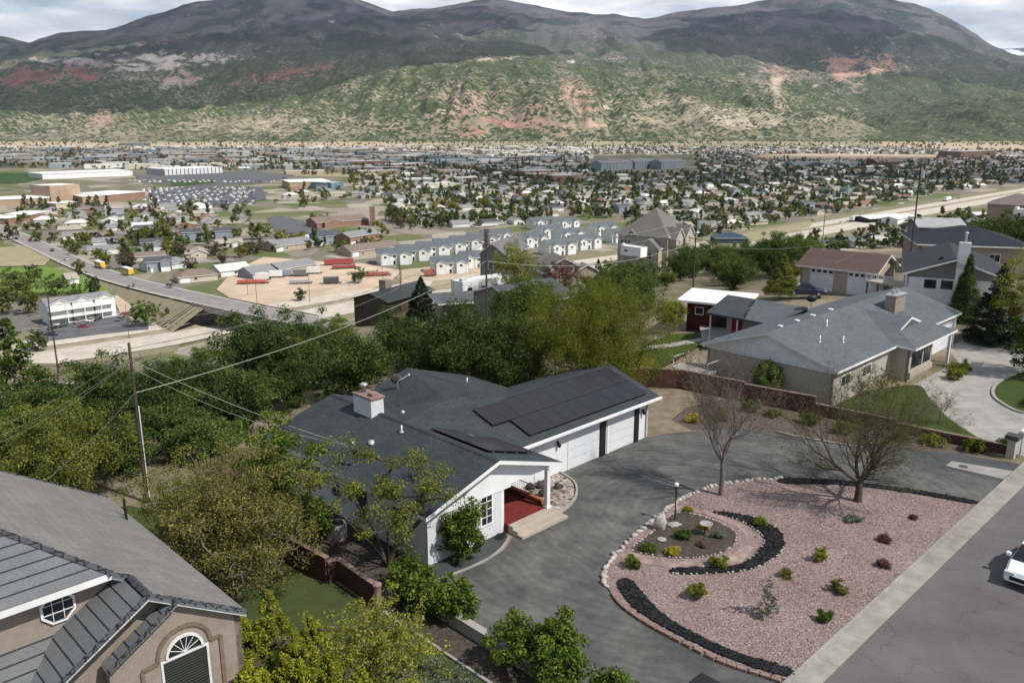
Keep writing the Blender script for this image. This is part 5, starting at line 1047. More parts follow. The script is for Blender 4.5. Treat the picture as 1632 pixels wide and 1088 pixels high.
def branch_tree(seed, H, W, rb, depth=7, trunk=.2, nl=5, spread=.62, up=.22):
    rng = np.random.default_rng(seed); A = []; B = []; RA = []; RB = []; tips = []
    def seg(p, q, r0, r1): A.append(p); B.append(q); RA.append(r0); RB.append(r1)
    def grow(p, d, L, r, k):
        n = 3 if L > .35 else 2
        for i in range(n):
            d = d+rng.normal(0, .085, 3); d[2] += up*.12; d = d/np.linalg.norm(d); q = p+d*L/n; r1 = r*(.9 if i < n-1 else .8); seg(p, q, r, r1); p, r = q, r1
            if k > 1 and i < n-1 and rng.random() < .85: side(p, d, L*.6, r*.5, k-2)
        if k <= 0 or r < .0018: tips.append(p); return
        m = 2 if rng.random() < .75 else 3
        for j in range(m): side(p, d, L*(.72+.2*rng.random()), r*(.84 if j == 0 else .7), k-1, .75 if j == 0 else 1)
    def side(p, d, L, r, k, f=1):
        a = rng.normal(0, 1, 3); a -= d*a.dot(d); a /= np.linalg.norm(a); th = (.28+.32*rng.random())*f; e = d*math.cos(th)+a*math.sin(th); e[2] += up*.3; grow(p, e/np.linalg.norm(e), L, r, k)
    p = np.zeros(3); q = np.array([.03, 0, H*trunk*.6]); seg(p-np.array([0,0,.15]), q, rb*1.25, rb); q2 = np.array([-.03, .04, H*trunk]); seg(q, q2, rb, rb*.92)
    for j in range(nl):
        a = 2*math.pi*j/nl+rng.normal(0, .25); th = spread*(.35 if j == 0 else .8+.5*rng.random()); d = np.array([math.cos(a)*math.sin(th), math.sin(a)*math.sin(th), math.cos(th)]); grow(q2, d, H*.24, rb*.55, depth)
    A, B, RA, RB = map(np.array, (A, B, RA, RB)); T = np.array(tips)
    sc_ = np.array([W/(T[:, 0].max()-T[:, 0].min()), W/(T[:, 1].max()-T[:, 1].min()), H/T[:, 2].max()]); A = A*sc_; B = B*sc_; T = T*sc_; d = B-A; L = np.linalg.norm(d, axis=1, keepdims=True); d = d/L
    ref = np.where(np.abs(d[:, 2:3]) < .9, np.array([[0, 0, 1.]]), np.array([[1., 0, 0]])); u = np.cross(d, ref); u /= np.linalg.norm(u, axis=1, keepdims=True); v = np.cross(d, u); ns = 5; th = np.linspace(0, 2*math.pi, ns, endpoint=False)
    ring = u[:, None, :]*np.cos(th)[None, :, None]+v[:, None, :]*np.sin(th)[None, :, None]; V = np.concatenate([(A-d*RA[:, None]*.4)[:, None]+ring*RA[:, None, None], B[:, None]+ring*RB[:, None, None]], 1).reshape(-1, 3)
    b0 = (np.arange(len(A))*2*ns)[:, None]; k = np.arange(ns)[None]; k2 = (k+1) % ns; return V, np.stack([b0+k, b0+k2, b0+ns+k2, b0+ns+k], -1).reshape(-1, 4), T
def bare(name, lb, loc, seed, H, W, rb, bark, lf, per=4, clump=.1, leaf=.03, cat='tree', parts=('trunk', 'buds'), **o):
    V, Q, T = branch_tree(seed, H, W, rb, **o); r = thing(name, lb, cat, loc); mesh_np(parts[0], V, Q, [bark], parent=r); LV, LQ = leaves(np.random.default_rng(seed), T, clump, per, leaf); mesh_np(parts[1], LV, LQ, [lf], parent=r); return r
def tree_mesh(kind, seed, H, W, **o):
    rng = np.random.default_rng(seed); g_ = dict(trunk=.22, n=90, clump=.55, per=70, leaf=.11, shell=.55, amp=.25, rt=.012, rb=.16, bare=False, cone=False, stems=1, low=.12, wob=.12, ex=.45, up=.2, asp=.5, flat=.8, lobes=3, zc=None, ltop=None)
    g_.update(o); zt = H*g_['trunk']; zc = g_['zc'] or (H*(1+g_['low'])/2); rz = H*(1-g_['low'])/2
    T = crown_pts(rng, g_['n'], (0, 0, zc), (W/2, W/2, rz), g_['shell'], g_['lobes'], g_['amp'], H*g_['low'], g_['cone'])
    if g_['stems'] == 1:
        k = 5 if not g_['cone'] else 12; top = zt if not g_['cone'] else H*.97
        base = [(rng.normal(0, .03)*i, rng.normal(0, .03)*i, top*i/k) for i in range(k+1)]
        if g_['cone']:
            P = [np.array(b_) for b_ in base]; par = [-1]+list(range(k)); tips = []
            for q in T: j = min(k, max(1, int((q[2]-.15*np.linalg.norm(q[:2]))/top*k))); P.append(q); par.append(j); tips.append(len(P)-1)
            P = np.array(P); par = np.array(par); cnt = np.ones(len(P)); cnt[:k+1] = np.linspace(80, 2, k+1)
        else: P, par, cnt, tips = skeleton(rng, base, T, g_['wob'])
        V, Q = limbs(P, par, cnt, g_['rt'], g_['rb'], g_['ex'])
    else:
        bp_, pr_ = [(0, 0, -.1)], [-1]; T2 = T
        for k in range(g_['stems']+1):
            a_ = 6.28*k/(g_['stems']+1)+rng.uniform(-.3, .3); last = 0
            for f in (.25, .5, .75, 1): bp_.append((W*.3*f**1.3*math.cos(a_)+rng.normal(0, .05), W*.3*f**1.3*math.sin(a_)+rng.normal(0, .05), H*(g_['low']+.12)*f)); pr_.append(last); last = len(bp_)-1
        base = (bp_, pr_); P, par, cnt, tips = skeleton(rng, base, T2, g_['wob']); V, Q = limbs(P, par, cnt, g_['rt'], g_['rb'], g_['ex'])
    cen = np.array([P[t] for t in tips]); rad = g_['clump']*(.7+.6*rng.random(len(cen)))
    if g_['cone']: rad *= np.clip(1.25-cen[:, 2]/H, .3, 1)
    LV, LQ = leaves(rng, cen, rad, g_['per'], g_['leaf'], g_['up'], g_['asp'], g_['flat'])
    return V, Q, LV, LQ
def tree(name, label, loc, seed, H, W, bark, leafm, group=None, cat='tree', rz=0, rootname=None, parts=('trunk', 'crown'), **o):
    V, Q, LV, LQ = tree_mesh('t', seed, H, W, **o); r = thing(name, label, cat, loc, group, rz)
    mesh_np(parts[0], V, Q, [bark], parent=r); mesh_np(parts[1], LV, LQ, [leafm], parent=r); return r
l_jun = LEAF('juniper_leaf', (.024,.048,.018), (.065,.108,.034), (.165,.215,.065), .3)
l_jung = LEAF('olive_juniper_leaf', (.055,.08,.02), (.14,.17,.04), (.3,.3,.07), .3, 1.0)
l_yel = LEAF('golden_conifer_leaf', (.08,.11,.015), (.22,.25,.03), (.46,.44,.07), .3, .8)
l_spr = LEAF('spring_leaf', (.116, .155, .023), (.232, .264, .046), (.403, .403, .093), .45)
l_wil = LEAF('willow_leaf', (.07,.1,.015), (.15,.18,.03), (.27,.27,.05), .4)
l_brn = LEAF('budding_leaf', (.085,.1,.03), (.17,.165,.055), (.28,.25,.1), .35, .8)
l_grn = LEAF('green_leaf', (.04,.075,.018), (.085,.135,.03), (.16,.22,.055), .35)
l_hed = LEAF('hedge_leaf', (.045,.085,.018), (.1,.16,.03), (.22,.28,.06), .35, 1.2)
l_spruce = LEAF('spruce_needle', (.019, .031, .022), (.039, .056, .034), (.070, .090, .056), .12)
l_bud = LEAF('bud_scale', (.093, .070, .054), (.155, .116, .093), (.248, .186, .155), .2)
l_red = LEAF('purple_leaf', (.078, .039, .039), (.155, .078, .070), (.232, .124, .109), .3)
l_lime = LEAF('lime_leaf', (.17,.2,.03), (.34,.36,.07), (.55,.52,.14), .45)
l_sage = LEAF('sage_leaf', (.078, .101, .070), (.155, .186, .132), (.248, .279, .202), .3)
l_fors = LEAF('yellow_shrub_leaf', (.248, .217, .031), (.465, .388, .062), (.651, .558, .124), .4)
z0 = lambda s, t: S(s, t, 0)
# the two bare trees on the gravel island
bare('bare_tree', 'slender bare grey tree at the driveway edge of the pink gravel island', z0(7.67,-7.73), 11, 9.0, 7.4, .14, m_barkg, l_bud, per=3, leaf=.025, trunk=.3, nl=4, spread=.55, up=.3, depth=8)
bare('bare_tree', 'wide spreading dark bare tree on the street side of the gravel island', z0(12.24,-13.36), 23, 8.2, 11.2, .2, m_bark, l_brn, per=3, clump=.12, leaf=.028, trunk=.17, nl=6, spread=.9, up=.12, depth=8)
# sculpted juniper by the white side wall, climber on the front wall
tree('juniper_tree', 'gnarled multi trunk juniper with rounded olive clumps beside the white side wall', z0(-10.0,-1.1), 31, 5.6, 6.4, m_bark, l_jung, stems=4, n=36, clump=.58, per=280, leaf=.055, shell=.75, rt=.035, rb=.17, low=.38, wob=.16, ex=.4, amp=.3, flat=.7)
tree('wall_bush', 'upright leafy bush growing against the white front wall', z0(-7.1,-3.0), 5, 3.1, 2.0, m_bark, l_hed, n=85, clump=.34, per=80, leaf=.085, shell=.4, trunk=.1, low=.05, rt=.012, rb=.05, cat='bush', amp=.35, parts=('stem', 'foliage'))
# conifers and trees, left foreground
CON = dict(cone=True, n=190, clump=.3, per=120, leaf=.06, up=.9, asp=.35, rt=.01, rb=.09, low=.02, flat=1.5, trunk=.9)
for i, (px, py, H_, W_, lb) in enumerate(((440, 1060, 4.4, 2.6, 'golden green arborvitae nearest the arched window'), (505, 1075, 3.7, 2.4, 'golden arborvitae second from the tiled house'), (362, 1075, 4.0, 3.0, 'golden green arborvitae in front of the arched window at the bottom edge'), (300, 1090, 3.3, 2.4, 'short green arborvitae at the bottom edge under the arched window'), (565, 1110, 2.9, 2.2, 'small golden arborvitae below the pale flowering shrub'), (410, 1140, 3.4, 2.8, 'lowest golden arborvitae cut by the bottom edge'), (330, 1085, 3.4, 2.4, 'green tipped arborvitae touching the blind of the arched window'), (478, 1095, 3.6, 2.6, 'full golden arborvitae between the two tallest ones'), (540, 1120, 3.0, 2.4, 'golden arborvitae touching the pale lime shrub'), (395, 1080, 4.1, 2.4, 'tall golden arborvitae at the right corner of the tan wall'))):
    p = at(px, py+62, 0); tree('arborvitae', lb, tuple(p), 40+i, H_, W_*1.35, m_bark, l_yel, group='golden arborvitae at the bottom left', **CON)
tree('juniper_tree', 'golden olive juniper filling the space behind the tiled roof at the left', tuple(hit(95, 800)), 51, 5.8, 8.6, m_bark, l_jung, n=240, clump=.6, per=200, leaf=.06, up=.8, shell=.5, low=.04, amp=.35, trunk=.2)
tree('juniper_tree', 'dark green juniper at the left edge behind the golden one', tuple(hit(20, 800)), 52, 5.0, 5.0, m_bark, l_jun, n=110, clump=.6, per=90, leaf=.09, up=.6, low=.05)
tree('budding_tree', 'broad brown green budding tree between tiled house and white house', tuple(at(378, 950, 0)), 53, 7.0, 7.6, m_barkg, l_brn, n=420, clump=.5, per=90, leaf=.055, shell=.35, low=.06, rt=.01, rb=.16, wob=.12, trunk=.14)
tree('budding_tree', 'pale green budding tree behind the broad brown one by the utility pole', tuple(at(300, 905, 0)), 54, 5.6, 5.2, m_barkg, l_wil, n=200, clump=.38, per=50, leaf=.055, shell=.35, low=.08, rt=.01, rb=.12)
tree('leafy_tree', 'bright green leafy tree against the left end of the white house', tuple(at(447, 875, 0)), 55, 6.8, 4.2, m_bark, l_hed, n=150, clump=.42, per=70, leaf=.09, low=.15, amp=.35, rb=.1)
tree('leafy_shrub', 'green shrub behind the stepped red wall', tuple(at(505, 868, 0)), 56, 2.1, 1.9, m_bark, l_grn, n=60, clump=.3, per=70, leaf=.08, low=.05, cat='bush', parts=('stem', 'foliage'))
tree('flowering_shrub', 'large pale yellow green shrub with grey twigs on the dark lawn', tuple(at(600, 1105, 0)), 57, 3.6, 5.2, m_barkg, l_lime, stems=3, n=330, clump=.26, per=34, leaf=.055, shell=.45, low=.06, rt=.006, rb=.05, cat='bush', parts=('stem', 'foliage'))
tree('flowering_shrub', 'grey green twiggy shrub at the bottom edge beside the hedge', tuple(at(715, 1140, 0)), 58, 1.9, 2.4, m_barkg, l_sage, stems=3, n=130, clump=.22, per=30, leaf=.05, low=.05, rt=.006, rb=.04, cat='bush', parts=('stem', 'foliage'))
# hedge shrubs along the low wall
for i, (s_, t__, H_, W_, lb) in enumerate(((-10.75,-3.7,1.7,2.0,'rounded green hedge shrub touching the end of the stepped red wall'), (-11.1,-5.2,1.6,1.9,'leafy hedge shrub second from the red wall post'), (-10.6,-6.5,1.9,2.1,'tallest leafy hedge shrub beside the upper driveway'), (-10.9,-10.6,2.2,2.2,'dense hedge shrub behind the low grey wall'), (-10.2,-11.7,2.5,1.5,'slim upright leafy shrub overhanging the driveway'), (-11.2,-12.7,2.2,2.2,'bushy hedge shrub near the bottom edge'), (-10.4,-14.7,1.6,1.9,'lowest hedge shrub by the drain grate'))):
    tree('hedge_shrub', lb, z0(s_, t__), 60+i, H_, W_, m_bark, l_hed, group='hedge shrubs along the low driveway wall', cat='bush', n=70, clump=.3, per=75, leaf=.075, low=.04, rt=.008, rb=.04, amp=.3, parts=('stem', 'foliage'))
# trees behind the white house
tree('willow_tree', 'huge fine leaved olive green tree rising behind the garage roof', tuple(at(945, 628, 0)), 71, 8.9, 12.6, m_bark, l_wil, n=560, clump=.75, per=230, leaf=.07, up=.5, shell=.45, low=.03, asp=.3, flat=1.3, amp=.12, rb=.25)
tree('juniper_tree', 'dense dark juniper beside the big willow behind the white house', tuple(at(800, 622, 0)), 72, 5.9, 9.0, m_bark, l_jun, n=230, clump=.8, per=210, leaf=.08, up=.6, low=.02, flat=1.2)
tree('juniper_tree', 'tall dark juniper behind the small satellite dish', tuple(at(738, 600, 0)), 73, 6.0, 6.4, m_bark, l_jun, n=170, clump=.75, per=190, leaf=.08, up=.6, low=.03, flat=1.3)
tree('blossom_shrub', 'yellow green spreading shrub over the red wall behind the garage gable', z0(21.0,9.6), 74, 2.6, 5.6, m_bark, l_fors, stems=3, n=170, clump=.35, per=50, leaf=.06, low=.05, cat='bush', rb=.05, rt=.006, parts=('stem', 'foliage'))
tree('leafy_shrub', 'round bright green bush against the beige gable wall', z0(25.3,-.6), 75, 2.7, 2.2, m_bark, l_grn, n=90, clump=.3, per=110, leaf=.07, low=.02, amp=.05, shell=.8, cat='bush', parts=('stem', 'foliage'))
tree('leafy_shrub', 'yellow green bush beside the white roofed shed', tuple(at(1068, 520, 0)), 76, 3.0, 3.6, m_bark, l_spr, n=100, clump=.4, per=60, leaf=.08, low=.05, cat='bush', parts=('stem', 'foliage'))
tree('budding_tree', 'small brown twiggy tree before the beige front wall', z0(26.6,-7.3), 77, 3.6, 3.6, m_barkg, l_brn, n=170, clump=.2, per=22, leaf=.04, low=.15, rb=.06, rt=.007)
bare('bare_shrub', 'pale bare branching shrub spreading over the neighbour concrete drive', z0(28.2,-11.9), 78, 2.4, 4.2, .05, m_barkg, l_bud, per=2, trunk=.08, nl=6, spread=1.1, up=.15, depth=6, cat='bush', parts=('stem', 'buds'))
tree('budding_tree', 'thin budding tree at the corner of the neighbour lawn', z0(31.5,-7.0), 79, 2.8, 2.6, m_bark, l_brn, n=120, clump=.18, per=18, leaf=.04, low=.1, rb=.05, rt=.007)
SP = dict(cone=True, n=260, clump=.5, per=130, leaf=.08, up=-.1, asp=.3, rt=.012, rb=.14, low=.03, flat=.4, trunk=.9)
tree('spruce_tree', 'dark spruce left of the three in front of the white gabled house', tuple(at(1490,497,0)), 81, 6.0, 4.4, m_bark, l_spruce, group='dark conifers before the white gabled house', **dict(SP, n=340, up=.3))
tree('spruce_tree', 'narrow columnar juniper standing between two spruces', tuple(at(1534,512,0)), 82, 7.0, 3.2, m_bark, l_jun, group='dark conifers before the white gabled house', **dict(SP, up=.6, flat=1.4))
tree('spruce_tree', 'widest blue green spruce touching the chartreuse tree', tuple(at(1584,545,0)), 83, 7.4, 5.6, m_bark, l_spruce, group='dark conifers before the white gabled house', **dict(SP, n=420, clump=.55, up=.3))
tree('willow_tree', 'tall chartreuse tree at the right edge of the photo', tuple(at(1640,560,0)), 84, 9.5, 6.5, m_bark, l_lime, n=220, clump=.6, per=90, leaf=.08, low=.25, asp=.35, rb=.2)
tree('leafy_tree', 'dark green drooping tree under the chartreuse one at the right edge', tuple(at(1648,600,0)), 85, 7.0, 5.2, m_bark, l_grn, n=150, clump=.5, per=90, leaf=.09, low=.03)
tree('spruce_tree', 'small yellow green spruce behind the patched roof', tuple(at(1245, 468, 0)), 86, 4.8, 4.2, m_bark, l_jung, **dict(SP, up=.4))
for i, (s_, t__, H_, W_, lb, mt_) in enumerate(((42.3,-8.6,1.1,1.9,'grassy mound shrub in the neighbour drive island',l_wil), (40.0,-9.0,.9,1.6,'low grass clump beside the larger grassy mound',l_wil), (37.2,-15.3,1.0,1.5,'small round bush inside the kerbed green island',l_grn), (38.6,-16.4,.9,1.6,'grey low bush behind the small round one in the green island',l_sage),
      (23.4,-11.2,.7,1.3,'low green perennials at the foot of the red wall',l_hed), (23.9,-13,.6,1.5,'bright strappy leaves midway along the low red wall',l_spr), (24.6,-15.3,.8,1.3,'bush beside the mailbox pillar at the wall end',l_wil), (25.9,-16.6,.8,.9,'dark small bush behind the white mailbox',l_grn))):
    tree('garden_shrub', lb, z0(s_, t__), 90+i, H_, W_, m_bark, mt_, cat='bush', n=40, clump=.22, per=60, leaf=.06, low=.02, rt=.005, rb=.02, up=.7, flat=1.1, parts=('stem', 'foliage'))
# small plants of the gravel island
for i, (s_, t__, H_, W_, lb, mt_, lf) in enumerate(((-2.05,-9.1,.65,.75,'bright green tuft near the left tip of the island',l_hed,.04), (-2.16,-12.7,.75,.8,'yellow green leafy shrub above the lower black cinder strip',l_spr,.04), (5.1,-14.7,0,0,'',None,0), (2.17,-14.5,.4,.5,'small brown dry tuft in the middle gravel',l_brn,.03), (2.9,-13.9,.0,0,'',None,0),
      (2.67,-16.7,.5,.8,'dark bronze green tuft left of the kerb',l_brn,.035), (.01,-17.3,.5,.6,'dark green tuft nearest the kerb at the bottom',l_grn,.035), (8.64,-16.25,.35,.6,'dark red tuft upper of the pair by the kerb',l_red,.03), (6.2,-17.2,.35,.6,'dark red tuft lower of the pair by the kerb',l_red,.03), (9.76,-14.1,.25,.95,'flat blue green spreading shrub below the wide bare tree',l_sage,.04),
      (12.2,-16.3,.2,.35,'tiny dark tuft near the upper kerb',l_red,.025), (5.8,-11.15,.5,.6,'lime green tuft on the inner curve of the black arc',l_spr,.04), (.74,-11.85,.6,.9,'bright green shrub on the left arm of the black arc',l_spr,.045), (.21,-9.75,.35,.65,'golden yellow cushion plant at the front of the soil bed',l_fors,.04), (1.95,-10.3,.3,.5,'pale dried cushion plant beside the golden one',l_bud,.035),
      (-.25,-8.7,.3,.75,'dark green low plant at the left corner of the soil bed',l_grn,.04), (1.9,-9.2,.5,.7,'dark green mound left of the bird bath',l_grn,.045), (3.3,-10.3,.3,.6,'grey green mound at the right end of the soil bed',l_sage,.035), (3.6,-9.3,.35,.5,'sparse yellow tuft right of the bird bath',l_fors,.03), (4.6,-7.6,.2,.4,'small green tuft at the top of the soil bed path',l_wil,.03), (4.6,-14.9,.8,.6,'thin yellow green shrub right of the dry tuft',l_spr,.035))):
    if H_ == 0: continue
    tree('garden_plant', lb, S(s_, t__, .07), 120+i, H_, W_, m_bark, mt_, cat='plant', n=36, clump=.13, per=70, leaf=lf, low=.0, rt=.004, rb=.012, up=.8, stems=3, parts=('stem', 'foliage'))
tree('sapling', 'small sparse pine sapling standing in the lower gravel', S(-1.36,-15.5,.07), 150, 1.9, .9, m_barkg, l_sage, cone=True, n=46, clump=.12, per=22, leaf=.045, up=.3, rt=.008, rb=.025, low=.15)
# slope junipers: individually placed copies of a few kinds
JP = []
for i, (H_, W_, mt_, kw) in enumerate(((5.0,5.6,l_jun,{}), (4.4,5.2,l_jun,dict(stems=3)), (5.6,4.6,l_jun,dict(low=.03)), (4.6,6.0,LEAF('olive_slope_leaf', (.05,.085,.028), (.11,.165,.045), (.21,.27,.08), .3),{}), (3.8,4.4,l_jung,{}), (4.2,5.0,m_barkg,dict(per=3, n=300, clump=.2, leaf=.03)))):
    dead = i == 5
    JP.append(tree('juniper_tree' if not dead else 'dead_tree', 'x', (0, 0, 0), 200+i, H_, W_, m_bark if not dead else m_barkg, l_bud if dead else mt_, **dict(dict(n=85, clump=.68, per=150, leaf=.09, low=.06, amp=.35, up=.5, rt=.02, rb=.16, trunk=.15), **kw)))
JL = ['juniper of dense dark crown on the slope below the white house', 'low spreading juniper with several trunks on the slope', 'tall narrow dark juniper on the slope', 'broad olive toned juniper on the slope', 'golden tinged small juniper on the slope', 'bare grey dead tree among the junipers on the slope']
JG = ['dense dark junipers on the slope', 'spreading junipers on the slope', 'tall narrow junipers on the slope', 'olive junipers on the slope', 'golden junipers on the slope', 'dead grey trees on the slope']
AV = [(620,505,70), (800,440,75), (775,478,40), (1030,400,70), (900,480,45), (870,455,60), (740,508,40), (1170,375,40), (1350,440,78), (1500,470,130), (1530,400,130), (1115,490,55), (1090,545,70), (1250,500,70), (1420,340,40), (1400,475,60), (380,515,0)]
LANE = [(300,690), (380,595), (470,556), (560,545), (640,556), (690,600)]
placed = []; rj = random.Random(12); cnt_j = 0
def pxof(x, y, z):
    z = z-HC; Z = y*cP-z*sP; Y = z*cP+y*sP; return 816+FPX*x/Z, 544-FPX*Y/Z
used = [False]*6
KEEP = []
for q in range(9000):
    y = rj.uniform(58, 420); az = rj.uniform(-.72, .68); x = az*y; z = tz(x, y)
    if z < -49.5 or z > -.02 and not (az > .05 and y > 92): continue
    px, py = pxof(x, y, z)
    if not -60 < px < 1700: continue
    if any(math.hypot(px-a, (py-b_)*1.3) < r__ for a, b_, r__ in AV): continue
    if any(math.hypot(px-(LANE[k][0]+(LANE[k+1][0]-LANE[k][0])*f), (py-(LANE[k][1]+(LANE[k+1][1]-LANE[k][1])*f))*1.6) < 16 for k in range(5) for f in (0,.25,.5,.75)): continue
    if pxof(x, y, z+5.2)[1] < np.interp(px, [-60,60,130,200,260,340,400,480,560,700], [580,592,588,574,560,546,532,506,490,470]) and px < 700: continue
    if 690 < px < 1060 and y < 90 or (px > 1040 and py > 462): continue
    if 545 < px < 720 and 480 < py < 572: continue
    if az > .5 and y < 150 and py > 400: continue
    if py < 500 and px < 700 and y > 200 and z < -44: continue
    mind = (6.3 if az < .12 else 4.0)+y/75
    if any((x-a)**2+(y-b_)**2 < mind*mind for a, b_ in placed): continue
    placed.append((x, y)); k = rj.choice((0,0,1,1,2,3,3,4,4,5 if px < 760 else 0)); s_ = rj.uniform(.6, 1.3)
    KEEP.append((x, y, z, k, s_))
for px, py in ((250,690),(330,672),(405,662),(475,650),(175,705),(120,735),(290,725),(60,735),(215,745),(548,612),(598,598),(655,590),(350,735),(160,665),(90,685),(440,625),(510,618),(690,612),(20,700),(300,655),(385,700)):
    p = hit(px, py); KEEP.append((p.x, p.y, p.z, rj.choice((0,0,1,2,3)), rj.uniform(.7, 1.0))); placed.append((p.x, p.y))
KEEP.sort(key=lambda q: q[1]); KEEP = KEEP[:235]
for x, y, z, k, s_ in KEEP:
    c = copy_tree(JP[k]) if used[k] else JP[k]; used[k] = True
    c.location = (x, y, z-.15); c.rotation_euler = (0, 0, rj.uniform(0, 6.28)); c.scale = (s_*rj.uniform(.9, 1.15), s_, s_*rj.uniform(.85, 1.15)); c['label'] = JL[k]; c['group'] = JG[k]
for k in range(6):
    if not used[k]:
        for ch in KIDS.get(JP[k].name, []): bpy.data.objects.remove(ch)
        bpy.data.objects.remove(JP[k])
# named trees between the slope houses
def ptree(name, lb, px, py, seed, H_, W_, bark, lf, **kw): return tree(name, lb, tuple(hit(px, py)), seed, H_, W_, bark, lf, **kw)
ptree('aspen_tree', 'bright green aspens with pale trunks before the tall grey house', 822, 474, 301, 10, 7.5, m_rock, l_spr, n=130, clump=.7, per=60, leaf=.16, low=.1, asp=.35, flat=1.4)
ptree('spruce_tree', 'tall dark spruce rising above the grey house roofs', 822, 462, 302, 17, 6.5, m_bark, l_spruce, **dict(SP, leaf=.2, clump=.9))
ptree('purple_tree', 'purple brown leaved tree before the tan house garage', 898, 474, 303, 6.5, 6.5, m_bark, l_red, n=110, clump=.5, per=40, leaf=.12, low=.2)
ptree('spruce_tree', 'blue green spruce beside the brown house', 672, 512, 304, 7.5, 6, m_bark, l_spruce, **dict(SP, leaf=.16))
ptree('leafy_tree', 'bright lime round bush between mansion and slope trees', 1040, 428, 305, 5.5, 6, m_bark, l_lime, n=60, clump=.7, per=60, leaf=.16, low=.05)
ptree('spruce_tree', 'dark green spruce left of the mansion camper', 953, 442, 306, 9, 6, m_bark, l_spruce, **dict(SP, leaf=.2))
ptree('purple_tree', 'pinkish blossoming tree right of the mansion', 1092, 420, 307, 7, 9, m_bark, l_red, n=80, clump=.6, per=40, leaf=.15, low=.1)
ptree('pinyon_tree', 'tall feathery pinyon at the left edge above the golden junipers', 35, 690, 308, 8.0, 7.0, m_bark, l_grn, n=150, clump=.75, per=70, leaf=.12, low=.05, flat=.5, cone=True, trunk=.9, up=.4)
ptree('leafy_tree', 'dark tree before the freeway bridge abutment', 232, 520, 309, 10, 11, m_bark, l_grn, n=80, clump=1, per=50, leaf=.3, low=.03)
for i, (px, py) in enumerate(((1560,395), (1600,400), (1630,410), (1540,372), (1580,378), (1615,385))):
    ptree('juniper_tree', ['dark bushy juniper behind the ink roofed house at its left end', 'dark juniper above the long dark roof near the right edge', 'dark juniper cut by the right edge above the dark roof', 'juniper right of the grey metal barn', 'dense juniper below the taupe roof', 'rounded juniper under the pale camper at the right edge'][i], px, py, 320+i, 7, 9, m_bark, l_jun, n=80, clump=1, per=70, leaf=.18, low=.03)
# grey brush on the slope
br = tree('sage_brush', 'x', (0,0,0), 350, 1.2, 1.8, m_barkg, l_sage, cat='bush', n=30, clump=.3, per=30, leaf=.06, low=0, stems=3, parts=('stem', 'foliage')); fb = True
for k in range(60):
    px, py = rj.uniform(150, 640), rj.uniform(560, 720); p = hit(px, py)
    if p.y < 60: continue
    c = br if fb else copy_tree(br); fb = False; c.location = p; c.rotation_euler = (0, 0, rj.uniform(0, 6)); s_ = rj.uniform(.6, 1.5); c.scale = (s_, s_, s_); c['label'] = 'pale grey green sagebrush clump between the slope junipers'; c['group'] = 'sagebrush clumps on the slope'

for i, (px, py, H_, W_, lb, lf) in enumerate(((1148,668,.7,1.3,'low yellow green plants on the bark right of the garage',l_wil), (1196,655,.9,1.5,'green spreading plant at the foot of the red wall behind the slender bare tree',l_hed), (1232,664,.6,1.2,'small dry brown tuft on the bark bed by the white edging',l_brn), (1290,676,.8,1.4,'dark low shrub on the bark bed below the neighbour gable',l_grn), (1345,690,.7,1.3,'olive tuft on the bark bed behind the wide bare tree',l_jung), (1105,672,.5,1.1,'dry pale tuft where the bark meets the tan dirt',l_fors))):
    tree('garden_shrub', lb, tuple(at(px, py, 0)), 500+i, H_, W_, m_bark, lf, cat='bush', n=44, clump=.2, per=60, leaf=.05, low=.02, rt=.005, rb=.02, up=.7, flat=1.0, stems=3, parts=('stem', 'foliage'))
# ------------------------------------------------------------------ valley: freeway, roads, lots
def W2(px, py, z=FLOOR): p = at(px, py, z); return (p.x, p.y)
fw = [W2(*q) for q in ((-260,618), (-60,582), (60,561), (250,533), (400,508), (520,487), (700,458), (900,430), (1100,400), (1250,374), (1400,347), (1530,324), (1680,298), (1850,270))]
fw = smooth_loop([(a, b_, FLOOR) for a, b_ in fw], 6, False)
strip('freeway', fw, 12.5, .3, m_fway, off=11.0, zf=tz); strip('freeway', fw, 19, .3, m_fway, off=-10.5, zf=tz)
m_verge = grass_mat('dry_verge', (.2,.18,.12), (.15,.135,.085), .3); m_median = M('median_dirt', (.3,.25,.18), (.2,.17,.11), .3, .95)
strip('verge', fw, 60, .12, m_verge, off=2); strip('median', fw, 5.4, .25, m_median, off=1.7, zf=tz)
m_line = M('road_paint', (.65,.65,.6), None, 1, .8)
for o_ in (5.0, 17.1, -1.4, -7.6, -13.6, -19.6): strip('road_marking', fw, .2, .33, m_line, off=o_, zf=tz)
m_guard = m_metal
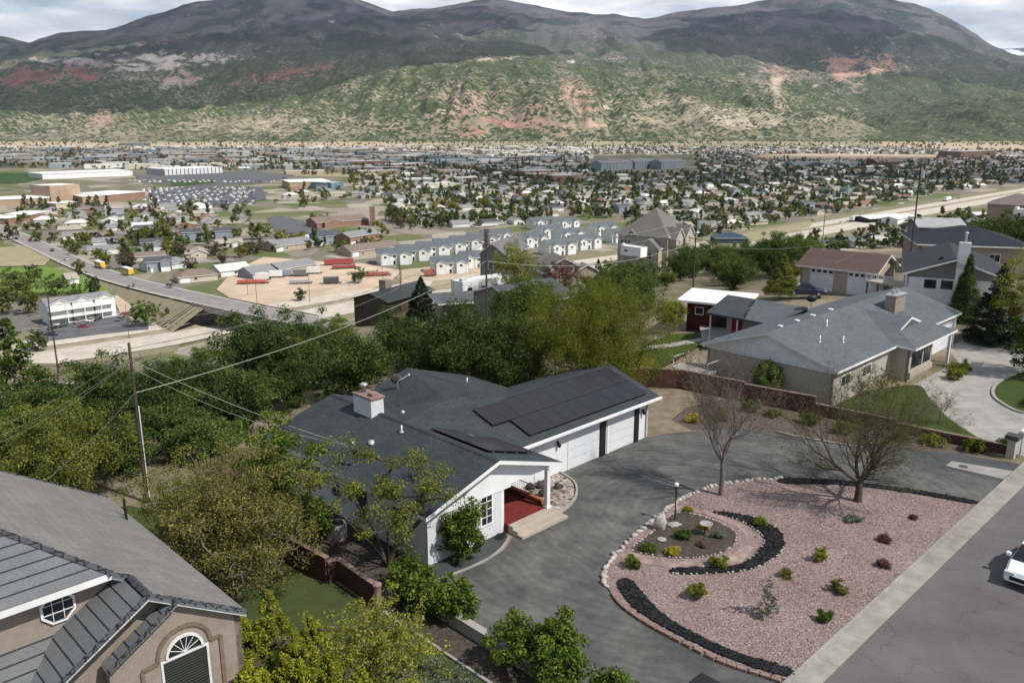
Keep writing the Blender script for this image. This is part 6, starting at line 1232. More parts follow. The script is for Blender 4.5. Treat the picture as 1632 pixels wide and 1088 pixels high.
# overpass road climbing from the valley onto the bridge
rd = [(-80,338,-52), (0,366,-52), (60,392,-52), (120,420,-51.9), (180,443,-51), (250,462,-48.5), (320,478,-45.8), (345,484,-45), (400,496,-44.8), (460,508,-44.6), (500,516,-44.4), (545,524,-41)]
RP = [Vector((*W2(a, b_, z)[:2], z)) for a, b_, z in rd]
RPs = smooth_loop([tuple(p) for p in RP], 5, False)
strip('road', RPs, 10, .55, m_road); strip('pavement', RPs, 1.8, .65, m_conc, off=5.9); strip('pavement', RPs, 1.8, .65, m_conc, off=-5.9); strip('road_marking', RPs, .16, .6, M('yellow_paint', (.4,.34,.16), None, 1, .8))
mb = MB(ident)   # embankment
m_emb = grass_mat('embankment_grass', (.25,.215,.15), (.17,.155,.1), .3)
for i in range(len(RPs)-1):
    p, q = Vector(RPs[i]), Vector(RPs[i+1])
    if 345 <= pxof(*p)[0] <= 478 and p.z > -46: continue
    d = (q-p); d.z = 0; d.normalize(); n = Vector((-d.y, d.x, 0))
    for sg in (1, -1):
        a, b_ = p+n*sg*7, q+n*sg*7; ha, hb = (p.z-FLOOR)*1.9, (q.z-FLOOR)*1.9; c_, e_ = a+n*sg*ha, b_+n*sg*hb; c_.z = e_.z = FLOOR+.03
        mb.poly([a, b_, e_, c_] if sg > 0 else [b_, a, c_, e_])
mb.build('embankment', m_emb)['kind'] = 'structure'
BR_ = thing('overpass', 'concrete overpass carrying the town road over the freeway', 'bridge', tuple(Vector(RP[8])-Vector((0,0,7.3))))
bp = [Vector(p) for p in RPs if 335 <= pxof(*p)[0] <= 490 and p[2] > -46.5]
def side(pts, o0, o1, z0, z1, mb):
    for i in range(len(pts)-1):
        p, q = pts[i], pts[i+1]; d = (q-p); d.z = 0; d.normalize(); n = Vector((-d.y, d.x, 0)); A = [p+n*o0, q+n*o0, q+n*o1, p+n*o1]
        lo = [v+Vector((0,0,z0)) for v in A]; hi_ = [v+Vector((0,0,z1)) for v in A]
        mb.poly(lo[::-1]); mb.poly(hi_); [mb.poly([lo[k], lo[(k+1)%4], hi_[(k+1)%4], hi_[k]]) for k in range(4)]
mb = MB(ident); side(bp, -7, 7, -1.3, .04, mb); mb.build('deck', m_conc, BR_)
for o_ in (-7, 6.7): mb = MB(ident); side(bp, o_, o_+.3, .05, 1.1, mb); mb.build('parapet', m_conc, BR_)
for f in (.3, .68):
    p = bp[int(f*(len(bp)-1))]; q = bp[int(f*(len(bp)-1))+1]; d = (q-p).normalized(); n = Vector((-d.y, d.x, 0))
    for o_ in (-4.5, 4.5): c_ = p+n*o_; MB(ident).tube([(c_.x, c_.y, FLOOR), (c_.x, c_.y, p.z-1.3)], .6, 10).build('pier', m_conc, BR_)
mb = MB(ident)
for p, q in ((bp[0], bp[1]), (bp[-1], bp[-2])):
    d = (q-p).normalized(); n = Vector((-d.y, d.x, 0)); A = [p+n*7, p-n*7, p-n*7-d*2, p+n*7-d*2]; mb.prism([(v.x, v.y) for v in A], FLOOR, p.z-1.3)
mb.build('abutment', m_conc, BR_)
FS = [0]
def fsheet(name, pts, mat, z=.06, label=None): FS[0] += 1; return sheet(name, [W2(*p) for p in pts], FLOOR+.2+z+FS[0]*.011, mat, F=ident)
m_tan = M('bare_dirt', (.42,.33,.24), (.32,.25,.18), .12, .95); m_pinkd = M('red_dirt', (.46,.36,.27), (.37,.29,.215), .1, .95); m_field = grass_mat('green_field', (.1,.15,.04), (.07,.1,.03), .1); m_dry = grass_mat('dry_field', (.28,.25,.16), (.21,.19,.11), .08)
m_park = grass_mat('park_grass', (.13,.2,.04), (.09,.15,.03), .1); m_dark_g = grass_mat('dark_field', (.04,.075,.025), (.03,.055,.02), .05)
fsheet('dirt_yard', [(345,462), (372,432), (420,410), (520,418), (575,420), (640,432), (620,452), (560,470), (545,478), (430,492), (380,484)], m_pinkd)
fsheet('dirt_yard', [(640,430), (770,418), (775,440), (690,450), (640,452)], m_tan, .05)
fsheet('verge_field', [(690,448), (775,440), (775,456), (680,466)], m_dry, .07)
fsheet('parking_lot', [(62,520), (78,500), (190,505), (238,518), (236,526), (160,534), (70,546), (52,542)], m_lot, .09)
fsheet('park', [(-40,430), (70,425), (130,438), (170,452), (190,470), (130,474), (60,468), (-40,470)], m_park); fsheet('dry_field', [(-40,398), (40,392), (82,412), (70,424), (-40,426)], m_dry)
fsheet('red_dirt_slope', [(186,470), (205,478), (212,500), (196,508), (182,480)], m_pinkd, .08)
fsheet('parking_lot', [(425,348), (445,344), (480,352), (520,368), (500,374), (440,371)], m_lot, .09)
fsheet('parking_lot', [(235,304), (330,296), (418,298), (425,318), (330,332), (245,326)], m_lot, .09); fsheet('parking_lot', [(215,280), (400,272), (470,280), (420,292), (290,296), (228,292)], m_lot, .09)
fsheet('sports_field', [(-40,276), (45,276), (66,286), (40,292), (-40,294)], m_dark_g, .09); fsheet('sports_field', [(268,290), (340,286), (345,292), (280,298)], m_dark_g, .12)
fsheet('dry_field', [(462,276), (560,275), (600,280), (560,283), (470,281)], m_dry, .08)
fsheet('bare_field', [(-60,226), (250,228), (600,227), (760,230), (560,234), (330,235), (100,233), (-60,236)], m_tan, .06); fsheet('bare_field', [(1200,248), (1300,244), (1500,248), (1480,258), (1350,257), (1200,253)], m_tan, .06); fsheet('bare_field', [(1400,227), (1700,230), (1700,242), (1520,238), (1400,233)], m_tan, .06)
fsheet('dry_field', [(1110,398), (1190,372), (1300,352), (1290,362), (1200,386), (1130,408)], m_dry, .07)
fsheet('concrete_lot', [(722,352), (800,346), (820,356), (760,364)], m_conc, .07); fsheet('parking_lot', [(190,228), (240,228), (240,233), (190,233)], m_lot, .09)
# town streets on a grid
TY = R(24); tc_, ts_ = math.cos(TY), math.sin(TY)
def G(u, v): return (u*tc_-v*ts_, u*ts_+v*tc_+560)
EX = [[(-300,380), (10,385), (70,398), (190,448), (345,486), (480,510), (300,575), (-300,640)], [(345,425), (420,404), (600,395), (640,366), (780,366), (995,346), (1000,425), (700,470), (480,500), (340,486)], [(405,328), (610,318), (625,362), (520,384), (410,376)],
      [(225,273), (470,272), (430,328), (250,330), (228,300)], [(-40,286), (235,288), (238,330), (-40,345)], [(1030,440), (1260,395), (1700,318), (1700,285), (1530,305), (1400,328), (1250,355), (1080,388)], [(-60,268), (75,268), (215,271), (225,288), (80,290), (60,298), (-60,300)],
      [(455,280), (555,280), (560,304), (455,304)], [(940,246), (1105,246), (1110,278), (940,278)], [(-60,222), (600,222), (600,234), (-60,234)], [(1210,246), (1500,246), (1480,257), (1210,256)], [(1400,222), (1700,222), (1700,240), (1500,238)], [(-40,330), (0,372), (90,410), (180,450), (230,462), (230,450), (130,410), (40,368), (10,330)]]
def free(x, y, pad=0):
    px, py = pxof(x, y, FLOOR)
    if not -60 < px < 1700 or py > 520 or tz(x, y) > FLOOR+.3: return False
    return not any(inpoly(px, py, e) for e in EX)
def seg_strip(u0, v0, u1, v1, wd, mat, nm, z):
    run = []; n = int(math.hypot(u1-u0, v1-v0)/18)
    for k in range(n+1):
        u, v = u0+(u1-u0)*k/n, v0+(v1-v0)*k/n; x, y = G(u, v)
        if free(x, y): run.append((x, y, FLOOR))
        else:
            if len(run) > 3: strip(nm, run, wd, z, mat)
            run = []
    if len(run) > 3: strip(nm, run, wd, z, mat)
for v in range(-260, 1500, 76): seg_strip(-1300, v, 1300, v, 8, m_road, 'town_street', .03)
for u in range(-1200, 1300, 210): seg_strip(u, -260, u, 1500, 8, m_road, 'town_street', .07)
# ------------------------------------------------------------------ town houses
roofs = [BR('tan_roof', (.33,.3,.25), (.37,.33,.28), (.18,.16,.13), 2, .4, .03, bmp=0), BR('grey_roof', (.21,.21,.22), (.25,.25,.26), (.1,.1,.1), 2, .4, .03, bmp=0), BR('brown_roof', (.19,.15,.125), (.22,.17,.145), (.08,.06,.05), 2, .4, .03, bmp=0), BR('dark_roof', (.07,.075,.085), (.09,.095,.105), (.05,.05,.055), 2, .4, .03, bmp=0), BR('pale_roof', (.55,.55,.54), (.6,.6,.58), (.33,.32,.31), 2, .4, .03, bmp=0), BR('red_roof', (.22,.11,.09), (.25,.13,.1), (.15,.08,.06), 2, .4, .03, bmp=0)]
walls_ = [M('cream_wall', (.5,.45,.37), None, .6), M('white_wall', (.66,.65,.62), None, .6), M('brick_wall', (.27,.16,.12), None, .6), M('blue_grey_wall', (.25,.29,.32), None, .6), M('tan_wall', (.4,.33,.25), None, .6)]
HN = ['tan', 'grey', 'brown', 'dark', 'pale', 'red']; WN = ['cream', 'white', 'brick', 'blue grey', 'tan']
TP = []
rt_ = random.Random(5)
for i, (r1, w1, st, L, D, h, cg) in enumerate(((0,0,'gable',15,9,2.9,((11.5,6,2.5,2.9),)), (1,1,'gable',13,9,3.0,()), (2,2,'hip',16,10,2.9,()), (3,3,'gable',12,9,5.3,((9,5,1.5,5.3),)), (4,0,'hip',15,10,2.9,()), (1,4,'hip',14,11,3.0,((4,6,2,2.9),)), (2,0,'gable',16,8.5,2.8,()), (0,2,'gable',14,9.5,2.9,((4,6,3,2.9),)), (3,1,'gable',15,9,2.9,((11,6,2.5,2.9),)), (5,4,'gable',14,9,2.9,()), (4,1,'gable',13,10,3,()), (1,0,'gable',17,9,2.9,((13,6.5,3,2.9),)))):
    F_ = frame(-L/2, -D/2, 0); rs = thing('house', 'x', 'house', (0,0,0))
    bldg(rs, F_, L, D, h, sl=.4, style=st, wm=walls_[w1], rm=roofs[r1], cg=cg, z0=0, feats=(('gar','f',(cg[0][0]-2.2 if cg else L-5.2),.05,4.4,2.2,(cg[0][2] if cg else 0)), ('win','f',1.5,1,1.6,1.2), ('win','r',3,1,1.4,1.2), ('win','l',-5,1,1.4,1.2)))
    TP.append((rs, '%s roofed house with %s walls in the valley town' % (HN[r1], WN[w1]), '%s roofed %s walled houses in the valley' % (HN[r1], WN[w1])))
cand = []
for vi, v in enumerate(range(-260, 2800, 38)):
    for u in range(-1900, 1900, 23):
        if abs((u+1200+105) % 210-105) < 11: continue
        uu, vv = u+rt_.uniform(-2.5, 2.5), v+(13 if vi % 2 else -13)+19+rt_.uniform(-2, 2)
        vv = v+ (0 if vi % 2 else 0)+19+rt_.uniform(-2.5, 2.5)
        x, y = G(uu, vv)
        if y < 2750 and free(x, y) and free(x, y-12) and free(x+9, y) and free(x-9, y):
            px, py = pxof(x, y, FLOOR)
            if rt_.random() < (.95 if px > 560 or py > 330 else .8): cand.append((x, y, TY+R(180) if vi % 2 == 0 else TY))
cand.sort(key=lambda q: q[1]); HP = []
first = [True]*len(TP)
for n, (x, y, a) in enumerate(cand[:255]):
    k = rt_.choice((0,0,1,1,2,3,4,5,6,7,8,9,10,11,4)); rs, lb, gp = TP[k]
    o = rs if first[k] else copy_tree(rs); first[k] = False
    o.location = (x, y, FLOOR+.02); o.rotation_euler = (0, 0, a+R(rt_.choice((0,0,0,90,-90)))+rt_.uniform(-.06, .06)); o['label'] = lb; o['group'] = gp; HP.append((x, y))
mb = MB(ident)
for x, y, a in cand[255:]:
    if y > 850 and pxof(x, y, FLOOR)[0] < 950 and rt_.random() < .16:
        F_ = frame(x, y, a, FLOOR); q = rt_.uniform(14, 30); i = len(mb.v); w_, d_, h = q, rt_.uniform(9, 14), rt_.uniform(4.5, 8)
        MBF = mb.F; mb.F = F_; mb.box(-w_, w_, -d_, d_, 0, h, rt_.randrange(5)); mb.box(-w_+.6, w_-.6, -d_+.6, d_-.6, h+.01, h+.3, 5+4); mb.F = MBF; continue
    L, D, h = rt_.uniform(11, 17), rt_.uniform(8, 11), rt_.uniform(2.7, 3.4) if rt_.random() < .85 else 5.4; F_ = frame(x, y, a+R(rt_.choice((0,90))), FLOOR); r1 = rt_.choice((0,0,1,1,2,3,4,4,5)); w1 = rt_.randrange(5); zr = h+D*.19
    i = len(mb.v); mb.v += [F_(*p) for p in ((-L/2,-D/2,0),(L/2,-D/2,0),(L/2,D/2,0),(-L/2,D/2,0),(-L/2,-D/2,h),(L/2,-D/2,h),(L/2,D/2,h),(-L/2,D/2,h),(-L/2,0,zr),(L/2,0,zr))]
    for q in ((0,1,5,4),(2,3,7,6),(1,2,6,9,5),(3,0,4,8,7)): mb.f.append([i+z for z in q]); mb.m.append(w1)
    mb.slab([F_(-L/2-.5,-D/2-.5,h-.1), F_(L/2+.5,-D/2-.5,h-.1), F_(L/2+.5,0,zr+.1), F_(-L/2-.5,0,zr+.1)], .2, 5+r1, 1).slab([F_(L/2+.5,D/2+.5,h-.1), F_(-L/2-.5,D/2+.5,h-.1), F_(-L/2-.5,0,zr+.1), F_(L/2+.5,0,zr+.1)], .2, 5+r1, 1)
o = mb.build('distant_house', walls_+roofs); tag(o, 'countless small far off houses covering the back of the valley town', 'houses', None, 'stuff')
# special buildings
def sp(name, lb, cat, pL, pR, D, h, **kw):
    kw.setdefault('z0', 0); kw.setdefault('rm', roofs[4]); kw.setdefault('wm', walls_[0]); return house(name, lb, cat, pL, pR, FLOOR, D, h, **kw)
m_flat = M('flat_white_roof', (.66,.66,.65), (.58,.58,.57), .2, .6); m_tanblk = M('tan_block', (.36,.27,.19), (.31,.23,.16), .3); m_bluem = M('blue_metal', (.12,.2,.26), None, .5)
MT, F_, L_ = sp('motel', 'three storey white motel with balconies and pointed roof gables beside the freeway', 'motel', (80,520), (180,505), 9, 8.0, sl=.35, style='gable', wm=m_wwall, rm=roofs[1], cg=((4,7.5,.3,8.0), (12,7.5,.3,8.0), (20,7.5,.3,8.0)) )
for k in range(3):
    MB(F_).box(0, L_, -1.9, -.05, k*2.8-.1+(0 if k else .15), k*2.8+.08+(0 if k else .1)).build('balcony', m_wwall, MT)
    if k:
        mb = MB(F_).tube([(0,-1.85,k*2.8+1.0), (L_,-1.85,k*2.8+1.0)], .06, 4)
        for q in range(int(L_/.5)): mb.tube([(q*.5,-1.85,k*2.8), (q*.5,-1.85,k*2.8+1)], .03, 3, cap=False)
        mb.build('railing', m_trim, MT)
    for q in range(int(L_/3.6)): window(MT, (q*3.6+.7, 0, k*2.8+.9), (1,0), (0,-1), 1.5, 1.3, 1, 1, F=F_)
for q in range(int(L_/6)+1): MB(F_).box(q*6-.12, q*6+.12, -1.95, -1.7, 0, 8.4).build('post', m_trim, MT)
sp('church', 'brown brick church with low wide red brown roof and a square tower in the valley', 'church', (505,364), (588,358), 20, 4, sl=.3, wm=walls_[2], rm=roofs[2], cg=((12,14,3,4),)); _ = sp('tower', 'slim brick tower beside the brown roofed church', 'tower', (590,360), (597,360), 5, 14, style='flat', wm=walls_[2])
sp('stadium_hall', 'tall tan windowless block rising behind the white school roofs', 'hall', (82,324), (130,320), 30, 16, style='flat', wm=m_tanblk, rm=m_flat)
sp('school', 'low white roofed school wing left of the tan block', 'school', (-20,330), (80,326), 40, 6, style='shed', sl=.0, wm=m_tanblk, rm=m_flat); sp('school', 'white roofed school wing right of the tan block', 'school', (132,324), (168,322), 40, 6, style='shed', sl=.0, wm=m_tanblk, rm=m_flat); sp('school', 'long school wing with a thin white roof right of the tan block', 'school', (172,322), (232,316), 45, 6.5, style='shed', sl=.0, wm=walls_[2], rm=m_flat); sp('school', 'small flat white roofed annex below the tan block', 'school', (90,334), (126,331), 18, 5, style='shed', sl=0, wm=walls_[0], rm=m_flat)
sp('shop', 'flat white roofed shops beside the road at the left edge', 'shop', (14,358), (48,352), 25, 4.5, style='shed', sl=.0, wm=walls_[2], rm=m_flat); sp('shop', 'second flat white roofed shop by the road at the left edge', 'shop', (50,352), (82,345), 22, 4.5, style='shed', sl=.0, wm=walls_[2], rm=m_flat)
sp('warehouse', 'very long pale low warehouse near the antenna tower', 'warehouse', (68,286), (212,280), 60, 7, style='shed', sl=0, wm=m_flat, rm=m_flat); sp('warehouse', 'long white warehouse with vertical stripes beside the car lots', 'warehouse', (262,280), (355,276), 60, 9, style='flat', wm=BR('striped_metal', (.62,.63,.64), (.55,.56,.57), (.12,.13,.15), 6, 60, .8), rm=m_flat)
sp('office_building', 'wide low office with a blue grey right end and pale roof', 'office', (462,302), (528,300), 50, 8, style='shed', sl=0, wm=m_tanblk, rm=m_flat); sp('office_building', 'blue fronted block joined to the wide low office', 'office', (528,303), (548,301), 30, 8, style='flat', wm=m_bluem)
for k, (a, b_, c_, e_, h_, wm_) in enumerate(((542,246,590,245,12,walls_[4]), (560,266,620,264,9,walls_[2]), (620,270,690,266,7,walls_[2]), (700,262,745,260,7,m_flat), (760,262,800,261,9,walls_[1]), (470,262,540,260,8,walls_[4]), (390,262,440,260,7,walls_[0]), (120,256,180,255,7,walls_[3]), (300,252,350,251,8,walls_[2]), (640,252,700,250,7,walls_[1]))):
    sp('commercial_building', ['tan three storey hotel block', 'brick fronted store', 'long brick shopping block', 'pale flat roofed store', 'white domed hall', 'tan flat office', 'cream flat roofed store', 'grey workshop', 'red brown store', 'white low warehouse'][k]+' far off in the shaded business strip', 'store', (a,b_), (c_,e_), 40, h_, style='flat', wm=wm_, rm=m_flat)
for k, (a, b_, c_, e_) in enumerate(((958,272,1008,270), (1012,270,1050,268), (1054,270,1092,268))):
    sp('apartment_block', 'blue grey three storey apartment block, %s of the far row' % ('leftmost', 'middle', 'rightmost')[k], 'apartments', (a,b_), (c_,e_), 25, 12, sl=.3, style='gable', wm=walls_[3], rm=roofs[1], group=None, feats=[('win','f',4+7*q,2+3.5*j,3,1.6) for q in range(5) for j in range(3)])
for k, (a, b_, c_, e_) in enumerate(((1262,267,1308,266), (1312,267,1338,266), (1342,267,1372,266))): sp('storage_building', 'long pale grey storage building, %s of three beside the red barn' % ('leftmost', 'middle', 'rightmost')[k], 'warehouse', (a,b_), (c_,e_), 20, 8, sl=.1, wm=walls_[3], rm=roofs[1])
sp('barn', 'dark red gabled barn house in the far right of town', 'barn', (1398,266), (1436,264), 22, 8, sl=.5, style='gable', wm=BR('barn_red', (.2,.05,.04), (.18,.045,.035), (.1,.03,.03), 3, 60, .1), rm=roofs[2], cg=((12,14,2,8),)); sp('hospital', 'large brown and grey hospital block at the far right edge', 'hospital', (1530,254), (1586,252), 50, 16, style='flat', wm=walls_[2], rm=m_flat)
at_ = thing('antenna_tower', 'slim pale green antenna tower rising over the long pale warehouse', 'tower', tuple(at(82,276,FLOOR))); p = at(82,276,FLOOR); MB(ident).lathe((p.x,p.y,FLOOR), [(.8,0), (.6,30), (1.6,31), (1.6,33), (.3,34)], 8).build('mast', M('pale_green_steel', (.22,.28,.26)), at_)
# white twin gabled townhouses
m_newroof = BR('slate_new_roof', (.1,.115,.13), (.12,.135,.15), (.07,.08,.09), 1, .3, .02)
TH = thing('townhouse', 'x', 'townhouse', (0,0,0)); bldg(TH, frame(-9,-6,0), 18, 12, 5.6, z0=0, sl=.45, style='gable', wm=m_wwall, rm=m_newroof, cg=((4,5,1.6,5.6), (14,5,1.6,5.6)), feats=(('gar','f',2,.05,4,2.3,1.6), ('gar','f',12,.05,4,2.3,1.6), ('win','f',3.2,3.6,1.6,1.3,1.6), ('win','f',13.2,3.6,1.6,1.3,1.6), ('win','f',8.2,3.6,1.6,1.3), ('win','l',-7,3.4,1.2,1.3), ('win','l',-4,3.4,1.2,1.3), ('win','r',4,3.4,1.2,1.3), ('door','f',8.3,.05,1.2,2.1)))
ft_ = True
for k, (px, py, a) in enumerate(((628,419,12), (658,413,12), (690,407,12), (716,402,12), (742,397,12), (768,392,12), (716,433,12), (760,424,12), (846,392,30), (873,378,30), (905,384,30), (930,395,30), (958,374,30), (985,384,30), (888,404,30), (862,364,30), (900,365,30), (790,386,20))):
    o = TH if ft_ else copy_tree(TH); ft_ = False; o.location = at(px, py, FLOOR); o.rotation_euler = (0, 0, R(a)); o['label'] = 'new white two storey townhouse with grey roof and paired front gables'; o['group'] = 'new white twin gabled townhouses'
# named mid valley houses near the left
for k, (pL, pR, D, h, st, w1, r1, lb) in enumerate((((508,392), (548,388), 12, 5.6, 'gable', 3, 3, 'blue grey two storey house pair with dark roof by the church trees'), ((558,392), (606,384), 12, 5.4, 'gable', 2, 1, 'brick two storey house with solar panels on its grey roof'), ((440,402), (500,394), 14, 3.4, 'gable', 4, 1, 'long low grey roofed house beside the valley street'), ((560,410), (640,400), 14, 3.2, 'gable', 4, 2, 'long brown roofed ranch house above the white townhouses'),
      ((240,434), (300,426), 12, 3.0, 'gable', 1, 1, 'long pale grey roofed house beside the road'), ((285,452), (348,446), 12, 3.0, 'hip', 0, 2, 'wide brown hip roofed house with a cream garage near the overpass'), ((352,442), (400,436), 12, 3.0, 'gable', 1, 4, 'pale roofed bungalow above the dirt yard'), ((402,446), (440,440), 12, 3.2, 'gable', 3, 1, 'blue grey bungalow next to the dirt yard'), ((448,440), (504,430), 12, 3.4, 'gable', 4, 1, 'low tan house backing onto the trailer yard'), ((108,454), (126,452), 9, 3, 'gable', 2, 0, 'small brick park building with tan roof'))):
    house('house', lb, 'house', pL, pR, FLOOR, D, h, style=st, wm=walls_[w1], rm=roofs[r1], sl=.4, feats=(('gar','f',1,.05,4,2.2), ('win','f',7,1,1.6,1.2), ('win','r',3,1,1.4,1.2)))
# ------------------------------------------------------------------ valley trees
VT = []
v_grn = LEAF('valley_green', (.06,.09,.03), (.105,.145,.045), (.17,.21,.07), .3); v_spr = LEAF('valley_spring', (.08,.1,.025), (.14,.16,.045), (.2,.21,.07), .4); v_lim = LEAF('valley_lime', (.12,.13,.03), (.19,.2,.05), (.26,.26,.08), .4); v_brn = LEAF('valley_bud', (.07,.06,.04), (.12,.1,.07), (.16,.135,.1), .3); v_drk = LEAF('valley_dark', (.034,.052,.03), (.062,.085,.044), (.11,.135,.06), .2)
vk = [('round_tree', v_grn, 9, 9, {}), ('spring_tree', v_spr, 9, 8, {}), ('lime_tree', v_lim, 8, 7.5, {}), ('pine_tree', v_drk, 12, 6.5, dict(cone=True, trunk=.9)), ('budding_tree', v_brn, 8, 8, {}), ('dark_tree', v_drk, 7.5, 7, {}), ('poplar_tree', v_grn, 12, 4.5, {})]
VL = ['round green tree', 'light green spring tree', 'bright lime green tree', 'dark pointed pine', 'brown budding tree', 'dark bushy tree', 'tall narrow poplar']
for i, (nm, lf, H_, W_, kw) in enumerate(vk):
    VT.append(tree(nm, 'x', (0,0,0), 400+i, H_, W_, m_bark, lf, **dict(dict(n=42, clump=1.15, per=26, leaf=.42, low=.12, amp=.35, rt=.04, rb=.25), **kw)))
fv = [True]*7; tp = []
def vtree(x, y, k, s_, grp=None):
    o = VT[k] if fv[k] else copy_tree(VT[k]); fv[k] = False; o.location = (x, y, FLOOR); o.rotation_euler = (0, 0, rt_.uniform(0, 6.28)); o.scale = (s_*rt_.uniform(.9, 1.2), s_, s_*rt_.uniform(.85, 1.15)); o['label'] = VL[k]+' in the valley town'; o['group'] = VL[k]+'s in the valley town'; tp.append((x, y))
NAMED = [(258,500,5,.5), (300,498,3,.5), (318,505,5,.4), (210,470,4,.5), (330,500,4,.4), (245,484,5,.4), (268,512,3,.5), (240,388,1,1.5), (262,390,1,1.4), (225,392,1,1.2), (410,382,1,1.6), (60,386,1,1), (128,438,1,.8), (55,452,0,1), (20,455,0,1.1), (35,480,1,1.3), (90,470,0,1.2), (5,500,1,1.5), (150,470,5,1), (50,500,1,1.2), (275,500,5,.6), (290,506,3,.6), (120,486,0,1), (40,330,3,1), (52,332,3,1), (66,334,3,1.1), (75,336,3,1), (95,332,3,.9), (124,332,3,1), (143,330,3,1.1), (155,330,3,1.1), (170,332,3,1), (630,352,5,1.4), (640,355,0,1.3), (620,350,3,1.1), (660,358,2,1.1), (500,352,0,.7), (510,353,0,.7), (520,354,0,.7), (498,350,2,.7), (595,300,3,1.4), (480,480,5,.7), (572,452,0,.9), (485,330,0,1.2), (690,345,2,1.5), (720,340,2,1.4), (775,330,2,1.4), (540,402,0,.8), (470,392,5,.8), (1010,345,2,1.1), (60,560,5,.9), (225,345,4,1), (640,350,0,1)]
for px, py, k, s_ in NAMED: x, y = W2(px, py); vtree(x, y, k, s_)
cnt_t = 0; far = []
tries = 0
while tries < 21000:
    tries += 1; y = 420+2350*rt_.random()**1.1; x = rt_.uniform(-.66, .64)*y
    if not free(x, y): continue
    px, py = pxof(x, y, FLOOR); dens = .95 if px > 560 else .75
    if py < 262: dens *= .6
    if px < 640 and py > 300: dens = .36
    if rt_.random() > dens: continue
    u = (x*tc_+(y-560)*ts_); v = (-x*ts_+(y-560)*tc_)
    if abs((v+260+38) % 76-38) < 5: continue
    if any((x-a)**2+(y-b_)**2 < 64 for a, b_ in HP[-0:] if abs(y-b_) < 9): continue
    if any((x-a)**2+(y-b_)**2 < 26 for a, b_, *_ in far[-60:]): continue
    far.append((x, y, rt_.choice((0,0,0,1,1,2,3,3,4,5,5,5,6) if px > 640 else (0,1,1,1,2,2,4,4,3)), rt_.uniform(.5, 1.05)))
for _ in range(1300):
    y = rt_.uniform(2800, 3690); x = rt_.uniform(-.66, .64)*y
    if noise.noise(Vector((x/260, y/160, 3))) > -.12: far.append((x, y, rt_.choice((5,5,0,1)), rt_.uniform(.6, 1.3)))
far.sort(key=lambda q: q[1])
NEAR_T = 90
for x, y, k, s_ in far[:NEAR_T]: vtree(x, y, k, s_)
groups_ = {}
for x, y, k, s_ in far[NEAR_T:]: groups_.setdefault(k, []).append((x, y, s_))
for k, L in groups_.items():
    rng = np.random.default_rng(900+k); H_, W_ = vk[k][2], vk[k][3]; Vs = []; 
    for x, y, s_ in L:
        nc = 9; c = rng.normal(0, 1, (nc, 3)); c /= np.linalg.norm(c, axis=1, keepdims=True); c *= rng.random((nc, 1))**.4
        if k == 3: hh = rng.random(nc); c = np.stack([c[:,0]*(1-hh), c[:,1]*(1-hh), hh*2-1], 1)
        cen = c*np.array([W_/2.4, W_/2.4, H_/2.5])*s_; cen[:, 2] += H_*.55*s_; cen += np.array([x, y, FLOOR]); lv, _q = leaves(rng, cen, 1.5*s_, 10, 1.0*s_, .3, .7); Vs.append(lv)
    V = np.concatenate(Vs); o = mesh_np('distant_'+vk[k][0], V, np.arange(len(V)).reshape(-1, 4), [vk[k][1]]); tag(o, 'far off mass of %ss among the back rows of the valley town' % VL[k], 'trees', None, 'stuff')
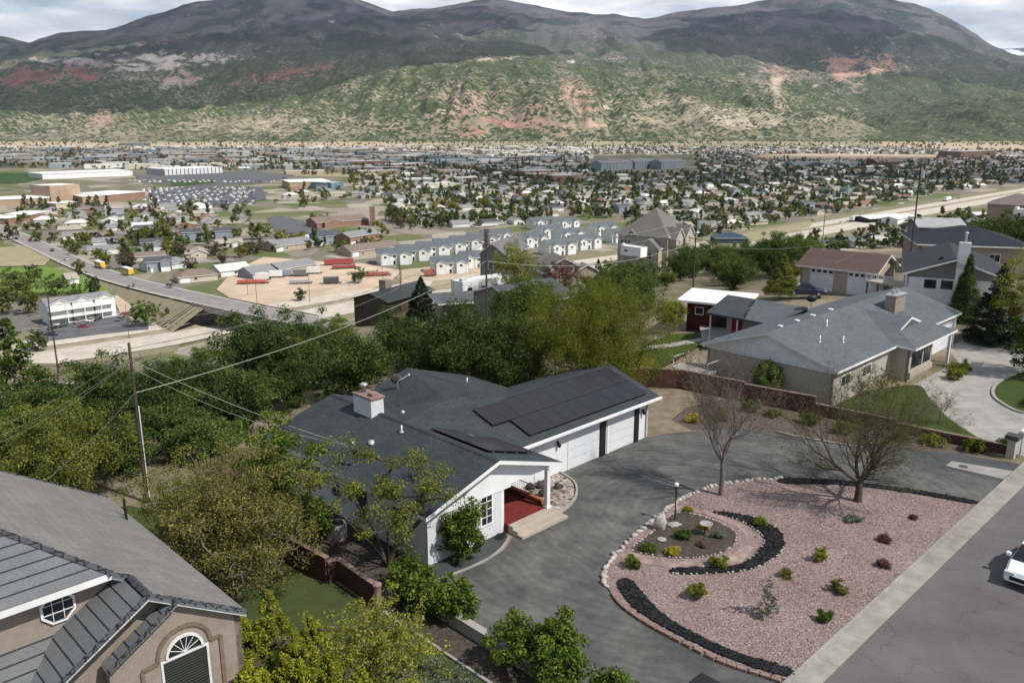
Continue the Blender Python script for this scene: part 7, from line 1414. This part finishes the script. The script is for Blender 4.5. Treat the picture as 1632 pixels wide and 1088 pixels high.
# scrub at the mountain foot
# ------------------------------------------------------------------ vehicles
def car_mesh(root, col, L=4.5, Wd=1.8, Hh=1.42, kind='sedan'):
    mp_ = PAINT('car_paint', col); w2 = Wd/2
    prof = {'sedan': [(0,.35),(.05,.62),(.28,.72),(.33,.74)], }
    xs_ = [-L/2, -L/2+.12, -L*.22, -L*.08, L*.17, L*.33, L/2-.1, L/2]
    zt = {'sedan': [.55,.78,.9,Hh,Hh-.03,.95,.86,.5], 'suv': [.7,.95,1.05,Hh,Hh,Hh-.08,1.0,.5], 'pickup': [.7,1.0,1.08,Hh,Hh-.05,.98,.98,.6]}[kind]
    F_ = ident; mb = MB(F_)
    # lower body
    bx = [(-L/2,.3,.56), (-L/2+.1,.24,.74), (-L*.27,.2,.86), (L*.3,.2,.9), (L/2-.08,.26,.84), (L/2,.34,.6)]
    rows = []
    for x, zb, zt_ in bx:
        e = .12 if abs(x) > L/2-.2 else 0; i = len(mb.v); rows.append(i)
        for (yy, zz) in ((-w2+e+.06,zb), (-w2+e,zb+.12), (-w2+e,zt_-.1), (-w2+e+.1,zt_), (w2-e-.1,zt_), (w2-e,zt_-.1), (w2-e,zb+.12), (w2-e-.06,zb)): mb.v.append((x, yy, zz))
    for a, b_ in zip(rows, rows[1:]):
        for k in range(8): mb.f.append([a+k, b_+k, b_+(k+1)%8, a+(k+1)%8][::-1]); mb.m.append(0)
    mb.f.append([rows[0]+k for k in range(8)]); mb.m.append(0); mb.f.append([rows[-1]+k for k in range(8)][::-1]); mb.m.append(0)
    mb.build('body', mp_, root, local=False)
    g_ = MB(F_); cx = {'sedan': (-L*.27, -L*.1, L*.16, L*.36), 'suv': (-L*.24, -L*.12, L*.38, L*.47), 'pickup': (-L*.22, -L*.1, L*.12, L*.16)}[kind]; i = len(g_.v); zb = .84
    for x, z, ins in ((cx[0], zb, .08), (cx[1], Hh-.02, .26), (cx[2], Hh-.02, .26), (cx[3], zb, .08)):
        g_.v += [(x, -w2+ins, z), (x, w2-ins, z)]
    for q in ((0,2,3,1), (2,4,5,3), (4,6,7,5), (0,6,4,2), (1,3,5,7)): g_.f.append([i+k for k in q]); g_.m.append(0)
    cab = g_.build('glass', m_glass, root)
    MB(F_).prism([(cx[1]-.02,-w2+.25), (cx[2]+.02,-w2+.25), (cx[2]+.02,w2-.25), (cx[1]-.02,w2-.25)], Hh-.03, Hh+.015).build('roof_panel', mp_, root)
    for sx in (-L*.31, L*.31):
        for sy in (-1, 1):
            wh = MB(F_); y0 = sy*(w2-.1); wh.tube([(sx, y0-.1, .32), (sx, y0+.1, .32)], .32, 14); o = wh.build('wheel', m_tire, root); MB(F_).tube([(sx, y0+sy*.101, .32), (sx, y0+sy*.115, .32)], .19, 10).build('rim', m_metal, o)
    if kind == 'sedan':
        for sy in (-1, 1):
            MB(F_).box(-L/2-.01, -L/2+.25, sy*(w2-.32)-.2, sy*(w2-.32)+.2, .6, .72).build('headlight', PAINT('lamp_lens', (.6,.62,.65), .1), root); MB(F_).box(L/2-.1, L/2+.005, sy*(w2-.35)-.2, sy*(w2-.35)+.2, .66, .8).build('tail_light', PAINT('red_lens', (.3,.01,.01), .2), root)
            MB(F_).box(-L*.2-.1, -L*.2+.1, sy*(w2+.1)-.09, sy*(w2+.1)+.09, .88, 1.02).build('mirror', mp_, root)
        MB(F_).box(-L/2-.015, -L/2+.05, -.55, .55, .38, .56).build('grille', m_black, root)
    return root
def vehicle(lb, p, yaw, col, kind='sedan', group=None, **kw):
    r = thing('parked_car' if kind != 'x' else 'car', lb, 'car' if kind != 'pickup' else 'pickup truck', (0,0,0), group); car_mesh(r, col, kind=kind, **kw); r.location = p; r.rotation_euler = (0, 0, yaw); return r
vehicle('white sedan on the street at the right edge with dark windows', S(10.7,-22.3,.01), YAW, (.75,.76,.78)); bpy.context.view_layer.update()
vehicle('dark blue car parked before the brown roofed garage', at(1284,470,0), R(165), (.01,.015,.05)); p = hit(520,544); vehicle('black pickup parked on the lane among the slope junipers', p+Vector((0,0,.05)), R(10), (.01,.01,.012), 'pickup', L=5.4, Hh=1.7)
p = hit(1058,416); vehicle('black car parked in front of the mansion', p, R(5), (.01,.01,.012), 'suv', Hh=1.7)
p = hit(1505,412); vehicle('white car parked beside the grey metal barn', at(1505,414,0), R(30), (.7,.7,.7))
for k, (px, py, c_, kd, lb, a) in enumerate(((84,524,(.01,.012,.02),'sedan','black car parked leftmost on the motel lot',80), (82,534,(.02,.04,.09),'sedan','dark blue car in the front row of the motel lot',-10), (101,520,(.05,.05,.05),'suv','dark grey car close to the motel staircase',80), (133,522,(.25,.02,.03),'sedan','red car on the motel lot',-10), (125,514,(.3,.3,.3),'sedan','grey car parked against the motel',80), (146,512,(.6,.6,.6),'sedan','silver car parked against the motel centre',80), (155,510,(.03,.03,.03),'suv','black car parked against the right half of the motel',80), (192,510,(.08,.1,.1),'suv','grey green car alone on the right of the motel lot',80), (198,503,(.2,.02,.02),'sedan','dark red car at the back of the motel lot',80))):
    vehicle(lb, at(px, py, FLOOR+.34), R(a), c_, kd)
for k, (px, py, z, c_, lb, a) in enumerate(((26,381,-52,(.01,.01,.012),'black car farthest up the town road at the left',-52), (48,383,-52,(.4,.05,.04),'red and white car on the town road at the left',-52), (83,400,-52,(.02,.03,.06),'dark blue car midway down the town road',-52), (106,414,-51.9,(.6,.6,.62),'silver car before the first bus',-50), (125,418,-51.8,(.05,.05,.06),'dark car just ahead of the first school bus',-50), (174,428,-51.3,(.1,.1,.1),'grey car between the two school buses',-40), (271,456,-47.8,(.05,.06,.08),'small dark blue car nearest the overpass',-35), (48,428,-52,(.02,.02,.02),'black car on the side road by the park',5))):
    p = at(px, py, z+.58); vehicle(lb, p, R(a), c_)
def bus(lb, px, py, z, a, white=False):
    r = thing('school_bus', lb, 'bus', (0,0,0)); yb = PAINT('bus_yellow', (.6,.36,.04)); L = 10
    MB(ident).box(-L/2, L/2-1.2, -1.2, 1.2, .5, 3.0).box(L/2-1.2, L/2, -1.1, 1.1, .5, 1.6).build('body', yb, r); MB(ident).box(-L/2+.1, L/2-1.4, -1.15, 1.15, 3.0, 3.12).build('roof', m_trim, r); MB(ident).box(-L/2+.4, L/2-1.5, -1.23, 1.23, 1.8, 2.5).build('window_band', m_glass, r)
    for sx in (-3, 3.4):
        for sy in (-1, 1): MB(ident).tube([(sx, sy*1.2-.12, .5), (sx, sy*1.2+.12, .5)], .5, 12).build('wheel', m_tire, r)
    r.location = at(px, py, z+.58); r.rotation_euler = (0, 0, R(a))
bus('yellow school bus with white roof, upper of the two on the town road', 160, 426, -51.4, -45); bus('yellow school bus nearer the overpass on the town road', 203, 436, -50.3, 135)
def truck(lb, px, py, z, a, col, L=16, cabc=(.6,.6,.6), nm='semi_truck', cat='truck'):
    r = thing(nm, lb, cat, (0,0,0)); MB(ident).box(-L/2, L/2-3.2, -1.25, 1.25, 1.1, 4.0).build('trailer', PAINT('trailer_skin', col), r); MB(ident).prism([(L/2-2.8,-1.1), (L/2-.3,-1.1), (L/2,-.8), (L/2,.8), (L/2-.3,1.1), (L/2-2.8,1.1)], .7, 3.0).build('cab', PAINT('cab_paint', cabc), r); MB(ident).box(L/2-.35, L/2+.02, -.95, .95, 1.9, 2.6).build('windscreen', m_glass, r)
    for sx in (-L/2+1.2, -L/2+2.5, L/2-4, L/2-1):
        for sy in (-1, 1): MB(ident).tube([(sx, sy*1.1-.15, .5), (sx, sy*1.1+.15, .5)], .5, 10).build('wheel', m_tire, r)
    r.location = at(px, py, z+.2); r.rotation_euler = (0, 0, R(a))
truck('white semi truck on the freeway left of the silver roofed shed', 1362, 352, FLOOR+.15, 50, (.75,.75,.75)); truck('white lorry farther up the freeway to the right', 1510, 320, FLOOR+.15, 50, (.7,.7,.7), 20); vehicle('small white car following the semi truck', at(1340, 356, FLOOR+.15), R(50), (.7,.7,.7)); vehicle('red car ahead of the far white lorry', at(1528, 317, FLOOR+.15), R(50), (.4,.05,.05)); vehicle('dark car on the near freeway lane below the white truck', at(1295,353,FLOOR+.15), R(50), (.03,.03,.03))
# trailer yard
for k, (px, py, L, c_, a, lb) in enumerate(((540,422,15,(.26,.05,.045),14,'long red trailer at the back of the dirt yard'), (548,428,12,(.24,.05,.04),14,'red flatbed stacked behind the long red one'), (592,440,17,(.28,.055,.045),14,'long red steel beam load on the right of the dirt yard'), (580,434,12,(.6,.5,.36),14,'cream container left of the red beam load'), (402,452,13,(.4,.08,.06),8,'low red trailer at the left of the dirt yard'), (418,446,6,(.62,.6,.56),8,'white box truck body in the trailer row'), (440,442,6,(.66,.66,.66),8,'white van beside the red cab'), (455,440,6,(.2,.24,.3),8,'blue grey van in the trailer row'), (478,440,6,(.12,.12,.12),8,'black pickup sized trailer in the row'), (500,436,6,(.6,.6,.6),8,'silver caravan in the trailer row'), (528,452,7,(.05,.05,.05),8,'dark equipment trailer alone in the dirt yard'), (478,452,9,(.3,.3,.3),8,'grey skip container low in the dirt yard'), (684,440,5,(.25,.08,.05),14,'rusty machine beside the white townhouses'))):
    r = thing('cargo_trailer', lb, 'trailer', (0,0,0)); h_ = 1.2 if 'beam' in lb or 'low' in lb or 'flatbed' in lb else 2.6; MB(ident).box(-L/2, L/2, -1.2, 1.2, .7, .7+h_).build('load_box', PAINT('yard_paint', c_, .6), r); MB(ident).box(-L/2, L/2+1.2, -1.0, 1.0, .5, .7).build('chassis', m_dark, r)
    for sx in (-L*.3, -L*.3+1.1, L*.35):
        for sy in (-1, 1): MB(ident).tube([(sx, sy*1.05-.12, .4), (sx, sy*1.05+.12, .4)], .4, 8).build('wheel', m_tire, r)
    r.location = at(px, py, FLOOR+.3); r.rotation_euler = (0, 0, R(a))
# cars in the dealership lots
CM = []
for c_ in ((.7,.7,.7), (.75,.75,.76), (.03,.03,.035), (.25,.26,.28), (.05,.09,.2), (.16,.04,.04)):
    L, w2 = 4.6, .9; mb = MB(ident); b_ = [(-L/2,.7),(-L*.3,.95),(-L*.12,1.5),(L*.25,1.5),(L*.38,1.0),(L/2,.85)]; i = 0
    for x, z in b_: mb.v += [(x,-w2,.3), (x,w2,.3), (x,w2*.85,z), (x,-w2*.85,z)]
    for k in range(5):
        for q in range(4): mb.f.append([4*k+q, 4*k+(q+1)%4, 4*k+4+(q+1)%4, 4*k+4+q]); mb.m.append(1 if (q == 2 and k in (1, 3)) else 0)
    mb.f.append([3,2,1,0]); mb.m.append(0); mb.f.append([20,21,22,23]); mb.m.append(0)
    o = mb.build('parked_car', [PAINT('lot_car_paint', c_), m_glass], local=True); CM.append(o)
CN = ['white', 'silver white', 'black', 'grey', 'blue', 'red']; fc = [True]*6; nc_ = 0
for (x0, x1, y0, y1, st) in ((245, 418, 300, 327, 0), (225, 455, 277, 291, 0), (455, 500, 346, 368, 1)):
    A = W2(x0, y1); Bp = W2(x1, y0); yy = A[1]
    while yy < Bp[1] and nc_ < 280:
        xx0 = (x0-816)/FPX/.985*yy; xx = xx0; xe = (x1-816)/FPX/.985*yy
        while xx < xe and nc_ < 280:
            if rt_.random() < (.8 if not st else .12):
                k = rt_.choice((0,0,0,0,1,1,1,2,3,3,4,5)); o = CM[k] if fc[k] else CM[k].copy()
                if not fc[k]: COL.objects.link(o)
                fc[k] = False; o.location = (xx, yy, FLOOR+.45); o.rotation_euler = (0, 0, R(90)+rt_.uniform(-.05, .05)); tag(o, CN[k]+' car parked among the rows of the big valley car lots', 'car', CN[k]+' cars in the valley car lots'); nc_ += 1
            xx += 6.4
        yy += 15
# ------------------------------------------------------------------ poles and wires
def pole(lb, base, H_, r=.14, arms=(), box=False, mat=None):
    t_ = thing('utility_pole', lb, 'utility pole', tuple(base)); b_ = Vector(base)
    MB(ident).tube([tuple(b_), tuple(b_+Vector((0,0,H_)))], [r, r*.65], 10).build('shaft', mat or m_pole, t_)
    for z, L, a in arms: d = Vector((math.cos(a), math.sin(a), 0))*L/2; c_ = b_+Vector((0,0,z)); ca_ = MB(ident).tube([tuple(c_-d), tuple(c_+d)], .07, 4).build('crossarm', m_wood, t_); [MB(ident).tube([tuple(c_+d*f+Vector((0,0,.05))), tuple(c_+d*f+Vector((0,0,.3)))], .05, 6).build('insulator', m_conc, ca_) for f in (-.9, 0, .9)]
    if box: MB(ident).tube([tuple(b_+Vector((.3,-.1,H_-2))), tuple(b_+Vector((.3,-.1,H_-1)))], .28, 10).build('transformer', m_metal, t_)
    return b_+Vector((0,0,H_))
P1 = Vector(S(-15.11,13.65,-.1)); top1 = pole('near wooden utility pole with dashed white guard left of the white house', P1, 9.0, .11, ((8.0,1.6,R(70)),))
MB(ident).tube([tuple(P1+Vector((.17,-.05,0))), tuple(P1+Vector((.15,-.05,5.6)))], .03, 5).build('cable_guard', m_trim, bpy.data.objects['utility_pole'])
P2 = hit(776,545); P2 = Vector((P2.x, P2.y, P2.z)); h2 = 11.5; pole('utility pole standing in front of the brown hillside behind the white house', P2, h2, .12, ((h2-1.2,3.0,R(120)),))
P3 = hit(1104,470); pole('utility pole with a white transformer near the mansion drive', P3, 11, .12, ((7.6,3.4,R(110)),), True)
P4 = Vector(at(1449,425,0)); pole('tall utility pole left of the grey metal barn', P4, 14.5, .13, ((7.0,2.6,R(110)),), True)
P5 = hit(1309,405); pole('thin utility pole above the brown roofed garage', P5, 12, .1)
P6 = hit(640,510); pole('pale utility pole beside the brown house', P6, 12, .12, ((10.8,2,R(110)),))
for k, (px, py, h_) in enumerate(((94,600,9), (206,540,12), (236,525,12))): q = hit(px, py); pole(['short utility pole beside the freeway at far left', 'utility pole on the bank above the motel lot', 'second utility pole on the dry bank near the motel'][k], q, h_, .1)
for k, (px, py, h_) in enumerate(((410,488,14), (494,482,13), (395,470,12), (610,452,13))): q = Vector(at(px, py, FLOOR)); pole(['utility pole at the edge of the dirt yard nearest the overpass', 'utility pole midway along the dirt yard', 'utility pole behind the low red trailer', 'utility pole at the right of the dirt yard'][k], q, h_, .11)
def wire(lb, a, b_, sag=.8, r=.022, mat=None):
    a, b_ = Vector(a), Vector(b_); r *= .62; P = [a.lerp(b_, i/24)-Vector((0,0,4*sag*(i/24)*(1-i/24))) for i in range(25)]
    o = MB(ident).tube([tuple(p) for p in P], r, 5).build('cable', mat or m_wire); tag(o, lb, 'cable')
def dep(px, py, y):  # point on the pixel ray at forward distance y
    d = ray(px, py); k = y/d[1]; return Vector((d[0]*k, y, HC+d[2]*k))
A1 = P1+Vector((0,0,8.1)); L1 = P1+Vector((0,0,6.3))
wire('upper of three cables running from the near pole to the left edge', A1+Vector((-.3,.6,.2)), dep(-60,700,34), .4, .014, m_wired); wire('middle of three cables running from the near pole to the left edge', A1, dep(-60,716,33), .4, .014, m_wired); wire('lowest of three cables running from the near pole to the left edge', A1+Vector((.3,-.6,.2)), dep(-60,730,32), .45, .014, m_wired)
wire('bright service cable from the near pole down to the white house', A1, Vector(S(-8.3,4.6,4.0)), .25, .022); wire('service cable from the near pole to the roof mast', A1+Vector((0,0,-.4)), Vector(S(-8.3,3.9,4.1)), .6, .016)
wire('thick bright cable from the near pole to the pole behind the house', L1, P2+Vector((0,0,8.6)), 1.0, .04); wire('cable drooping from the near pole to the lower left', L1, dep(-60,860,28), .5, .018, m_wired)
wire('thin cable above the thick one between the two poles', A1+Vector((0,0,.6)), P2+Vector((0,0,10.4)), 1.0, .03, m_wired)
for k, (z2, z3, r_w, lb) in enumerate(((8.6,7.2,.05,'lowest thick cable from the middle pole to the transformer pole'), (10.3,9.4,.035,'middle cable from the middle pole to the transformer pole'), (11.4,10.6,.035,'top cable from the middle pole to the transformer pole'))): wire(lb, P2+Vector((0,0,z2)), P3+Vector((0,0,z3)), 1.6, r_w)
wire('upper cable from the transformer pole to the tall right pole', P3+Vector((0,0,9.5)), P4+Vector((0,0,12.6)), 2.0, .04, m_wired); wire('lower cable from the transformer pole to the tall right pole', P3+Vector((0,0,7.2)), P4+Vector((0,0,7.0)), 2.4, .045, m_wired); wire('cable falling from the tall right pole behind the brown roofed garage', P4+Vector((0,0,8)), dep(1330,420,90), .6, .03, m_wired)
wire('long cable from the middle pole to the pole by the brown house', P2+Vector((0,0,10.4)), P6+Vector((0,0,10.6)), .8, .04); wire('lower cable from the middle pole to the pole by the brown house', P2+Vector((0,0,7.5)), P6+Vector((0,0,6.5)), .8, .04); wire('lower cable from the pole by the brown house to the left edge', P6+Vector((0,0,7)), dep(-80,625,70), 2.5, .035)
wire('top cable crossing the valley view from brown house pole to left edge', P6+Vector((0,0,10.8)), dep(-80,530,150), 3.5, .05); wire('far cable crossing above the dirt yard toward the left edge', dep(900,352,240), dep(235,480,200), 3, .06); wire('far cable continuing past the motel to the left edge', dep(235,480,200), dep(-80,532,170), 2, .06)
# wooden fence by the golden juniper and little birdhouse
t_ = thing('wooden_fence', 'weathered wooden fence corner behind the leafy tree left of the white house', 'fence', S(-12,14,0)); mb = MB()
for k in range(15): mb.box(-12.6+k*.22, -12.42+k*.22, 12.9, 12.94, 0, 1.75+.05*(k % 2))
for k in range(9): mb.box(-9.3, -9.26, 11.2+k*.22, 11.38+k*.22, 0, 1.75)
mb.build('board', m_wood, t_)
for (x, y) in ((-12.6,12.85), (-9.3,12.9), (-9.3,11.1)): MB().box(x-.06, x+.06, y-.06, y+.06, 0, 1.95).build('post', m_wood, t_)
t_ = thing('birdhouse', 'small white birdhouse with grey roof among the trees behind the white house', 'birdhouse', tuple(at(745,604,0))); p = at(745,604,0); x, y = p.x, p.y
MB(ident).tube([(x,y,0), (x,y,1.2)], .05, 6).build('post', m_wood, t_); MB(ident).box(x-.45, x+.45, y-.4, y+.4, 1.2, 1.75).build('box', m_trim, t_); MB(ident).slab([(x-.65,y-.6,1.72), (x+.65,y-.6,1.72), (x+.65,y,2.1), (x-.65,y,2.1)], .04).slab([(x+.65,y+.6,1.72), (x-.65,y+.6,1.72), (x-.65,y,2.1), (x+.65,y,2.1)], .04).build('roof', m_conc, t_)
# hillside lane
LP = [hit(*q) for q in ((440,575), (470,556), (560,545), (640,556), (700,520), (760,530))]
strip('lane', smooth_loop([tuple(p) for p in LP], 8, False), 4.2, .14, M('lane_gravel', (.3,.26,.22), (.23,.2,.165), .6, .95), zf=tz)
# ------------------------------------------------------------------ clouds (their shade falls on parts of the land) and haze
haze_box()
cloud(60, 40, 330, 130, T=.74, seed=1)
cloud(600, 1500, 800, 480, T=.42, seed=2)
cloud(-900, 2000, 700, 450, T=.5, seed=3)
cloud(-2600, 6600, 1900, 1500, T=.25, seed=4)
cloud(1750, 8200, 900, 900, T=.2, seed=5)
cloud(-1500, 8400, 900, 700, T=.4, seed=6)
cloud(-3600, 8800, 1500, 900, T=.45, seed=7)
cloud(3400, 7600, 900, 800, T=.5, seed=8)

# ------------------------------------------------------------------ labels that point to one thing among many alike
LMK = [('the white house chimney',600,640),('the near utility pole',210,650),('the overpass',410,490),('the motel',130,495),('the brown house',620,480),('the beige mansion',1040,380),('the brown roofed garage',1340,430),('the tall grey house',785,430),('the teal barn',1165,372),('the brick church',550,345),('the trailer yard',480,440),('the car lots',330,305),('the tan block',105,305),('the apartment blocks',1025,260),('the red barn',1418,260),('the silver roofed shed',1415,340),('the white townhouses',720,400),('the wide low office',500,290),('the middle utility pole',777,480),('the grey metal barn',1495,390),('the storage buildings',1315,262),('the hospital block',1560,250),('the long pale warehouse',140,275),('the striped warehouse',310,270)]
ORD = ['nearest','second nearest','third nearest','fourth nearest','fifth nearest','sixth nearest','seventh nearest','eighth nearest','ninth nearest','tenth nearest','eleventh nearest','twelfth nearest']
gr = {}
for o in bpy.data.objects:
    if o.parent is None and o.get('group') and 'label' in o and any(k in o['group'] for k in ('on the slope', 'valley town', 'houses in the valley', 'townhouses')): gr.setdefault(o['group'], []).append(o)
for g_, L in gr.items():
    cells = {}
    for o in L:
        px, py = pxof(*o.location); n, lx, ly = min(LMK, key=lambda q: (q[1]-px)**2+((q[2]-py)*1.8)**2)
        dx, dy = px-lx, (py-ly)*1.8; d = ('right of' if dx > 0 else 'left of') if abs(dx) > abs(dy) else ('below' if dy > 0 else 'above'); cells.setdefault((n, d), []).append((dx*dx+dy*dy, o))
    for (n, d), C in cells.items():
        C.sort(key=lambda q: q[0])
        for i, (_, o) in enumerate(C):
            base = o['label'].replace(' in the valley town', '').replace(' on the slope', '').replace(' below the white house', '').replace(' between the slope junipers', '').replace(' among the junipers', '').replace('new white two storey townhouse with grey roof and paired front gables', 'new white townhouse with paired gables')
            pre = ORD[i] if i < 12 else 'outermost' if i == len(C)-1 else 'outer one'
            o['label'] = base+', '+(pre+' '+d+' '+n if len(C) > 1 else d+' '+n)
